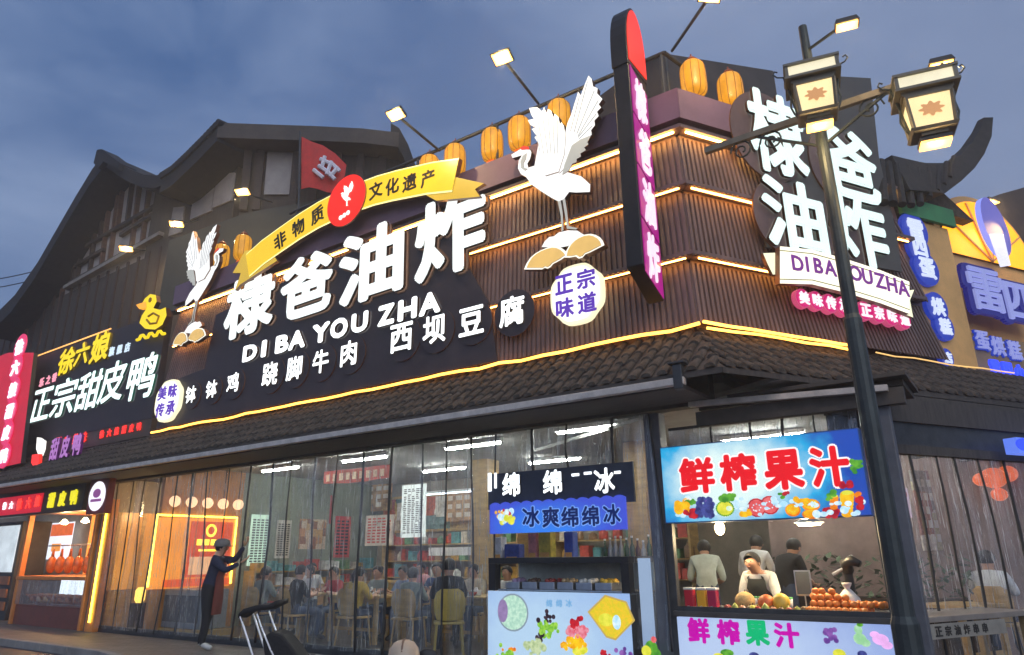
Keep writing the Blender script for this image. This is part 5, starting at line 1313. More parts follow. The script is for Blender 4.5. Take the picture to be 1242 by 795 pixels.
for ch, px, py, hp, wp, m in (('鲜', 847, 765, 31, 27, mag), ('榨', 883, 767, 31, 28, mag), ('果', 918, 768, 31, 29, grn), ('汁', 954, 771, 31, 31, mag)):
    x, z, h = spot(FL, px, py, hp, -0.025); w = wid(FL, px, py, wp, -0.025)
    mb = MB(); put_char(mb, ch, x, z, h, -0.0215, 0.003, w=w, bold=0.05, n=10, m=0, ms=0); mb.build('letter', m, cf)
printed(cf, [('grape_print', P_vio, [(1006 + random.uniform(-6, 9), 770 + random.uniform(-6, 8), 3.2, 1) for _ in range(18)]), ('pear_print', P_mint, [(1043, 775, 8, .9), (1041, 764, 5, 1.2), (1050, 780, 6, .8)]),
             ('dragonfruit_print', E('print_soft_pink', (0.85, 0.45, 0.85), 0.9, False, 0.4, 14), [(1068, 776, 10, .7), (1076, 783, 7, .7), (1061, 770, 6, .7)]), ('leaf_print', P_grn, [(1043, 758, 4, .6), (882, 792, 9, .5)]),
             ('lemon_print', P_lem, [(1018, 793, 8, .7), (872, 797, 8, .6)]), ('grape_print', P_pur, [(1046, 794, 6, .8), (915, 796, 7, .7)])], -0.0215)
# back shelf board of the stall
for px, py, lab, kind in ((873, 641, 'small bulb lamp glowing warm under the left of the juice sign', 0), (981, 634, 'flat round lamp under the middle of the juice sign', 1)):
    x, z = FL.at(px, py, 0.55)
    t = thing('pendant_lamp', lab, 'lamp', FL, (x, 0.55, z))
    MB().tube([(x, 0.55, z + 0.05), (x, 0.55, 2.75)], 0.008, 6).build('cord', black_m, t)
    lamp_light(t, (x, 0.55, z - .12), 22 if kind else 16, (1.0, 0.74, 0.42))
    if kind: MB().lathe([(0.12, -0.02), (0.16, 0.0), (0.05, 0.05), (0.02, 0.07)], (x, 0.55, z), 18).build('shade', white_m, t); MB().lathe([(0.02, -0.035), (0.11, -0.03), (0.12, -0.021)], (x, 0.55, z), 18).build('diffuser', warm_bulb, t)
    else: MB().ball((x, 0.55, z), (0.055, 0.055, 0.075)).build('bulb', warm_bulb, t, smooth=True); MB().lathe([(0.03, 0.07), (0.03, 0.12)], (x, 0.55, z), 10).build('socket', black_m, t)
# fruit on the counter
CT = 0.906
orange_sk = M('orange_peel', (0.72, 0.22, 0.03), 0.45, 0, 0.25, 12, 0.25)
def fruit_mesh(r, m, sq=0.94, stem=True):
    mb = MB(); mb.ball((0, 0, r * sq), (r, r, r * sq), 12)
    return mb
proto = None
random.seed(11)
heap = []
xa = FL.at(984, 738, 0.35)[0]; xb_ = FL.at(1058, 742, 0.35)[0]
for lv, (n_, yy) in enumerate(((12, 0.16), (12, 0.27), (11, 0.38), (10, 0.49))):
    for i in range(n_): heap.append((xa + (xb_ - xa) * (i + 0.5) / n_ + random.uniform(-.01, .01), yy + random.uniform(-.012, .012), CT))
for i in range(9): heap.append((xa + 0.06 + 0.079 * i, 0.33, CT + 0.058))
for i in range(6): heap.append((xa + 0.03 + 0.06 * i, 0.44, CT + 0.062))
for i in range(4): heap.append((xa + 0.02 + 0.07 * i, 0.40, CT + 0.12))
for i in range(9): heap.append((xa + 0.05 + 0.078 * i, 0.22, CT + 0.058))
for i in range(5): heap.append((xa + 0.05 + 0.075 * i, 0.29, CT + 0.115))
for i in range(3): heap.append((xa + 0.06 + 0.075 * i, 0.35, CT + 0.170))
for i, p in enumerate(heap):
    if proto is None:
        proto = fruit_mesh(0.037, orange_sk).build('orange', orange_sk, None, FL, smooth=True, at=(0, 0, 0)); o = proto
    else: o = proto.copy(); COL.objects.link(o)
    o.location = FL.w(*p); o.rotation_euler = (random.uniform(-.3, .3), random.uniform(-.3, .3), random.uniform(0, 6))
    tag(o, 'ripe orange in the heap at the right end of the juice counter', 'orange', 'oranges heaped on the juice counter')
def single_fruit(name, px, py, r, sq, m, label, y=0.25):
    x, z = FL.at(px, py, y)
    t = thing(name, label, 'fruit', FL, (x, y, CT))
    mb = MB(); mb.ball((x, y, CT + r * sq), (r, r, r * sq), 14); mb.build('skin', m, t, smooth=True)
    mb = MB(); mb.tube([(x, y, CT + 2 * r * sq - 0.01), (x + 0.01, y, CT + 2 * r * sq + 0.02)], 0.006, 6); mb.build('stem', timber_m, t)
single_fruit('melon', 903, 722, 0.105, 0.9, M('netted_melon_skin', (0.62, 0.42, 0.16), 0.7, 0, 0.3, 20, 0.5), 'pale netted melon behind the fruit near the left of the juice counter', 0.35)
single_fruit('papaya', 930, 734, 0.085, 1.0, M('red_orange_skin', (0.75, 0.16, 0.03), 0.45, 0, 0.3, 8), 'red-orange fruit beside the yellow mango on the juice counter')
single_fruit('mango', 948, 733, 0.088, 1.05, M('yellow_mango_skin', (0.80, 0.50, 0.06), 0.45, 0, 0.3, 6), 'large yellow mango beside the red-orange fruit on the juice counter')
single_fruit('lemon', 913, 740, 0.04, 0.9, M('lemon_skin', (0.75, 0.62, 0.05), 0.45), 'small yellow lemon at the front edge of the juice counter', 0.1)
random.seed(19)
kinds = [('apple', 'red_apple_skin', (0.45, 0.03, 0.02), 'red'), ('pear', 'green_pear_skin', (0.42, 0.45, 0.08), 'green'), ('peach', 'blush_peach_skin', (0.75, 0.30, 0.14), 'peach coloured'), ('kiwi', 'brown_kiwi_skin', (0.20, 0.12, 0.04), 'brown')]
xL, xR = FL.at(884, 742, 0.12)[0], FL.at(978, 742, 0.12)[0]
for i in range(20):
    k_, mn, c, cn = kinds[i % 4]; row = i // 10; x = xL + (xR - xL) * ((i % 10) + .5 * row) / 10; yy = 0.10 + .11 * row; r = random.uniform(.030, .042)
    t = thing(k_, 'small %s fruit in the front rows at the middle of the juice counter' % cn, 'fruit', FL, (x, yy, CT), 'small %s fruit on the juice counter' % cn)
    MB().lathe([(r * .3, 0), (r * .8, r * .3), (r, r * .9), (r * .85, r * 1.45), (r * (.35 if k_ != 'pear' else .5), r * 1.8), (.004, r * (1.75 if k_ != 'pear' else 2.3))], (x, yy, CT), 14).build('skin', M(mn, c, 0.4, 0, 0.45, 14), t, smooth=True)
    MB().tube([(x, yy, CT + r * 1.7), (x + .005, yy, CT + r * 2.2 + (.02 if k_ == 'pear' else 0))], .003, 5).build('stem', timber_m, t)
for i in range(8):
    x = xL - .02 + i * .075
    t = thing('paper_cup', 'white paper juice cup with green lid standing behind the fruit of the juice counter', 'cup', FL, (x, 0.62, CT), 'paper cups on the juice counter')
    MB().lathe([(.026, 0), (.036, .11)], (x, .62, CT), 14).build('cup', white_m, t, smooth=True); MB().lathe([(.038, .11), (.038, .118), (.03, .128)], (x, .62, CT), 14).build('lid', M('green_lid', (0.05, 0.3, 0.08), 0.4), t)
# juice dispensers
for i, (px, c, cn) in enumerate(((838, (0.55, 0.02, 0.05), 'dark red'), (853, (0.85, 0.42, 0.03), 'amber'), (866, (0.45, 0.02, 0.08), 'crimson'))):
    x, z = FL.at(px, 735, 0.3)
    t = thing('juice_jar', 'clear square jar of %s juice at the left end of the juice counter' % cn, 'jar', FL, (x, 0.3, CT), 'juice jars')
    MB().box(x - 0.052, x + 0.052, 0.25, 0.35, CT, CT + 0.20).build('jar', M('juice_' + cn.replace(' ', '_'), c, 0.15, 0, 0.15, 3), t, bevel=0.012)
    MB().box(x - 0.056, x + 0.056, 0.246, 0.354, CT + 0.201, CT + 0.225).build('lid', white_m, t, bevel=0.006)
    MB().tube([(x, 0.25, CT + 0.03), (x, 0.21, CT + 0.03), (x, 0.20, CT + 0.01)], 0.009, 8).build('tap', chrome_m, t)
x, z = FL.at(1027, 715, 0.55)
t = thing('plastic_bag', 'knotted translucent white plastic bag behind the oranges', 'bag', FL, (x, 0.55, CT + 0.06))
MB().lathe([(0.08, 0.0), (0.12, 0.05), (0.11, 0.12), (0.05, 0.19), (0.025, 0.215), (0.045, 0.25), (0.05, 0.27)], (x, 0.58, CT + 0.01), 14).build('bag_body', M('milky_plastic', (0.62, 0.62, 0.58), 0.4, 0, 0.15, 5, 0.3), t, smooth=True)
x, z = FL.at(1026, 690, 0.62)
t = thing('juice_press', 'black upright juice press with hooked head on the juice counter', 'juicer', FL, (x, 0.7, CT))
MB().lathe([(0.09, 0), (0.09, 0.03), (0.05, 0.05), (0.045, 0.36), (0.06, 0.40)], (x, 0.7, CT), 14).build('column', black_m, t)
MB().tube([(x, 0.7, CT + 0.38), (x, 0.68, CT + 0.47), (x + 0.06, 0.66, CT + 0.50), (x + 0.14, 0.64, CT + 0.46)], [0.06, 0.065, 0.055, 0.035], 10).build('head', black_m, t, smooth=True)
MB().tube([(x - 0.03, 0.66, CT + 0.42), (x - 0.14, 0.62, CT + 0.36)], 0.014, 8).build('lever', chrome_m, t)
x, z = FL.at(972, 690, 0.7)
t = thing('menu_stand', 'small dark framed menu stand on the juice counter', 'menu stand', FL, (x, 0.7, CT))
MB().box(x - 0.085, x + 0.085, 0.69, 0.71, CT + 0.14, CT + 0.40).build('frame', chrome_m, t); MB().box(x - 0.072, x + 0.072, 0.684, 0.689, CT + 0.155, CT + 0.385).build('card', M('slate_card', (0.06, 0.07, 0.08), 0.5), t)
MB().box(x - 0.06, x + 0.06, 0.64, 0.76, CT, CT + 0.01).build('foot', chrome_m, t); MB().tube([(x, 0.705, CT + 0.01), (x, 0.705, CT + 0.14)], 0.008, 6).build('stem', chrome_m, t)

# ------------------------------------------------------------------ shaved ice stall
MX0, MX1 = 5.84, 7.82
ms_ = thing('ice_stall', 'shaved ice stall with pale lit picture counter and blue banner by the dark corner column', 'food stall', FL, (6.83, 0, 0.12))
base_m = Vector((6.83, 0, 0.12))
MB().box(MX0, MX1, -0.12, 0.7, 0.12, 1.06).build('counter_body', dark_m, ms_)
ctr = Vector((6.6, -0.14, 0.5)) - base_m
mf = MB().box(MX0 + 0.005, MX1 - 0.005, -0.145, -0.121, 0.13, 1.075).build('counter_front', lightbox('lit_ice_blue_print', (0.52, 0.74, 0.98), (0.32, 0.50, 0.90), ctr, (1.6, 1.0, 1.0), 0.82), ms_)
fr_m = M('black_case_frame', (0.02, 0.02, 0.022), 0.4, 0.2)
mb = MB(); z0c, z1c = 1.08, 1.40
for x in (MX0 + 0.0, MX1 - 0.1): mb.box(x, x + 0.1, -0.12, 0.0, z0c, z1c)
mb.box(MX0, MX1, -0.125, 0.6, z1c + 0.001, z1c + 0.07); 
mb.build('case_frame', fr_m, ms_)
MB().box(MX0, MX1, 0.55, 0.6, z0c, z1c).build('case_back', M('case_back_panel', (0.5, 0.55, 0.5), 0.5, 0, 0.3, 3), ms_)
MB().box(MX0 + 0.11, MX1 - 0.11, -0.07, 0.5, 1.08, 1.095).build('steel_shelf', chrome_m, ms_)
for i in range(6):
    x = MX0 + 0.28 + i * 0.26
    t = thing('topping_tray', 'steel tray of toppings inside the glass case of the shaved ice stall', 'tray', FL, (x, 0.12, 1.096), 'topping trays')
    MB().box(x - 0.11, x + 0.11, 0.0, 0.26, 1.096, 1.18).build('tray', chrome_m, t, bevel=0.008)
    mb = MB(); random.seed(i)
    for k in range(14): mb.ball((x + random.uniform(-.08, .08), random.uniform(.03, .23), 1.18 + random.uniform(0, .02)), 0.03, 6)
    mb.build('topping', M('topping_%d' % i if False else ('taro_topping', 'jelly_topping', 'red_bean_topping', 'peanut_topping', 'milk_topping', 'mango_topping')[i], ((0.35, 0.25, 0.4), (0.1, 0.06, 0.04), (0.3, 0.05, 0.04), (0.5, 0.35, 0.18), (0.7, 0.68, 0.6), (0.75, 0.5, 0.06))[i], 0.5), t, smooth=True)
def picture(par, px, py, rx, ry, m, rim=None, shape='o', y=-0.146):
    x, z, h = spot(FL, px, py, 2 * ry, y); w = wid(FL, px, py, 2 * rx, y)
    nn = 4 if shape == 'd' else 26
    pl = [(x + w / 2 * math.cos(2 * math.pi * k / nn), z + h / 2 * math.sin(2 * math.pi * k / nn)) for k in range(nn)]
    if shape == 'd': pl = [(x - w * .5, z + h * .1), (x - w * .1, z + h * .5), (x + w * .35, z + h * .36), (x + w * .5, z - h * .05), (x + w * .08, z - h * .5), (x - w * .12, z - h * .45)]
    if rim: MB().prism(shrink(pl, 1.1), y - 0.001, y).build('dish_print', rim, par)
    MB().prism(pl, y - 0.003, y - 0.0015).build('dish_print', m, par)
speck = E2('print_snow_green', (0.62, 0.88, 0.68), (0.35, 0.62, 0.48), 0.85, 26)
picture(mf, 622, 743, 17, 21, speck, E('print_grey_rim', (0.30, 0.38, 0.45), 0.7, False)); picture(mf, 610, 741, 6, 14, E('print_taro', (0.36, 0.25, 0.48), 0.7, False, 0.5, 30), y=-0.150)
picture(mf, 741, 749, 26, 25, E2('print_mango_ice', (0.95, 0.60, 0.03), (0.70, 0.62, 0.02), 0.85, 26), E('print_gold_rim', (0.60, 0.42, 0.10), 0.8, False), 'd'); picture(mf, 748, 755, 5, 9, P_wht, y=-0.151); picture(mf, 735, 752, 9, 8, P_lem, y=-0.1505)
random.seed(5)
def cl(cx, cy, n, sx, sy, r): return [(cx + random.gauss(0, sx), cy + random.gauss(0, sy), r * random.uniform(.6, 1.2), 1) for _ in range(n)]
printed(mf, [('ice_print', E2('print_lime_ice', (0.40, 0.72, 0.08), (0.12, 0.42, 0.03), 0.85, 26), cl(662, 762, 26, 6, 4, 4) + cl(616, 795, 12, 6, 4, 4)), ('jelly_print', P_dk, cl(664, 749, 10, 3, 3, 3) + cl(657, 773, 8, 3, 2.5, 3)),
             ('ice_print', E2('print_pink_ice', (0.85, 0.35, 0.42), (0.75, 0.10, 0.14), 0.85, 26), cl(700, 766, 24, 7, 3, 4)), ('berry_print', P_red, cl(697, 753, 16, 3.2, 4, 3.4) + cl(735, 793, 6, 4, 2, 3)),
             ('ice_print', E2('print_white_green_ice', (0.62, 0.72, 0.42), (0.36, 0.48, 0.22), 0.85, 26), cl(649, 785, 30, 7, 4, 4)), ('mango_print', P_yel, cl(697, 780, 26, 6, 5, 4)), ('mango_print', P_org, cl(693, 778, 8, 5, 4, 2.5) + cl(620, 788, 5, 4, 2, 3)), ('ice_print', P_lem, cl(704, 790, 10, 5, 3, 4)), ('plum_print', P_vio, cl(758, 791, 10, 5, 3, 3))], -0.1465)
mb = MB()
for ch, px in (('绵', 666), ('绵', 678), ('冰', 690)):
    x, z, h = spot(FL, px, 732, 9.5, -0.147); put_char(mb, ch, x, z, h, -0.148, 0.002, bold=0.03, n=6, m=0, ms=0)
mb.build('lettering', E('print_steel_blue', (0.18, 0.42, 0.70), 0.8, False), mf)
# blue banner with scalloped top, dark sign with white lit characters
ib = thing('ice_banner', 'blue scalloped banner with dark blue outlined characters 冰爽绵绵冰 over the ice stall', 'banner', FL, (6.83, -0.13, 1.75))
x0, zb_ = FL.at(594, 648, -0.13); x1, _ = FL.at(761, 646, -0.13); zt_ = FL.at(676, 608, -0.13)[1]
pl = [(x0, zb_), (x1, zb_)] + [(x1 - (x1 - x0) * k / 48, zt_ + 0.03 * abs(math.sin(k * math.pi / 4))) for k in range(49)]
MB().prism(pl, -0.13, -0.11).build('banner_face', lightbox('lit_cornflower_print', (0.02, 0.20, 0.85), (0.04, 0.07, 0.62), Vector((-0.1, 0, 0.12)), (1.0, 1, 0.3), 0.95), ib)
for i, (ch, px, py) in enumerate((('冰', 644, 627), ('爽', 668, 627.5), ('绵', 691, 627), ('绵', 716, 626), ('冰', 742, 624))):
    x, z, h = spot(FL, px, py, 25, -0.135); w = wid(FL, px, py, 21, -0.135)
    mb = MB(); put_char(mb, ch, x, z, h * 1.1, -0.134, 0.002, w=w * 1.12, bold=0.075, n=10, m=0, ms=0); o = mb.build('outline', E('print_pale_blue_edge', (0.22, 0.42, 0.95), 0.75, False), ib)
    mb = MB(); put_char(mb, ch, x, z, h, -0.138, 0.002, w=w, bold=0.03, n=8, m=0, ms=0); mb.build('letter', E('print_navy', (0.003, 0.02, 0.16), 0.5, False), o)
printed(ib, [('flower_print', P_wht, cl(611, 628, 12, 6, 4, 4.5)), ('flower_print', P_lem, cl(618, 630, 10, 4, 4, 4)), ('flower_print', P_yel, cl(604, 624, 4, 3, 3, 3)), ('flower_print', P_red, cl(615, 623, 5, 3, 3, 2.2))], -0.132)
ik = thing('ice_sign', 'dark sign band with widely spaced white lit characters 绵绵冰 above the blue banner', 'sign', FL, (6.83, -0.1, 2.2))
zs = FL.at(676, 612, -0.1)[1]; ze = FL.at(676, 573, -0.1)[1]
MB().box(x0 - 0.05, x1 + 0.1, -0.095, -0.06, zs - 0.02, ze + 0.05).build('board', M('dark_navy_board', (0.03, 0.04, 0.07), 0.5, 0, 0.3), ik)
for ch, px, py, hp in (('绵', 620, 588, 29), ('绵', 670, 585, 30), ('冰', 733, 583, 31)):
    x, z, h = spot(FL, px, py, hp, -0.12); mb = MB(); put_char(mb, ch, x, z, h, -0.125, 0.03, w=h * 0.92, bold=0.03, n=8); mb.build('letter', [E('lit_blue_white_letter', (0.88, 0.95, 1.0), 2.0, False), acr_side], ik)
mb = MB()
for px, py, w_, h_ in ((593, 585, 0.05, 0.24), (600, 583, 0.03, 0.2), (697, 576, 0.10, 0.03), (712, 574, 0.10, 0.03), (748, 573, 0.08, 0.03)):
    x, z = FL.at(px, py, -0.12); mb.box(x - w_ / 2, x + w_ / 2, -0.11, -0.096, z - h_ / 2, z + h_ / 2)
mb.build('light_bar', E('lit_blue_white_letter', (0.88, 0.95, 1.0), 2.0, False), ik)
# shelf of bottles and coloured packs behind the case
sh = thing('back_shelf', 'steel shelf behind the shaved ice case', 'shelf', FL, (6.83, 0.9, 0.12))
mb = MB(); mb.box(MX0, MX1, 0.75, 1.05, 1.36, 1.39); mb.build('board', chrome_m, sh)
for x in (MX0 + 0.03, MX1 - 0.03): MB().box(x - 0.02, x + 0.02, 0.8, 1.0, 0.135, 1.359).build('leg', chrome_m, sh)
random.seed(21)
for i in range(10):
    x = MX0 + 1.18 + i * 0.078
    t = thing('syrup_bottle', 'slim dark syrup bottle in the row behind the shaved ice case', 'bottle', FL, (x, 0.85, 1.391), 'syrup bottles')
    c = random.choice(('bottle_brown', 'bottle_green', 'bottle_plum', 'bottle_clear'))
    m = M(c, {'bottle_brown': (0.08, 0.03, 0.02), 'bottle_green': (0.03, 0.08, 0.03), 'bottle_plum': (0.08, 0.03, 0.06), 'bottle_clear': (0.35, 0.38, 0.4)}[c], 0.15)
    h = random.uniform(.24, .32)
    MB().lathe([(0.032, 0), (0.033, h * .6), (0.014, h * .78), (0.013, h)], (x, 0.85, 1.391), 10).build('glass', m, t, smooth=True); MB().lathe([(0.016, h), (0.016, h + .025)], (x, 0.85, 1.391), 8).build('cap', white_m, t)
for lab, px, w_, c, h_ in (('tall yellow printed carton behind the shaved ice case', 664, 0.2, (0.62, 0.46, 0.05), 0.42), ('pink printed pack beside the tall yellow carton', 649, 0.14, (0.62, 0.22, 0.2), 0.40), ('slim blue carton right of the yellow carton', 693, 0.14, (0.05, 0.10, 0.40), 0.40), ('blue and orange rounded mascot-free tub at the left of the back shelf'.replace('mascot-free ', ''), 624, 0.26, (0.04, 0.07, 0.28), 0.26), ('white pack at the far left of the back shelf', 607, 0.13, (0.6, 0.6, 0.6), 0.36)):
    x = FL.at(px, 670, 0.85)[0]
    t = thing('carton', lab, 'carton', FL, (x, 0.85, 1.391)); n_ = M('carton_print_%s' % lab.split()[1], c, 0.5, 0, 0.4, 9)
    MB().box(x - w_ / 2, x + w_ / 2, 0.78, 0.92, 1.391, 1.391 + h_).build('pack', n_, t, bevel=0.012)
    MB().box(x - w_ * .35, x + w_ * .35, 0.774, 0.779, 1.391 + h_ * .12, 1.391 + h_ * .34).build('label_print', M('orange_label', (0.7, 0.35, 0.08), 0.5), t)
# bluish lit sheet at the right of the ice counter
sd = thing('side_panel', 'tall pale blue lit banner stand right of the shaved ice counter', 'banner stand', FL, (8.0, -0.1, 0.12))
xq0 = FL.at(778, 760, -0.1)[0]; xq1 = FL.at(805, 760, -0.1)[0]
MB().box(xq0, xq1 - 0.12, -0.09, -0.06, 0.14, 1.45).build('panel', lightbox('lit_pale_stand_print', (0.45, 0.62, 0.9), (0.25, 0.38, 0.70), Vector((0, 0, 1.0)), (0.6, 1, 1.0), 0.6), sd)
printed(sd, [('leaf_print', P_grn, [(790, 786, 9, 1), (795, 794, 8, 1)]), ('lemon_print', P_lem, [(784, 790, 7, 1)]), ('flower_print', P_pink, [(793, 776, 4, 1)])], -0.0915)
MB().box(xq0 - 0.02, xq1 - 0.1, -0.12, 0.02, 0.12, 0.14).build('foot', dark_m, sd)

# ------------------------------------------------------------------ roast duck stall at the far left
ds_ = thing('duck_stall', 'roast duck stall with orange lit counter window under the low red sign', 'food stall', FL, (-7.6, 0, 0.12))
dx0, dx1 = FL.at(22, 700, -0.05)[0], FL.at(104, 700, -0.05)[0]
zc = FL.at(62, 705, -0.05)[1]; zt_ = FL.at(62, 628, -0.05)[1]
orw = M('orange_stall_paint', (0.55, 0.20, 0.05), 0.5, 0, 0.25, 3)
MB().box(dx0, dx1, 0.0, 1.0, 0.12, 0.55).build('counter_base', M('maroon_counter', (0.16, 0.05, 0.04), 0.5, 0, 0.3, 3), ds_)
MB().box(dx0 - 0.05, dx1 + 0.05, -0.08, 1.0, 1.10, 1.18).build('counter_top', orw, ds_, bevel=0.01)
for x in (dx0 - 0.06, dx1 + 0.0):
    MB().box(x, x + 0.10, -0.06, 0.06, 0.12, 2.62).build('post', orw, ds_, bevel=0.01)
MB().box(dx0, dx1, 1.4, 1.5, 1.18, 2.7).build('back_panel', E('lit_orange_back', (1.0, 0.30, 0.05), 1.4, True, 0.4, 1.5), ds_)
MB().box(dx0 - 0.05, dx1 + 0.1, -0.05, 1.5, 2.62, 2.70).build('canopy', orw, ds_)
q0 = FL.at(38, 650, 1.38)[0]; q1 = FL.at(88, 650, 1.38)[0]
pp = MB().box(q0, q1, 1.37, 1.39, 1.55, 2.5).build('poster', E('lit_white_poster', (0.80, 0.86, 1.0), 1.1, True, 0.15, 3), ds_)
mb = MB(); mb.box(q0 + 0.5 * (q1 - q0), q1, 1.355, 1.369, 2.15, 2.46); mb.build('picture', E('print_duck_red', (0.75, 0.14, 0.04), 0.9, False, 0.5, 9), pp)
mb = MB(); mb.box(q0 + 0.58 * (q1 - q0), q0 + .78 * (q1 - q0), 1.355, 1.369, 1.75, 1.95); mb.build('picture', E('print_orange_block', (0.9, 0.35, 0.08), 0.9, False, 0.4, 9), pp)
MB().box(dx0 + 0.05, dx1 - 0.05, 0.9, 0.95, 0.56, 1.08).build('case_light', E('lit_cool_case', (0.80, 0.90, 1.0), 1.6, True, 0.4, 3), ds_)
MB().box(dx0 + 0.02, dx1 - 0.02, -0.04, -0.03, 0.56, 1.09).build('glass', plastic_curtain('case_glass', (0.9, 0.95, 1.0), 0.05, 0.10), ds_)
random.seed(8)
roast = M('roast_duck_glaze', (0.42, 0.13, 0.03), 0.25, 0, 0.5, 6, 0.2)
for i in range(9):
    x = dx0 + 0.25 + i * (dx1 - dx0 - 0.5) / 8
    t = thing('roast_duck', 'glazed roast duck lying in the lit glass case of the duck stall', 'roast duck', FL, (x, 0.4, 0.56), 'roast ducks in the glass case')
    mb = MB(); mb.ball((x, 0.4, 0.67), (0.13, 0.22, 0.11), 10); mb.build('carcass', random.choice((roast, M('pale_roast', (0.6, 0.36, 0.16), 0.35, 0, 0.4, 6))), t, smooth=True)
    for s in (-1, 1): MB().tube([(x + s * .08, 0.3, 0.68), (x + s * .13, 0.2, 0.74), (x + s * .12, 0.14, 0.76)], [0.05, 0.03, 0.015], 8).build('leg', roast, t, smooth=True)
for i in range(7):
    x = dx0 + 0.3 + i * (dx1 - dx0 - 0.6) / 6
    t = thing('hanging_duck', 'whole roast duck hanging from the rail of the duck stall', 'roast duck', FL, (x, 0.5, 1.3), 'ducks hanging on the rail')
    MB().ball((x, 0.5, 1.42), (0.11, 0.11, 0.20), 10).build('carcass', roast, t, smooth=True); MB().tube([(x, 0.5, 1.60), (x, 0.5, 1.78)], [0.04, 0.025], 8).build('neck', roast, t, smooth=True)
    MB().tube([(x, 0.5, 1.78), (x, 0.5, 1.86)], 0.006, 6).build('hook', chrome_m, t)
MB().tube([(dx0, 0.5, 1.86), (dx1, 0.5, 1.86)], 0.015).build('rail', chrome_m, ds_)
for x in (dx0 + 0.6, (dx0 + dx1) / 2, dx1 - 0.6):
    MB().lathe([(0.03, 0.0), (0.09, 0.03), (0.03, 0.12)], (x, 0.5, 2.35), 12).build('lamp', warm_bulb, ds_); lamp_light(ds_, (x, 0.5, 2.25), 22, (1.0, 0.60, 0.26))  # warm bulbs and point lights added to brighten the duck display
nl = thing('neon_pillar', 'bright yellow neon line up a pillar between the duck stall and the curtain', 'neon light', FL, (-5.0, -0.05, 0.12))
a = FL.at(127, 625, -0.1); b = FL.at(108, 755, -0.1); xm = (a[0] + b[0]) / 2
MB().box(xm - 0.22, xm + 0.12, -0.06, 0.1, 0.12, 2.75).build('pillar', orw, nl, bevel=0.01)
neon = E('yellow_neon', (1.0, 0.72, 0.06), 4.0, True, 0.1)
MB().tube([(xm, -0.085, 0.3), (xm, -0.085, 2.55)], 0.022, 8).build('tube', neon, nl)
# ------------------------------------------------------------------ people
def skin_mesh(verts, radii, edges, root=0, sub=2):
    me = bpy.data.meshes.new('sk'); me.from_pydata(verts, edges, []); me.update()
    o = bpy.data.objects.new('sk', me); COL.objects.link(o)
    o.modifiers.new('s', 'SKIN'); sv = me.skin_vertices[0].data
    for i, r in enumerate(radii):
        sv[i].radius = (r, r) if not isinstance(r, tuple) else r; sv[i].use_root = (i == root)
    sm = o.modifiers.new('b', 'SUBSURF'); sm.levels = sub; sm.render_levels = sub
    dg = bpy.context.evaluated_depsgraph_get(); m2 = bpy.data.meshes.new_from_object(o.evaluated_get(dg))
    v = [q.co.copy() for q in m2.vertices]; f = [list(p.vertices) for p in m2.polygons]
    bpy.data.objects.remove(o); bpy.data.meshes.remove(me); bpy.data.meshes.remove(m2)
    return v, f
_HAND = []
def hand_mesh():
    """right hand along -Z, palm facing -Y, slightly curled, thumb at the side"""
    if _HAND: return _HAND[0]
    V, F = [], []
    def add(vf): b = len(V); V.extend(vf[0]); F.extend([[i + b for i in f] for f in vf[1]])
    add(skin_mesh([(0, 0, 0.01), (0, 0, -0.04), (0, -0.004, -0.085)], [(0.030, 0.018), (0.042, 0.018), (0.040, 0.016)], [(0, 1), (1, 2)], 0, 2))
    for x, ln in ((-0.030, 0.062), (-0.010, 0.075), (0.010, 0.080), (0.029, 0.070)):
        add(skin_mesh([(x, 0, -0.07), (x * 1.1, -0.006, -0.09 - ln * .35), (x * 1.15, -0.022, -0.09 - ln * .7), (x * 1.15, -0.042, -0.09 - ln * .9)], [0.0105, 0.0105, 0.0095, 0.008], [(0, 1), (1, 2), (2, 3)], 0, 1))
    add(skin_mesh([(0.02, 0, -0.025), (0.05, -0.012, -0.05), (0.062, -0.024, -0.078), (0.06, -0.034, -0.098)], [0.016, 0.013, 0.011, 0.009], [(0, 1), (1, 2), (2, 3)], 0, 1))
    _HAND.append((V, F)); return _HAND[0]
skin_m = M('skin', (0.48, 0.27, 0.18), 0.55, 0, 0.1, 6); hair_m = M('black_hair', (0.012, 0.010, 0.010), 0.45, 0, 0.4, 20, 0.4, (1, 1, 5)); eye_m = M('dark_eye', (0.02, 0.012, 0.01), 0.2); lip_m = M('lip', (0.40, 0.13, 0.10), 0.5)
CLOTH = {}
def cloth(name, c): return M(name, c, 0.85, 0, 0.25, 5, 0.3, bscale=14)
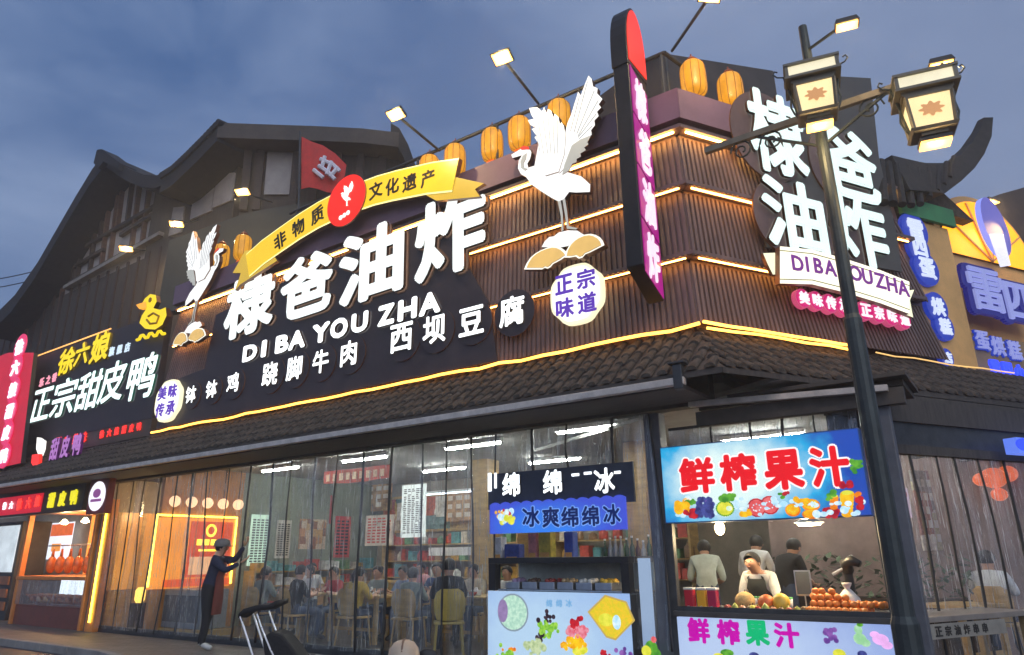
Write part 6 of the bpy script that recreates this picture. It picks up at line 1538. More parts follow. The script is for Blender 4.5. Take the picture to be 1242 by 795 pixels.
def person(fr, pos, rz, label, pose='sit', shirt=None, trousers=None, shoes=None, height=1.65, hair='short', group=None, apron=None, hat=None, turn=0.0, long_sleeves=False):
    k = height / 1.65
    J = dict(pel=(0, 0, .92), sp=(0, .0, 1.10), ch=(0, -.01, 1.28), nk=(0, 0, 1.43), hb=(0, -.01, 1.49), hm=(0, -.025, 1.56), ht=(0, -.01, 1.62))
    L = {}
    for s, n in ((-1, 'r'), (1, 'l')):
        J['sh' + n] = (s * .165, .005, 1.36); J['el' + n] = (s * .215, .03, 1.10); J['wr' + n] = (s * .205, -.09, .89)
        J['hp' + n] = (s * .085, 0, .87); J['kn' + n] = (s * .095, -.02, .48); J['an' + n] = (s * .10, .02, .09); J['to' + n] = (s * .115, -.14, .035)
    if pose in ('sit', 'sit_eat'):
        dz = -.44
        for q in ('pel', 'sp', 'ch', 'nk', 'hb', 'hm', 'ht', 'shr', 'shl'): x, y, z = J[q]; J[q] = (x, y - (.10 * max(0, z - .95) if pose == 'sit_eat' else 0.03 * max(0, z - .95)), z + dz)
        for s, n in ((-1, 'r'), (1, 'l')):
            J['hp' + n] = (s * .09, -.03, .47); J['kn' + n] = (s * .12, -.42, .48); J['an' + n] = (s * .12, -.38, .09); J['to' + n] = (s * .13, -.54, .035)
            J['el' + n] = (s * .23, -.14, .72); J['wr' + n] = (s * .13, -.36, .78)
    if pose == 'reach':
        J.update(pel=(0, .02, .91), sp=(0, .02, 1.09), ch=(0, -.01, 1.27), nk=(0, -.03, 1.42), hb=(0, -.05, 1.48), hm=(0, -.07, 1.55), ht=(0, -.05, 1.615))
        J.update(shr=(-.165, -.03, 1.35), shl=(.165, -.03, 1.35), elr=(-.20, -.22, 1.19), ell=(.19, -.24, 1.36), wrr=(-.12, -.40, 1.30), wrl=(.10, -.38, 1.56))
        J.update(hpr=(-.085, .06, .85), hpl=(.085, .06, .85), knr=(-.09, .03, .48), knl=(.10, .08, .47), anr=(-.09, .06, .09), anl=(.11, .17, .09), tor=(-.10, -.11, .035), tol=(.12, .01, .035))
    if pose == 'work':
        for q in ('ch', 'nk', 'hb', 'hm', 'ht', 'shr', 'shl'): x, y, z = J[q]; J[q] = (x, y - .45 * (z - 1.05), z - .16 * (z - 1.05))
        J.update(elr=(-.23, -.16, 1.06), ell=(.23, -.16, 1.06), wrr=(-.12, -.38, 1.0), wrl=(.12, -.36, 1.03))
    names = list(J); idx = {n: i for i, n in enumerate(names)}
    wide = 1.13 if pose == 'reach' else 1.0
    Rr = dict(pel=.125, sp=.118, ch=.132, nk=.058, hb=.070, hm=.098, ht=.070)
    for n in 'rl': Rr.update({'sh' + n: .072, 'el' + n: .050, 'wr' + n: .036, 'hp' + n: .098, 'kn' + n: .066, 'an' + n: .047, 'to' + n: .040})
    Rr = {q: r * (wide if q not in ('nk', 'hb', 'hm', 'ht', 'wrr', 'wrl', 'anr', 'anl', 'tor', 'tol') else 1) for q, r in Rr.items()}
    E_ = [('pel', 'sp'), ('sp', 'ch'), ('ch', 'nk'), ('nk', 'hb'), ('hb', 'hm'), ('hm', 'ht')]
    for n in 'rl': E_ += [('ch', 'sh' + n), ('sh' + n, 'el' + n), ('el' + n, 'wr' + n), ('pel', 'hp' + n), ('hp' + n, 'kn' + n), ('kn' + n, 'an' + n), ('an' + n, 'to' + n)]
    rad = [Rr[n] if n not in ('pel', 'sp', 'ch') else (Rr[n] * 1.12, Rr[n] * 0.92) for n in names]
    V, F = skin_mesh([J[n] for n in names], rad, [(idx[a], idx[b]) for a, b in E_], 0, 2)
    V = [Vector(v) for v in V]
    kinds = []
    segs = [(a, b, 2 if a[:2] in ('hb', 'hm', 'nk') else (0 if a in ('pel', 'sp', 'ch') or a[:2] == 'sh' else (0 if long_sleeves else 2) if a[:2] == 'el' else 1 if a[:2] in ('hp', 'kn') else 3)) for a, b in E_]
    def near(p):
        best, kd = 9, 0
        for a, b, q in segs:
            A, B = Vector(J[a]), Vector(J[b]); d = B - A; t = max(0, min(1, (p - A).dot(d) / max(1e-6, d.length_squared))); e = (p - A - d * t).length
            if e < best: best, kd = e, (1 if (a == 'pel' and (b != 'sp' or t < 0.25)) else q)
        return kd
    MI = []
    for f in F:
        c = sum((V[i] for i in f), Vector()) / len(f); MI.append(near(c))
    hV, hF = hand_mesh()
    for n, s in (('r', -1), ('l', 1)):
        w, e = Vector(J['wr' + n]), Vector(J['el' + n]); d = (w - e).normalized()
        zz_ = -d; xx = Vector((1, 0, 0)) - zz_ * zz_.x; xx.normalize(); yy = zz_.cross(xx)
        b = len(V)
        for v in hV: V.append(w + xx * (-v.x * s) * (1) + yy * v.y + zz_ * v.z + d * 0.03)
        fl = s > 0
        F += [[i + b for i in (f if not fl else f[::-1])] for f in hF]; MI += [2] * len(hF)
    hm, ht = Vector(J['hm']), Vector(J['ht'])
    def ball(c, r, mi):
        mb = MB().ball(c, r, 8); b = len(V); V.extend([Vector(v) for v in mb.v]); F.extend([[i + b for i in f] for f in mb.f]); MI.extend([mi] * len(mb.f))
    ball(hm + Vector((0, -.088, -.018)), (.012, .018, .02), 2)
    for s in (-1, 1): ball(hm + Vector((s * .083, .008, -.01)), (.010, .018, .028), 2)
    me = bpy.data.meshes.new('person'); me.from_pydata([tuple(v * k) for v in V], [], F)
    for m in (shirt, trousers, skin_m, shoes or M('dark_shoes', (0.03, 0.03, 0.03), 0.5)): me.materials.append(m)
    me.polygons.foreach_set('material_index', MI); me.polygons.foreach_set('use_smooth', [True] * len(F)); me.update()
    o = bpy.data.objects.new('person', me); COL.objects.link(o); o.location = fr.w(*pos); o.rotation_euler = (0, 0, fr.rz + rz)
    BASE[o.name] = Vector((0, 0, 0)); tag(o, label, 'person', group)
    def sub(mb, nm, m):
        mb.v = [tuple(Vector(v) * k) for v in mb.v]; return mb.build(nm, m, o, smooth=True)
    hc = hm + Vector((0, .012, .012))
    mb = MB(); n0 = 14
    for i in range(n0 + 1):                 # a cap of hair that leaves the face free
        pass
    vs, fs = [], []
    nu, nv = 18, 9
    for j in range(nv + 1):
        for i in range(nu):
            a = 2 * math.pi * i / nu; front = max(0.0, -math.sin(a))
            pmax = (2.15 if hair != 'bob' else 2.45) - front * (1.25 if hair != 'bob' else 1.4)
            ph = pmax * j / nv
            vs.append(hc + Vector((.094 * math.sin(ph) * math.cos(a) * 1.02, .108 * math.sin(ph) * math.sin(a), .105 * math.cos(ph))))
    for j in range(nv):
        for i in range(nu): fs.append((j * nu + i, (j + 1) * nu + i, (j + 1) * nu + (i + 1) % nu, j * nu + (i + 1) % nu))
    mb.add(vs, fs)
    if hair == 'bun': mb.ball(hc + Vector((0, .10, .05)), .045, 8)
    if hair == 'tail': mb.tube([hc + Vector((0, .10, .02)), hc + Vector((0, .14, -.05)), hc + Vector((0, .13, -.16))], [.03, .032, .012], 8)
    sub(mb, 'hair', hair_m)
    mb = MB()
    for s in (-1, 1): mb.ball(hm + Vector((s * .032, -.082, .008)), (.012, .008, .006), 6)
    sub(mb, 'eyes', eye_m)
    mb = MB(); mb.ball(hm + Vector((0, -.085, -.052)), (.022, .008, .007), 6); sub(mb, 'mouth', lip_m)
    if hat:
        mb = MB(); mb.lathe([(.118, -.0), (.120, .03), (.105, .085), (.06, .115), (.01, .12)], tuple(hc + Vector((0, -.0, .015))), 18, sy=1.1); mb.lathe([(.115, .0), (.15, -.004), (.15, -.012)], tuple(hc + Vector((0, -.03, .018))), 18, sy=1.15); sub(mb, 'hat', hat)
    if apron:
        # a bib that follows the front of the trunk
        vs, fs = [], []
        rows = [('ch', .05, .105, .135), ('ch', -.06, .125, .15), ('sp', .0, .14, .145), ('pel', .03, .165, .155)] + ([('pel', -.14, .20, .16), ('pel', -.38, .20, .15)] if pose not in ('sit', 'sit_eat') else [])
        for q, dz, hw, dp in rows:
            b = Vector(J[q])
            for i in range(7): t = (i - 3) / 3; vs.append(b + Vector((hw * t, -dp * (1 - .45 * t * t) - .012, dz)))
        for r in range(len(rows) - 1):
            for i in range(6): fs.append((r * 7 + i, r * 7 + i + 1, r * 7 + i + 8, r * 7 + i + 7))
        mb = MB(); mb.add(vs, fs); mb.add([v + Vector((0, .006, 0)) for v in vs], [f[::-1] for f in fs])
        mb.bar(Vector(J['ch']) + Vector((.10, -.11, .05)), Vector(J['nk']) + Vector((.05, -.0, .02)), .025, .006); mb.bar(Vector(J['ch']) + Vector((-.10, -.11, .05)), Vector(J['nk']) + Vector((-.05, -.0, .02)), .025, .006)
        sub(mb, 'apron', apron)
    return o
navy = cloth('navy_jacket', (0.018, 0.022, 0.05)); blk = cloth('black_cloth', (0.014, 0.014, 0.016)); wht = cloth('white_shirt', (0.62, 0.63, 0.62)); gry = cloth('grey_green_shirt', (0.20, 0.24, 0.22))
blu = cloth('faded_blue_shirt', (0.16, 0.22, 0.33)); den = cloth('denim', (0.05, 0.07, 0.12)); redc = cloth('rust_apron', (0.13, 0.03, 0.025)); drk = cloth('charcoal_apron', (0.03, 0.035, 0.035)); tan = cloth('beige_shirt', (0.4, 0.34, 0.25))
wshoe = M('pale_shoes', (0.5, 0.5, 0.47), 0.6)
g = gpt(251, 789); p = FL.loc(g)
person(FL, (p[0], p[1], 0.12), R(128), 'worker in cap and dark jacket with rust apron reaching up to pull the curtain', 'reach', navy, blk, wshoe, 1.66, 'short', apron=redc, hat=cloth('grey_cap', (0.16, 0.15, 0.14)), long_sleeves=True)
# juice stall people
x, z = FL.at(924, 700, 0.95)
person(FL, (x, 1.05, -0.06), R(-12), 'seller in white shirt and dark apron bending over the juice counter fruit', 'work', wht, den, None, 1.62, 'short', apron=drk)
x = FL.at(856, 690, 2.0)[0]; person(FL, (x, 2.0, 0.13), R(200), 'person in pale shirt seen from behind at the left inside the juice stall', 'work', cloth('mint_white_shirt', (0.45, 0.52, 0.47)), den, None, 1.60, 'bob')
x = FL.at(912, 685, 2.5)[0]; person(FL, (x, 2.5, 0.13), R(175), 'person in white shirt with back turned behind the bending juice seller', 'work', cloth('plain_white_shirt', (0.6, 0.6, 0.6)), den, None, 1.66, 'short')
x = FL.at(950, 690, 2.3)[0]; person(FL, (x, 2.3, 0.13), R(150), 'person in dark clothes right of the bending juice seller', 'work', blk, den, None, 1.60, 'short')
# guests
def table(fr, x, y, lab, w=1.2, d=0.7, h=0.75, rz=0.0, m=None, grp='dining tables'):
    t = thing('dining_table', lab, 'table', fr, (x, y, 0.136), grp, rz); m = m or wood_m
    MB().box(x - w / 2, x + w / 2, y - d / 2, y + d / 2, 0.136 + h - 0.04, 0.136 + h).build('tabletop', m, t, bevel=0.006)
    for sx in (-1, 1):
        for sy in (-1, 1): MB().box(x + sx * (w / 2 - .06) - .03, x + sx * (w / 2 - .06) + .03, y + sy * (d / 2 - .06) - .03, y + sy * (d / 2 - .06) + .03, 0.136, 0.136 + h - 0.04).build('leg', m, t)
    mb = MB(); mb.box(x - w / 2 + .09, x + w / 2 - .09, y - d / 2 + .05, y - d / 2 + .07, 0.136 + h - .13, 0.136 + h - .041); mb.box(x - w / 2 + .09, x + w / 2 - .09, y - d / 2 + .05, y - d / 2 + .08, 0.33, 0.38); mb.build('apron_rail', m, t)
    return t
def chair(fr, x, y, rz, lab, m=None, grp=None, seat_h=0.45):
    t = thing('chair', lab, 'chair', fr, (x, y, 0.136), grp, rz); m = m or wood_m; zb_ = 0.136
    q = lambda a, b, c: (x + a, y + b, zb_ + c)
    MB().box(x - .21, x + .21, y - .20, y + .20, zb_ + seat_h - .035, zb_ + seat_h).build('seat', m, t, bevel=0.01)
    for sx in (-1, 1):
        for sy in (-1, 1): MB().tube([q(sx * .17, sy * .16, seat_h - .035), q(sx * .205, sy * .20, 0)], [.018, .013], 8).build('leg', m, t)
    vs = []; nn = 9
    for j, (zz_, hw, bk) in enumerate(((seat_h + .02, .17, .19), (seat_h + .14, .215, .215), (seat_h + .28, .22, .235), (seat_h + .38, .19, .25), (seat_h + .43, .12, .255))):
        for i in range(nn): u = (i - (nn - 1) / 2) / ((nn - 1) / 2); vs.append(q(hw * u, bk - .06 * u * u, zz_))
    fs = [(j * nn + i, j * nn + i + 1, (j + 1) * nn + i + 1, (j + 1) * nn + i) for j in range(4) for i in range(nn - 1)]
    mb = MB(); mb.add(vs, fs); mb.add([(a, b + .018, c) for a, b, c in vs], [f[::-1] for f in fs]); mb.build('backrest', m, t, smooth=True)
    return t
yell = M('mustard_chair_shell', (0.50, 0.36, 0.07), 0.45, 0, 0.2, 4)
x = FL.at(533, 720, 0.75)[0]
x = FL.at(540, 720, 0.42)[0]
chair(FL, x + 0.06, 0.44, R(222), 'mustard chair just inside the curtain with the guest in black', yell, None, 0.50)
person(FL, (x + 0.0, 0.50, 0.19), R(222), 'guest in black seen from behind on the mustard chair', 'sit_eat', blk, blk, None, 1.72, 'short', long_sleeves=True)
tabs = [(0.3, 1.25, 'pine table just inside the curtain behind the folded pushchair'), (2.0, 1.45, 'pine table in front of the menu posters, second from the worker'), (3.95, 1.9, 'pine table facing the guest in black'), (1.2, 3.4, 'pine table deeper inside near the back wall, left of the wood column'), (4.6, 3.9, 'pine table deeper inside, right of the wood column')]
for x, y, lab in tabs: table(FL, x, y, lab)
wm = wood_m
bowl_ms = [M('white_bowl', (0.62, 0.62, 0.58), 0.25, 0, 0.1), M('red_soup_bowl', (0.40, 0.06, 0.03), 0.25, 0, 0.3), M('steel_bowl', (0.5, 0.5, 0.5), 0.25, 0.8, 0.1)]
random.seed(44)
for x, y, lab in tabs:
    for k in range(7):
        bx_, by_ = x + random.uniform(-.5, .5), y + random.uniform(-.26, .26); r = random.uniform(.05, .09); m_ = random.choice(bowl_ms)
        t = thing('bowl', 'bowl of food on a pine dining table behind the long curtain', 'bowl', FL, (bx_, by_, 0.887), 'bowls on the dining tables')
        MB().lathe([(r * .5, 0), (r * .9, r * .4), (r, r * .75), (r * .93, r * .75), (r * .8, r * .5)], (bx_, by_, 0.887), 14).build('bowl_shell', m_, t, smooth=True)
        MB().ball((bx_, by_, 0.887 + r * .55), (r * .78, r * .78, r * .25), 6).build('food', random.choice((M('noodle_food', (0.55, 0.36, 0.12), 0.5), M('red_food', (0.42, 0.08, 0.03), 0.4), M('green_food', (0.12, 0.25, 0.05), 0.5))), t, smooth=True)
    t = thing('paper_box', 'white tissue box standing on the pine table ' + ['nearest the worker', 'second from the worker', 'facing the guest in black', 'left of the wood column', 'right of the wood column'][tabs.index((x, y, lab))], 'tissue box', FL, (x + .1, y, 0.887))
    MB().box(x + .04, x + .18, y - .05, y + .05, 0.887, 0.97).build('box', white_m, t, bevel=.006); MB().prism([(x + .08, .968), (x + .14, .968), (x + .12, 1.01), (x + .09, 1.0)], y - .02, y + .02).build('tissue', white_m, t)
ylw = cloth('yellow_shirt', (0.50, 0.34, 0.06)); rds = cloth('red_shirt', (0.38, 0.05, 0.05)); pnk = cloth('pink_shirt', (0.55, 0.28, 0.30))
seats = [(0.0, 0.75, 180, gry, 'guest in grey-green shirt with back to the street at the first pine table', 'short'), (0.05, 1.85, 0, wht, 'guest in white shirt facing the street at the first pine table', 'bob'), (0.75, 1.85, 0, rds, 'guest in red shirt facing the street at the first pine table', 'short'),
         (1.7, 2.05, 5, gry, 'guest in grey-green shirt facing the street at the second pine table', 'bun'), (2.35, 2.05, -5, blu, 'guest in faded blue shirt facing the street at the second pine table', 'short'), (2.3, 0.90, 180, ylw, 'guest in yellow shirt with back to the street at the second pine table', 'tail'),
         (1.0, 0.72, 165, blk, 'guest in black with back to the street at the first pine table', 'short'), (3.3, 1.15, 190, gry, 'guest in grey-green shirt with back to the street just left of the guest in black', 'bob'), (2.9, 2.3, 20, cloth('dark_blue_shirt', (0.03, 0.05, 0.12)), 'guest in dark blue shirt between the second and third pine tables', 'short'), (-1.6, 3.2, 60, wht, 'guest in white shirt by the low rack of the cross wall', 'short'),
         (3.6, 2.5, 0, tan, 'guest in beige shirt facing the street at the third pine table', 'bob'), (4.3, 2.5, 0, wht, 'guest in white shirt facing the guest in black', 'short'), (1.0, 4.0, 0, pnk, 'guest in pink shirt at the back table', 'short'), (5.1, 3.3, 190, gry, 'guest in grey-green shirt at the back right table', 'bob')]
for x, y, a, sm, lab, hr in seats:
    chair(FL, x, y, R(a), 'pine chair of the ' + lab.replace('with back to the street ', '').replace('facing the street ', '').replace('guest in', 'guest in'), wm, 'pine chairs under the guests')
    person(FL, (x, y, 0.14), R(a), lab, 'sit_eat', sm, den, None, 1.64 + 0.04 * math.sin(x * 7), hr)
# side street table and guest
a = FR.at(1108, 739, -1.35); b = FR.at(1232, 738, -1.35)
tw = thing('counter_table', 'long grey table with white lettered edge strip outside the side street curtain', 'table', FR, ((a[0] + b[0]) / 2, -1.3, 0.12))
zt_ = 0.90
MB().box(a[0], b[0] + 0.1, -1.45, -0.85, zt_ - 0.05, zt_).build('tabletop', M('worn_grey_tabletop', (0.22, 0.19, 0.16), 0.4, 0, 0.3, 3), tw, bevel=0.006)
for xx in (a[0] + .06, b[0] + .02):
    for yy in (-1.39, -0.92): MB().box(xx - .03, xx + .03, yy - .03, yy + .03, 0.12, zt_ - .05).build('leg', M('oak_leg', (0.34, 0.24, 0.12), 0.6), tw)
st = MB().box(a[0] + 0.02, b[0] - 0.4, -1.462, -1.452, zt_ - 0.19, zt_ - 0.06).build('edge_strip', M('cream_strip', (0.26, 0.24, 0.20), 0.6), tw)
mb = MB(); xx = a[0] + 0.14
for ch in '正宗油炸串串':
    put_char(mb, ch, xx, zt_ - 0.125, 0.09, -1.466, 0.003, bold=0.04, n=6, m=0, ms=0); xx += 0.135
mb.build('lettering', black_ink, st)
MB().box(a[0] + 0.05, b[0], -1.40, -1.38, 0.35, 0.42).build('stretcher', M('oak_leg', (0.34, 0.24, 0.12), 0.6), tw)
x = FR.at(1196, 705, -0.2)[0]
person(FR, (x, -0.25, 0.22), R(115), 'guest in white shirt bending over behind the side street curtain', 'sit_eat', wht, den, None, 1.7, 'short')
chair(FR, x, -0.25, R(115), 'pine chair of the guest behind the side street curtain', wood_m, None, 0.5)
table(FR, x - 0.75, -0.3, 'pine table of the guest behind the side street curtain', 0.8, 0.6, 0.75, grp=None)
# ------------------------------------------------------------------ posters, menus, inside shop front
def board(name, fr, x, y, z, w, h, m, label, lines=None, lm=None, cat='poster'):
    t = thing(name, label, cat, fr, (x, y, z))
    MB().box(x - w / 2, x + w / 2, y, y + 0.03, z, z + h).build('panel', m, t, bevel=0.004)
    if lines:
        mb = MB(); nr, nc = lines; random.seed(int(x * 100 + w * 77))
        for r in range(nr):
            for c in range(nc):
                if random.random() < 0.12: continue
                cw_, rh = w * 0.86 / nc, h * 0.86 / nr
                xx = x - w * .43 + cw_ * c; zz_ = z + h * .07 + rh * r
                mb.box(xx + cw_ * .12, xx + cw_ * random.uniform(.6, .92), y - 0.004, y - 0.001, zz_ + rh * .2, zz_ + rh * .75)
        mb.build('print_lines', lm or black_ink, t)
    return t
paperw = E('lit_menu_white', (0.82, 0.90, 0.86), 0.75, True, 0.2, 3); paperr = M('red_poster', (0.50, 0.05, 0.05), 0.6, 0, 0.3, 4); paperp = M('pale_poster', (0.55, 0.50, 0.44), 0.6, 0, 0.35, 3); teal = M('teal_poster', (0.16, 0.34, 0.33), 0.6, 0, 0.4, 3)
pic = M('busy_food_photo', (0.34, 0.20, 0.10), 0.55, 0, 0.9, 5)
def onw(px, py, y): return FL.at(px, py, y)
for (px0, py0, px1, py1, y, m, lab, ln, lm_) in (
    (488, 588, 515, 652, 2.55, paperw, 'tall white lit menu board with dark rows on the wood column', (24, 5), None),
    (444, 625, 476, 662, 3.2, paperp, 'pale poster with red marks low behind the guests', (9, 5), paperr),
    (382, 602, 400, 636, 4.5, paperr, 'red poster with pale marks at the left of the back wall', (5, 3), paperp),
    (404, 580, 440, 640, 5.9, teal, 'teal food poster on the back wall left of the wood column', (9, 5), paperp),
    (446, 575, 474, 620, 5.9, pic, 'brown food photo poster on the back wall behind the red marked poster', (4, 3), paperp),
    (318, 604, 340, 662, 4.8, E('lit_pale_green_panel', (0.62, 0.85, 0.66), 0.8, True, 0.3, 2), 'pale green lit panel right of the amber shop window', None, None),
    (345, 640, 374, 668, 4.6, paperp, 'cream poster beside the pale green lit panel', (4, 4), None),
    (540, 596, 575, 632, 5.9, pic, 'dark food photo poster on the back wall right of the menu board', (3, 3), paperp),
    (520, 664, 580, 674, 4.5, white_m, 'white shelf edge panel behind the guest in black', None, None)):
    x0, z1 = onw(px0, py0, y); x1, _ = onw(px1, py1, y); z0 = onw((px0 + px1) / 2, py1, y)[1]; z1 = onw((px0 + px1) / 2, py0, y)[1]
    board('wall_poster', FL, (x0 + x1) / 2, y, z0, x1 - x0, z1 - z0, m, lab, ln, lm_)
for px0, px1, py, y, lab in ((302, 372, 601, 4.0, 'long cool white strip light over the left of the dining room'), (512, 575, 600, 3.6, 'long cool white strip light over the right of the dining room')):
    x0, z0 = onw(px0, py, y); x1, z1 = onw(px1, py, y)
    t = thing('strip_light', lab, 'light', FL, ((x0 + x1) / 2, y, z0)); MB().box(x0, x1, y, y + .05, z0, z0 + .05).build('housing', white_m, t); MB().box(x0, x1, y + .01, y + .04, z0 - .02, z0 - .002).build('diffuser', E('cool_strip', (0.75, 0.88, 1.0), 4.0, True), t)
    for xx in (x0 + .2, x1 - .2): MB().tube([(xx, y + .025, z0 + .05), (xx, y + .025, 3.35)], .006, 6).build('wire', black_m, t)
FOOD = [(0.45, 0.10, 0.05), (0.50, 0.42, 0.30), (0.12, 0.20, 0.20), (0.60, 0.58, 0.52), (0.35, 0.22, 0.08), (0.10, 0.08, 0.07), (0.50, 0.30, 0.06), (0.22, 0.34, 0.26)]
mu = mural('food_picture_mural', FOOD, 2.2)
for (x0, x1, z0, z1, lab) in ((-2.4, 2.5, 2.15, 2.95, 'wall mural of many small food pictures along the back wall left of the wood column'), (3.1, 6.4, 2.2, 2.95, 'wall mural of many small food pictures along the back wall right of the wood column')):
    t = thing('wall_mural', lab, 'mural', FL, ((x0 + x1) / 2, 6.1, z0)); MB().box(x0, x1, 6.12, 6.18, z0, z1).build('panel', mu, t); mb = MB(); mb.box(x0 - .05, x1 + .05, 6.09, 6.18, z1 + .001, z1 + .06); mb.box(x0 - .05, x1 + .05, 6.09, 6.18, z0 - .06, z0 - .001); mb.build('trim', wood_m, t)
def sideboard_(lab, y0, y1, z0, z1, m, ln=None):
    t = thing('wall_poster', lab, 'poster', FL, (-2.63, (y0 + y1) / 2, z0)); MB().box(-2.648, -2.62, y0, y1, z0, z1).build('panel', m, t, bevel=.004)
    if ln:
        mb = MB(); random.seed(int(y0 * 100))
        for r in range(ln[0]):
            for c in range(ln[1]):
                yy = y0 + (y1 - y0) * (.08 + .86 * c / ln[1]); zz_ = z0 + (z1 - z0) * (.07 + .86 * r / ln[0]); mb.box(-2.619, -2.614, yy, yy + (y1 - y0) * .6 / ln[1], zz_, zz_ + (z1 - z0) * .5 / ln[0])
        mb.build('print_lines', black_ink, t)
sideboard_('pale green lit menu panel on the cross wall just beyond the amber shop front', 2.25, 2.75, 1.35, 2.45, E('lit_pale_green_panel', (0.62, 0.85, 0.66), 0.8, True, 0.3, 2), (17, 4))
sideboard_('tall cream poster on the cross wall right of the pale green panel', 2.95, 3.35, 1.5, 2.35, M('pale_poster', (0.55, 0.50, 0.44), 0.6, 0, 0.35, 3), (15, 4))
sideboard_('brown food picture on the cross wall right of the tall cream poster', 3.6, 4.4, 1.7, 2.4, mural('food_picture_brown', [(0.45, 0.22, 0.10), (0.55, 0.42, 0.30), (0.25, 0.10, 0.05), (0.5, 0.3, 0.12)], 6.0))
sideboard_('red poster on the far end of the cross wall', 4.7, 5.2, 1.5, 2.5, M('red_poster', (0.50, 0.05, 0.05), 0.6, 0, 0.3, 4), (11, 3))
cab = thing('sideboard', 'long wooden sideboard with stacked crockery along the back wall', 'sideboard', FL, (0.5, 5.7, 0.136))
MB().box(-2.0, 2.4, 5.6, 6.05, 0.136, 0.95).build('cabinet', wood_m, cab, bevel=.01)
for k in range(4): MB().box(-1.95 + 1.09 * k, -1.95 + 1.09 * k + 1.0, 5.58, 5.599, 0.22, 0.88).build('door', M('dark_pine_door', (0.28, 0.17, 0.07), 0.5), cab)
random.seed(77)
gm = [M('goods_%s' % n_, c, 0.5, 0, 0.5, 8) for n_, c in (('red', (0.45, 0.06, 0.04)), ('cream', (0.55, 0.48, 0.36)), ('green', (0.12, 0.25, 0.12)), ('brown', (0.22, 0.12, 0.06)), ('white', (0.6, 0.6, 0.58)), ('teal', (0.10, 0.28, 0.30)), ('amber', (0.5, 0.28, 0.05)))]
for (xs0, xs1, lab) in ((-1.9, 2.3, 'long tall goods rack on the sideboard side of the back wall'), (3.2, 6.3, 'tall goods rack on the back wall right of the wood column')):
    t = thing('goods_rack', lab, 'rack', FL, ((xs0 + xs1) / 2, 5.85, 0.136))
    for zz_ in (1.0, 1.38, 1.76): MB().box(xs0, xs1, 5.66, 6.08, zz_, zz_ + .025).build('shelf_board', wood_m, t)
    for xx in (xs0, xs1 - .04): MB().box(xx, xx + .04, 5.64, 6.09, 0.96 if xs0 < 0 else 0.136, 2.1).build('upright', wood_m, t)
    for zz_ in (1.026, 1.406, 1.786):
        xx = xs0 + .15
        while xx < xs1 - .2:
            w_ = random.uniform(.10, .24); h_ = random.uniform(.14, .30); k = random.random()
            mb = MB()
            if k < .55: mb.box(xx, xx + w_, 5.70, 5.70 + random.uniform(.12, .25), zz_, zz_ + h_)
            else: mb.lathe([(w_ * .4, 0), (w_ * .45, h_ * .2), (w_ * .42, h_ * .7), (w_ * .2, h_ * .85), (w_ * .2, h_)], (xx + w_ / 2, 5.8, zz_), 12)
            o = mb.build('packed_goods' if k < .55 else 'storage_jar', random.choice(gm), None, FL, at=(xx, 5.7, zz_), smooth=k >= .55); tag(o, 'small box or pack on the back racks of the dining room' if k < .55 else 'round storage jar on the back racks of the dining room', 'pack' if k < .55 else 'jar', 'packs on the back racks' if k < .55 else 'jars on the back racks')
            xx += w_ + random.uniform(.02, .12)
t = thing('added_glow_panel', 'added amber glow panel in the narrow bay behind the leftmost curtain strips', 'glow panel', FL, (-4.56, 1.6, 0.2))  # emissive panel added to give the left bay its amber glow
MB().box(-4.575, -4.56, 0.25, 3.4, 0.9, 2.5).build('lit_panel', E('added_amber_glow', (0.85, 0.36, 0.06), 0.55, True, 0.6, 1.5), t)
for k in range(6): MB().box(-4.559, -4.545, 0.25 + .55 * k, 0.32 + .55 * k, 0.9, 2.5).build('batten', wood_m, t)
MB().box(-4.575, -4.50, 0.25, 3.4, 0.14, 0.88).build('base_cabinet', wood_m, t)
for yy, lab in ((0.9, 'added warm globe lamp nearest the street in the narrow left bay'), (2.3, 'added warm globe lamp deeper in the narrow left bay')):  # two lamps added to warm the left bay
    t = thing('added_globe_lamp', lab, 'lamp', FL, (-3.7, yy, 2.6)); MB().ball((-3.7, yy, 2.6), .1, 10).build('globe', warm_bulb, t, smooth=True); MB().tube([(-3.7, yy, 2.7), (-3.7, yy, 3.1)], .008, 6).build('cord', black_m, t); lamp_light(t, (-3.7, yy, 2.45), 14, (1.0, 0.62, 0.28))
random.seed(15)
t = thing('goods_rack', 'low goods rack along the pale green cross wall beyond the amber shop front', 'rack', FL, (-2.45, 4.0, 0.136))
for zz_ in (0.5, 0.9, 1.2): MB().box(-2.645, -2.3, 2.2, 5.9, zz_, zz_ + .025).build('shelf_board', wood_m, t)
for yy in (2.2, 3.4, 4.6, 5.86): MB().box(-2.645, -2.28, yy, yy + .04, 0.136, 1.25).build('upright', wood_m, t)
for zz_ in (0.526, 0.926, 1.226):
    yy = 2.3
    while yy < 5.6:
        w_ = random.uniform(.12, .26); h_ = random.uniform(.12, .26)
        o = MB().box(-2.6, -2.35, yy, yy + w_, zz_, zz_ + h_).build('packed_goods', random.choice(gm), None, FL, at=(-2.5, yy, zz_)); tag(o, 'small box or pack on the low rack along the cross wall', 'pack', 'packs on the cross wall rack'); yy += w_ + random.uniform(.03, .2)
bx0, bz0 = FL.at(392, 590, 3.0); bx1, _ = FL.at(474, 584, 3.0); bz1 = FL.at(432, 566, 3.0)[1]; bz0 = FL.at(432, 583, 3.0)[1]
t = thing('cloth_banner', 'long faded red cloth banner with pale marks hung below the dining room ceiling', 'banner', FL, ((bx0 + bx1) / 2, 3.0, bz0))
vs = []
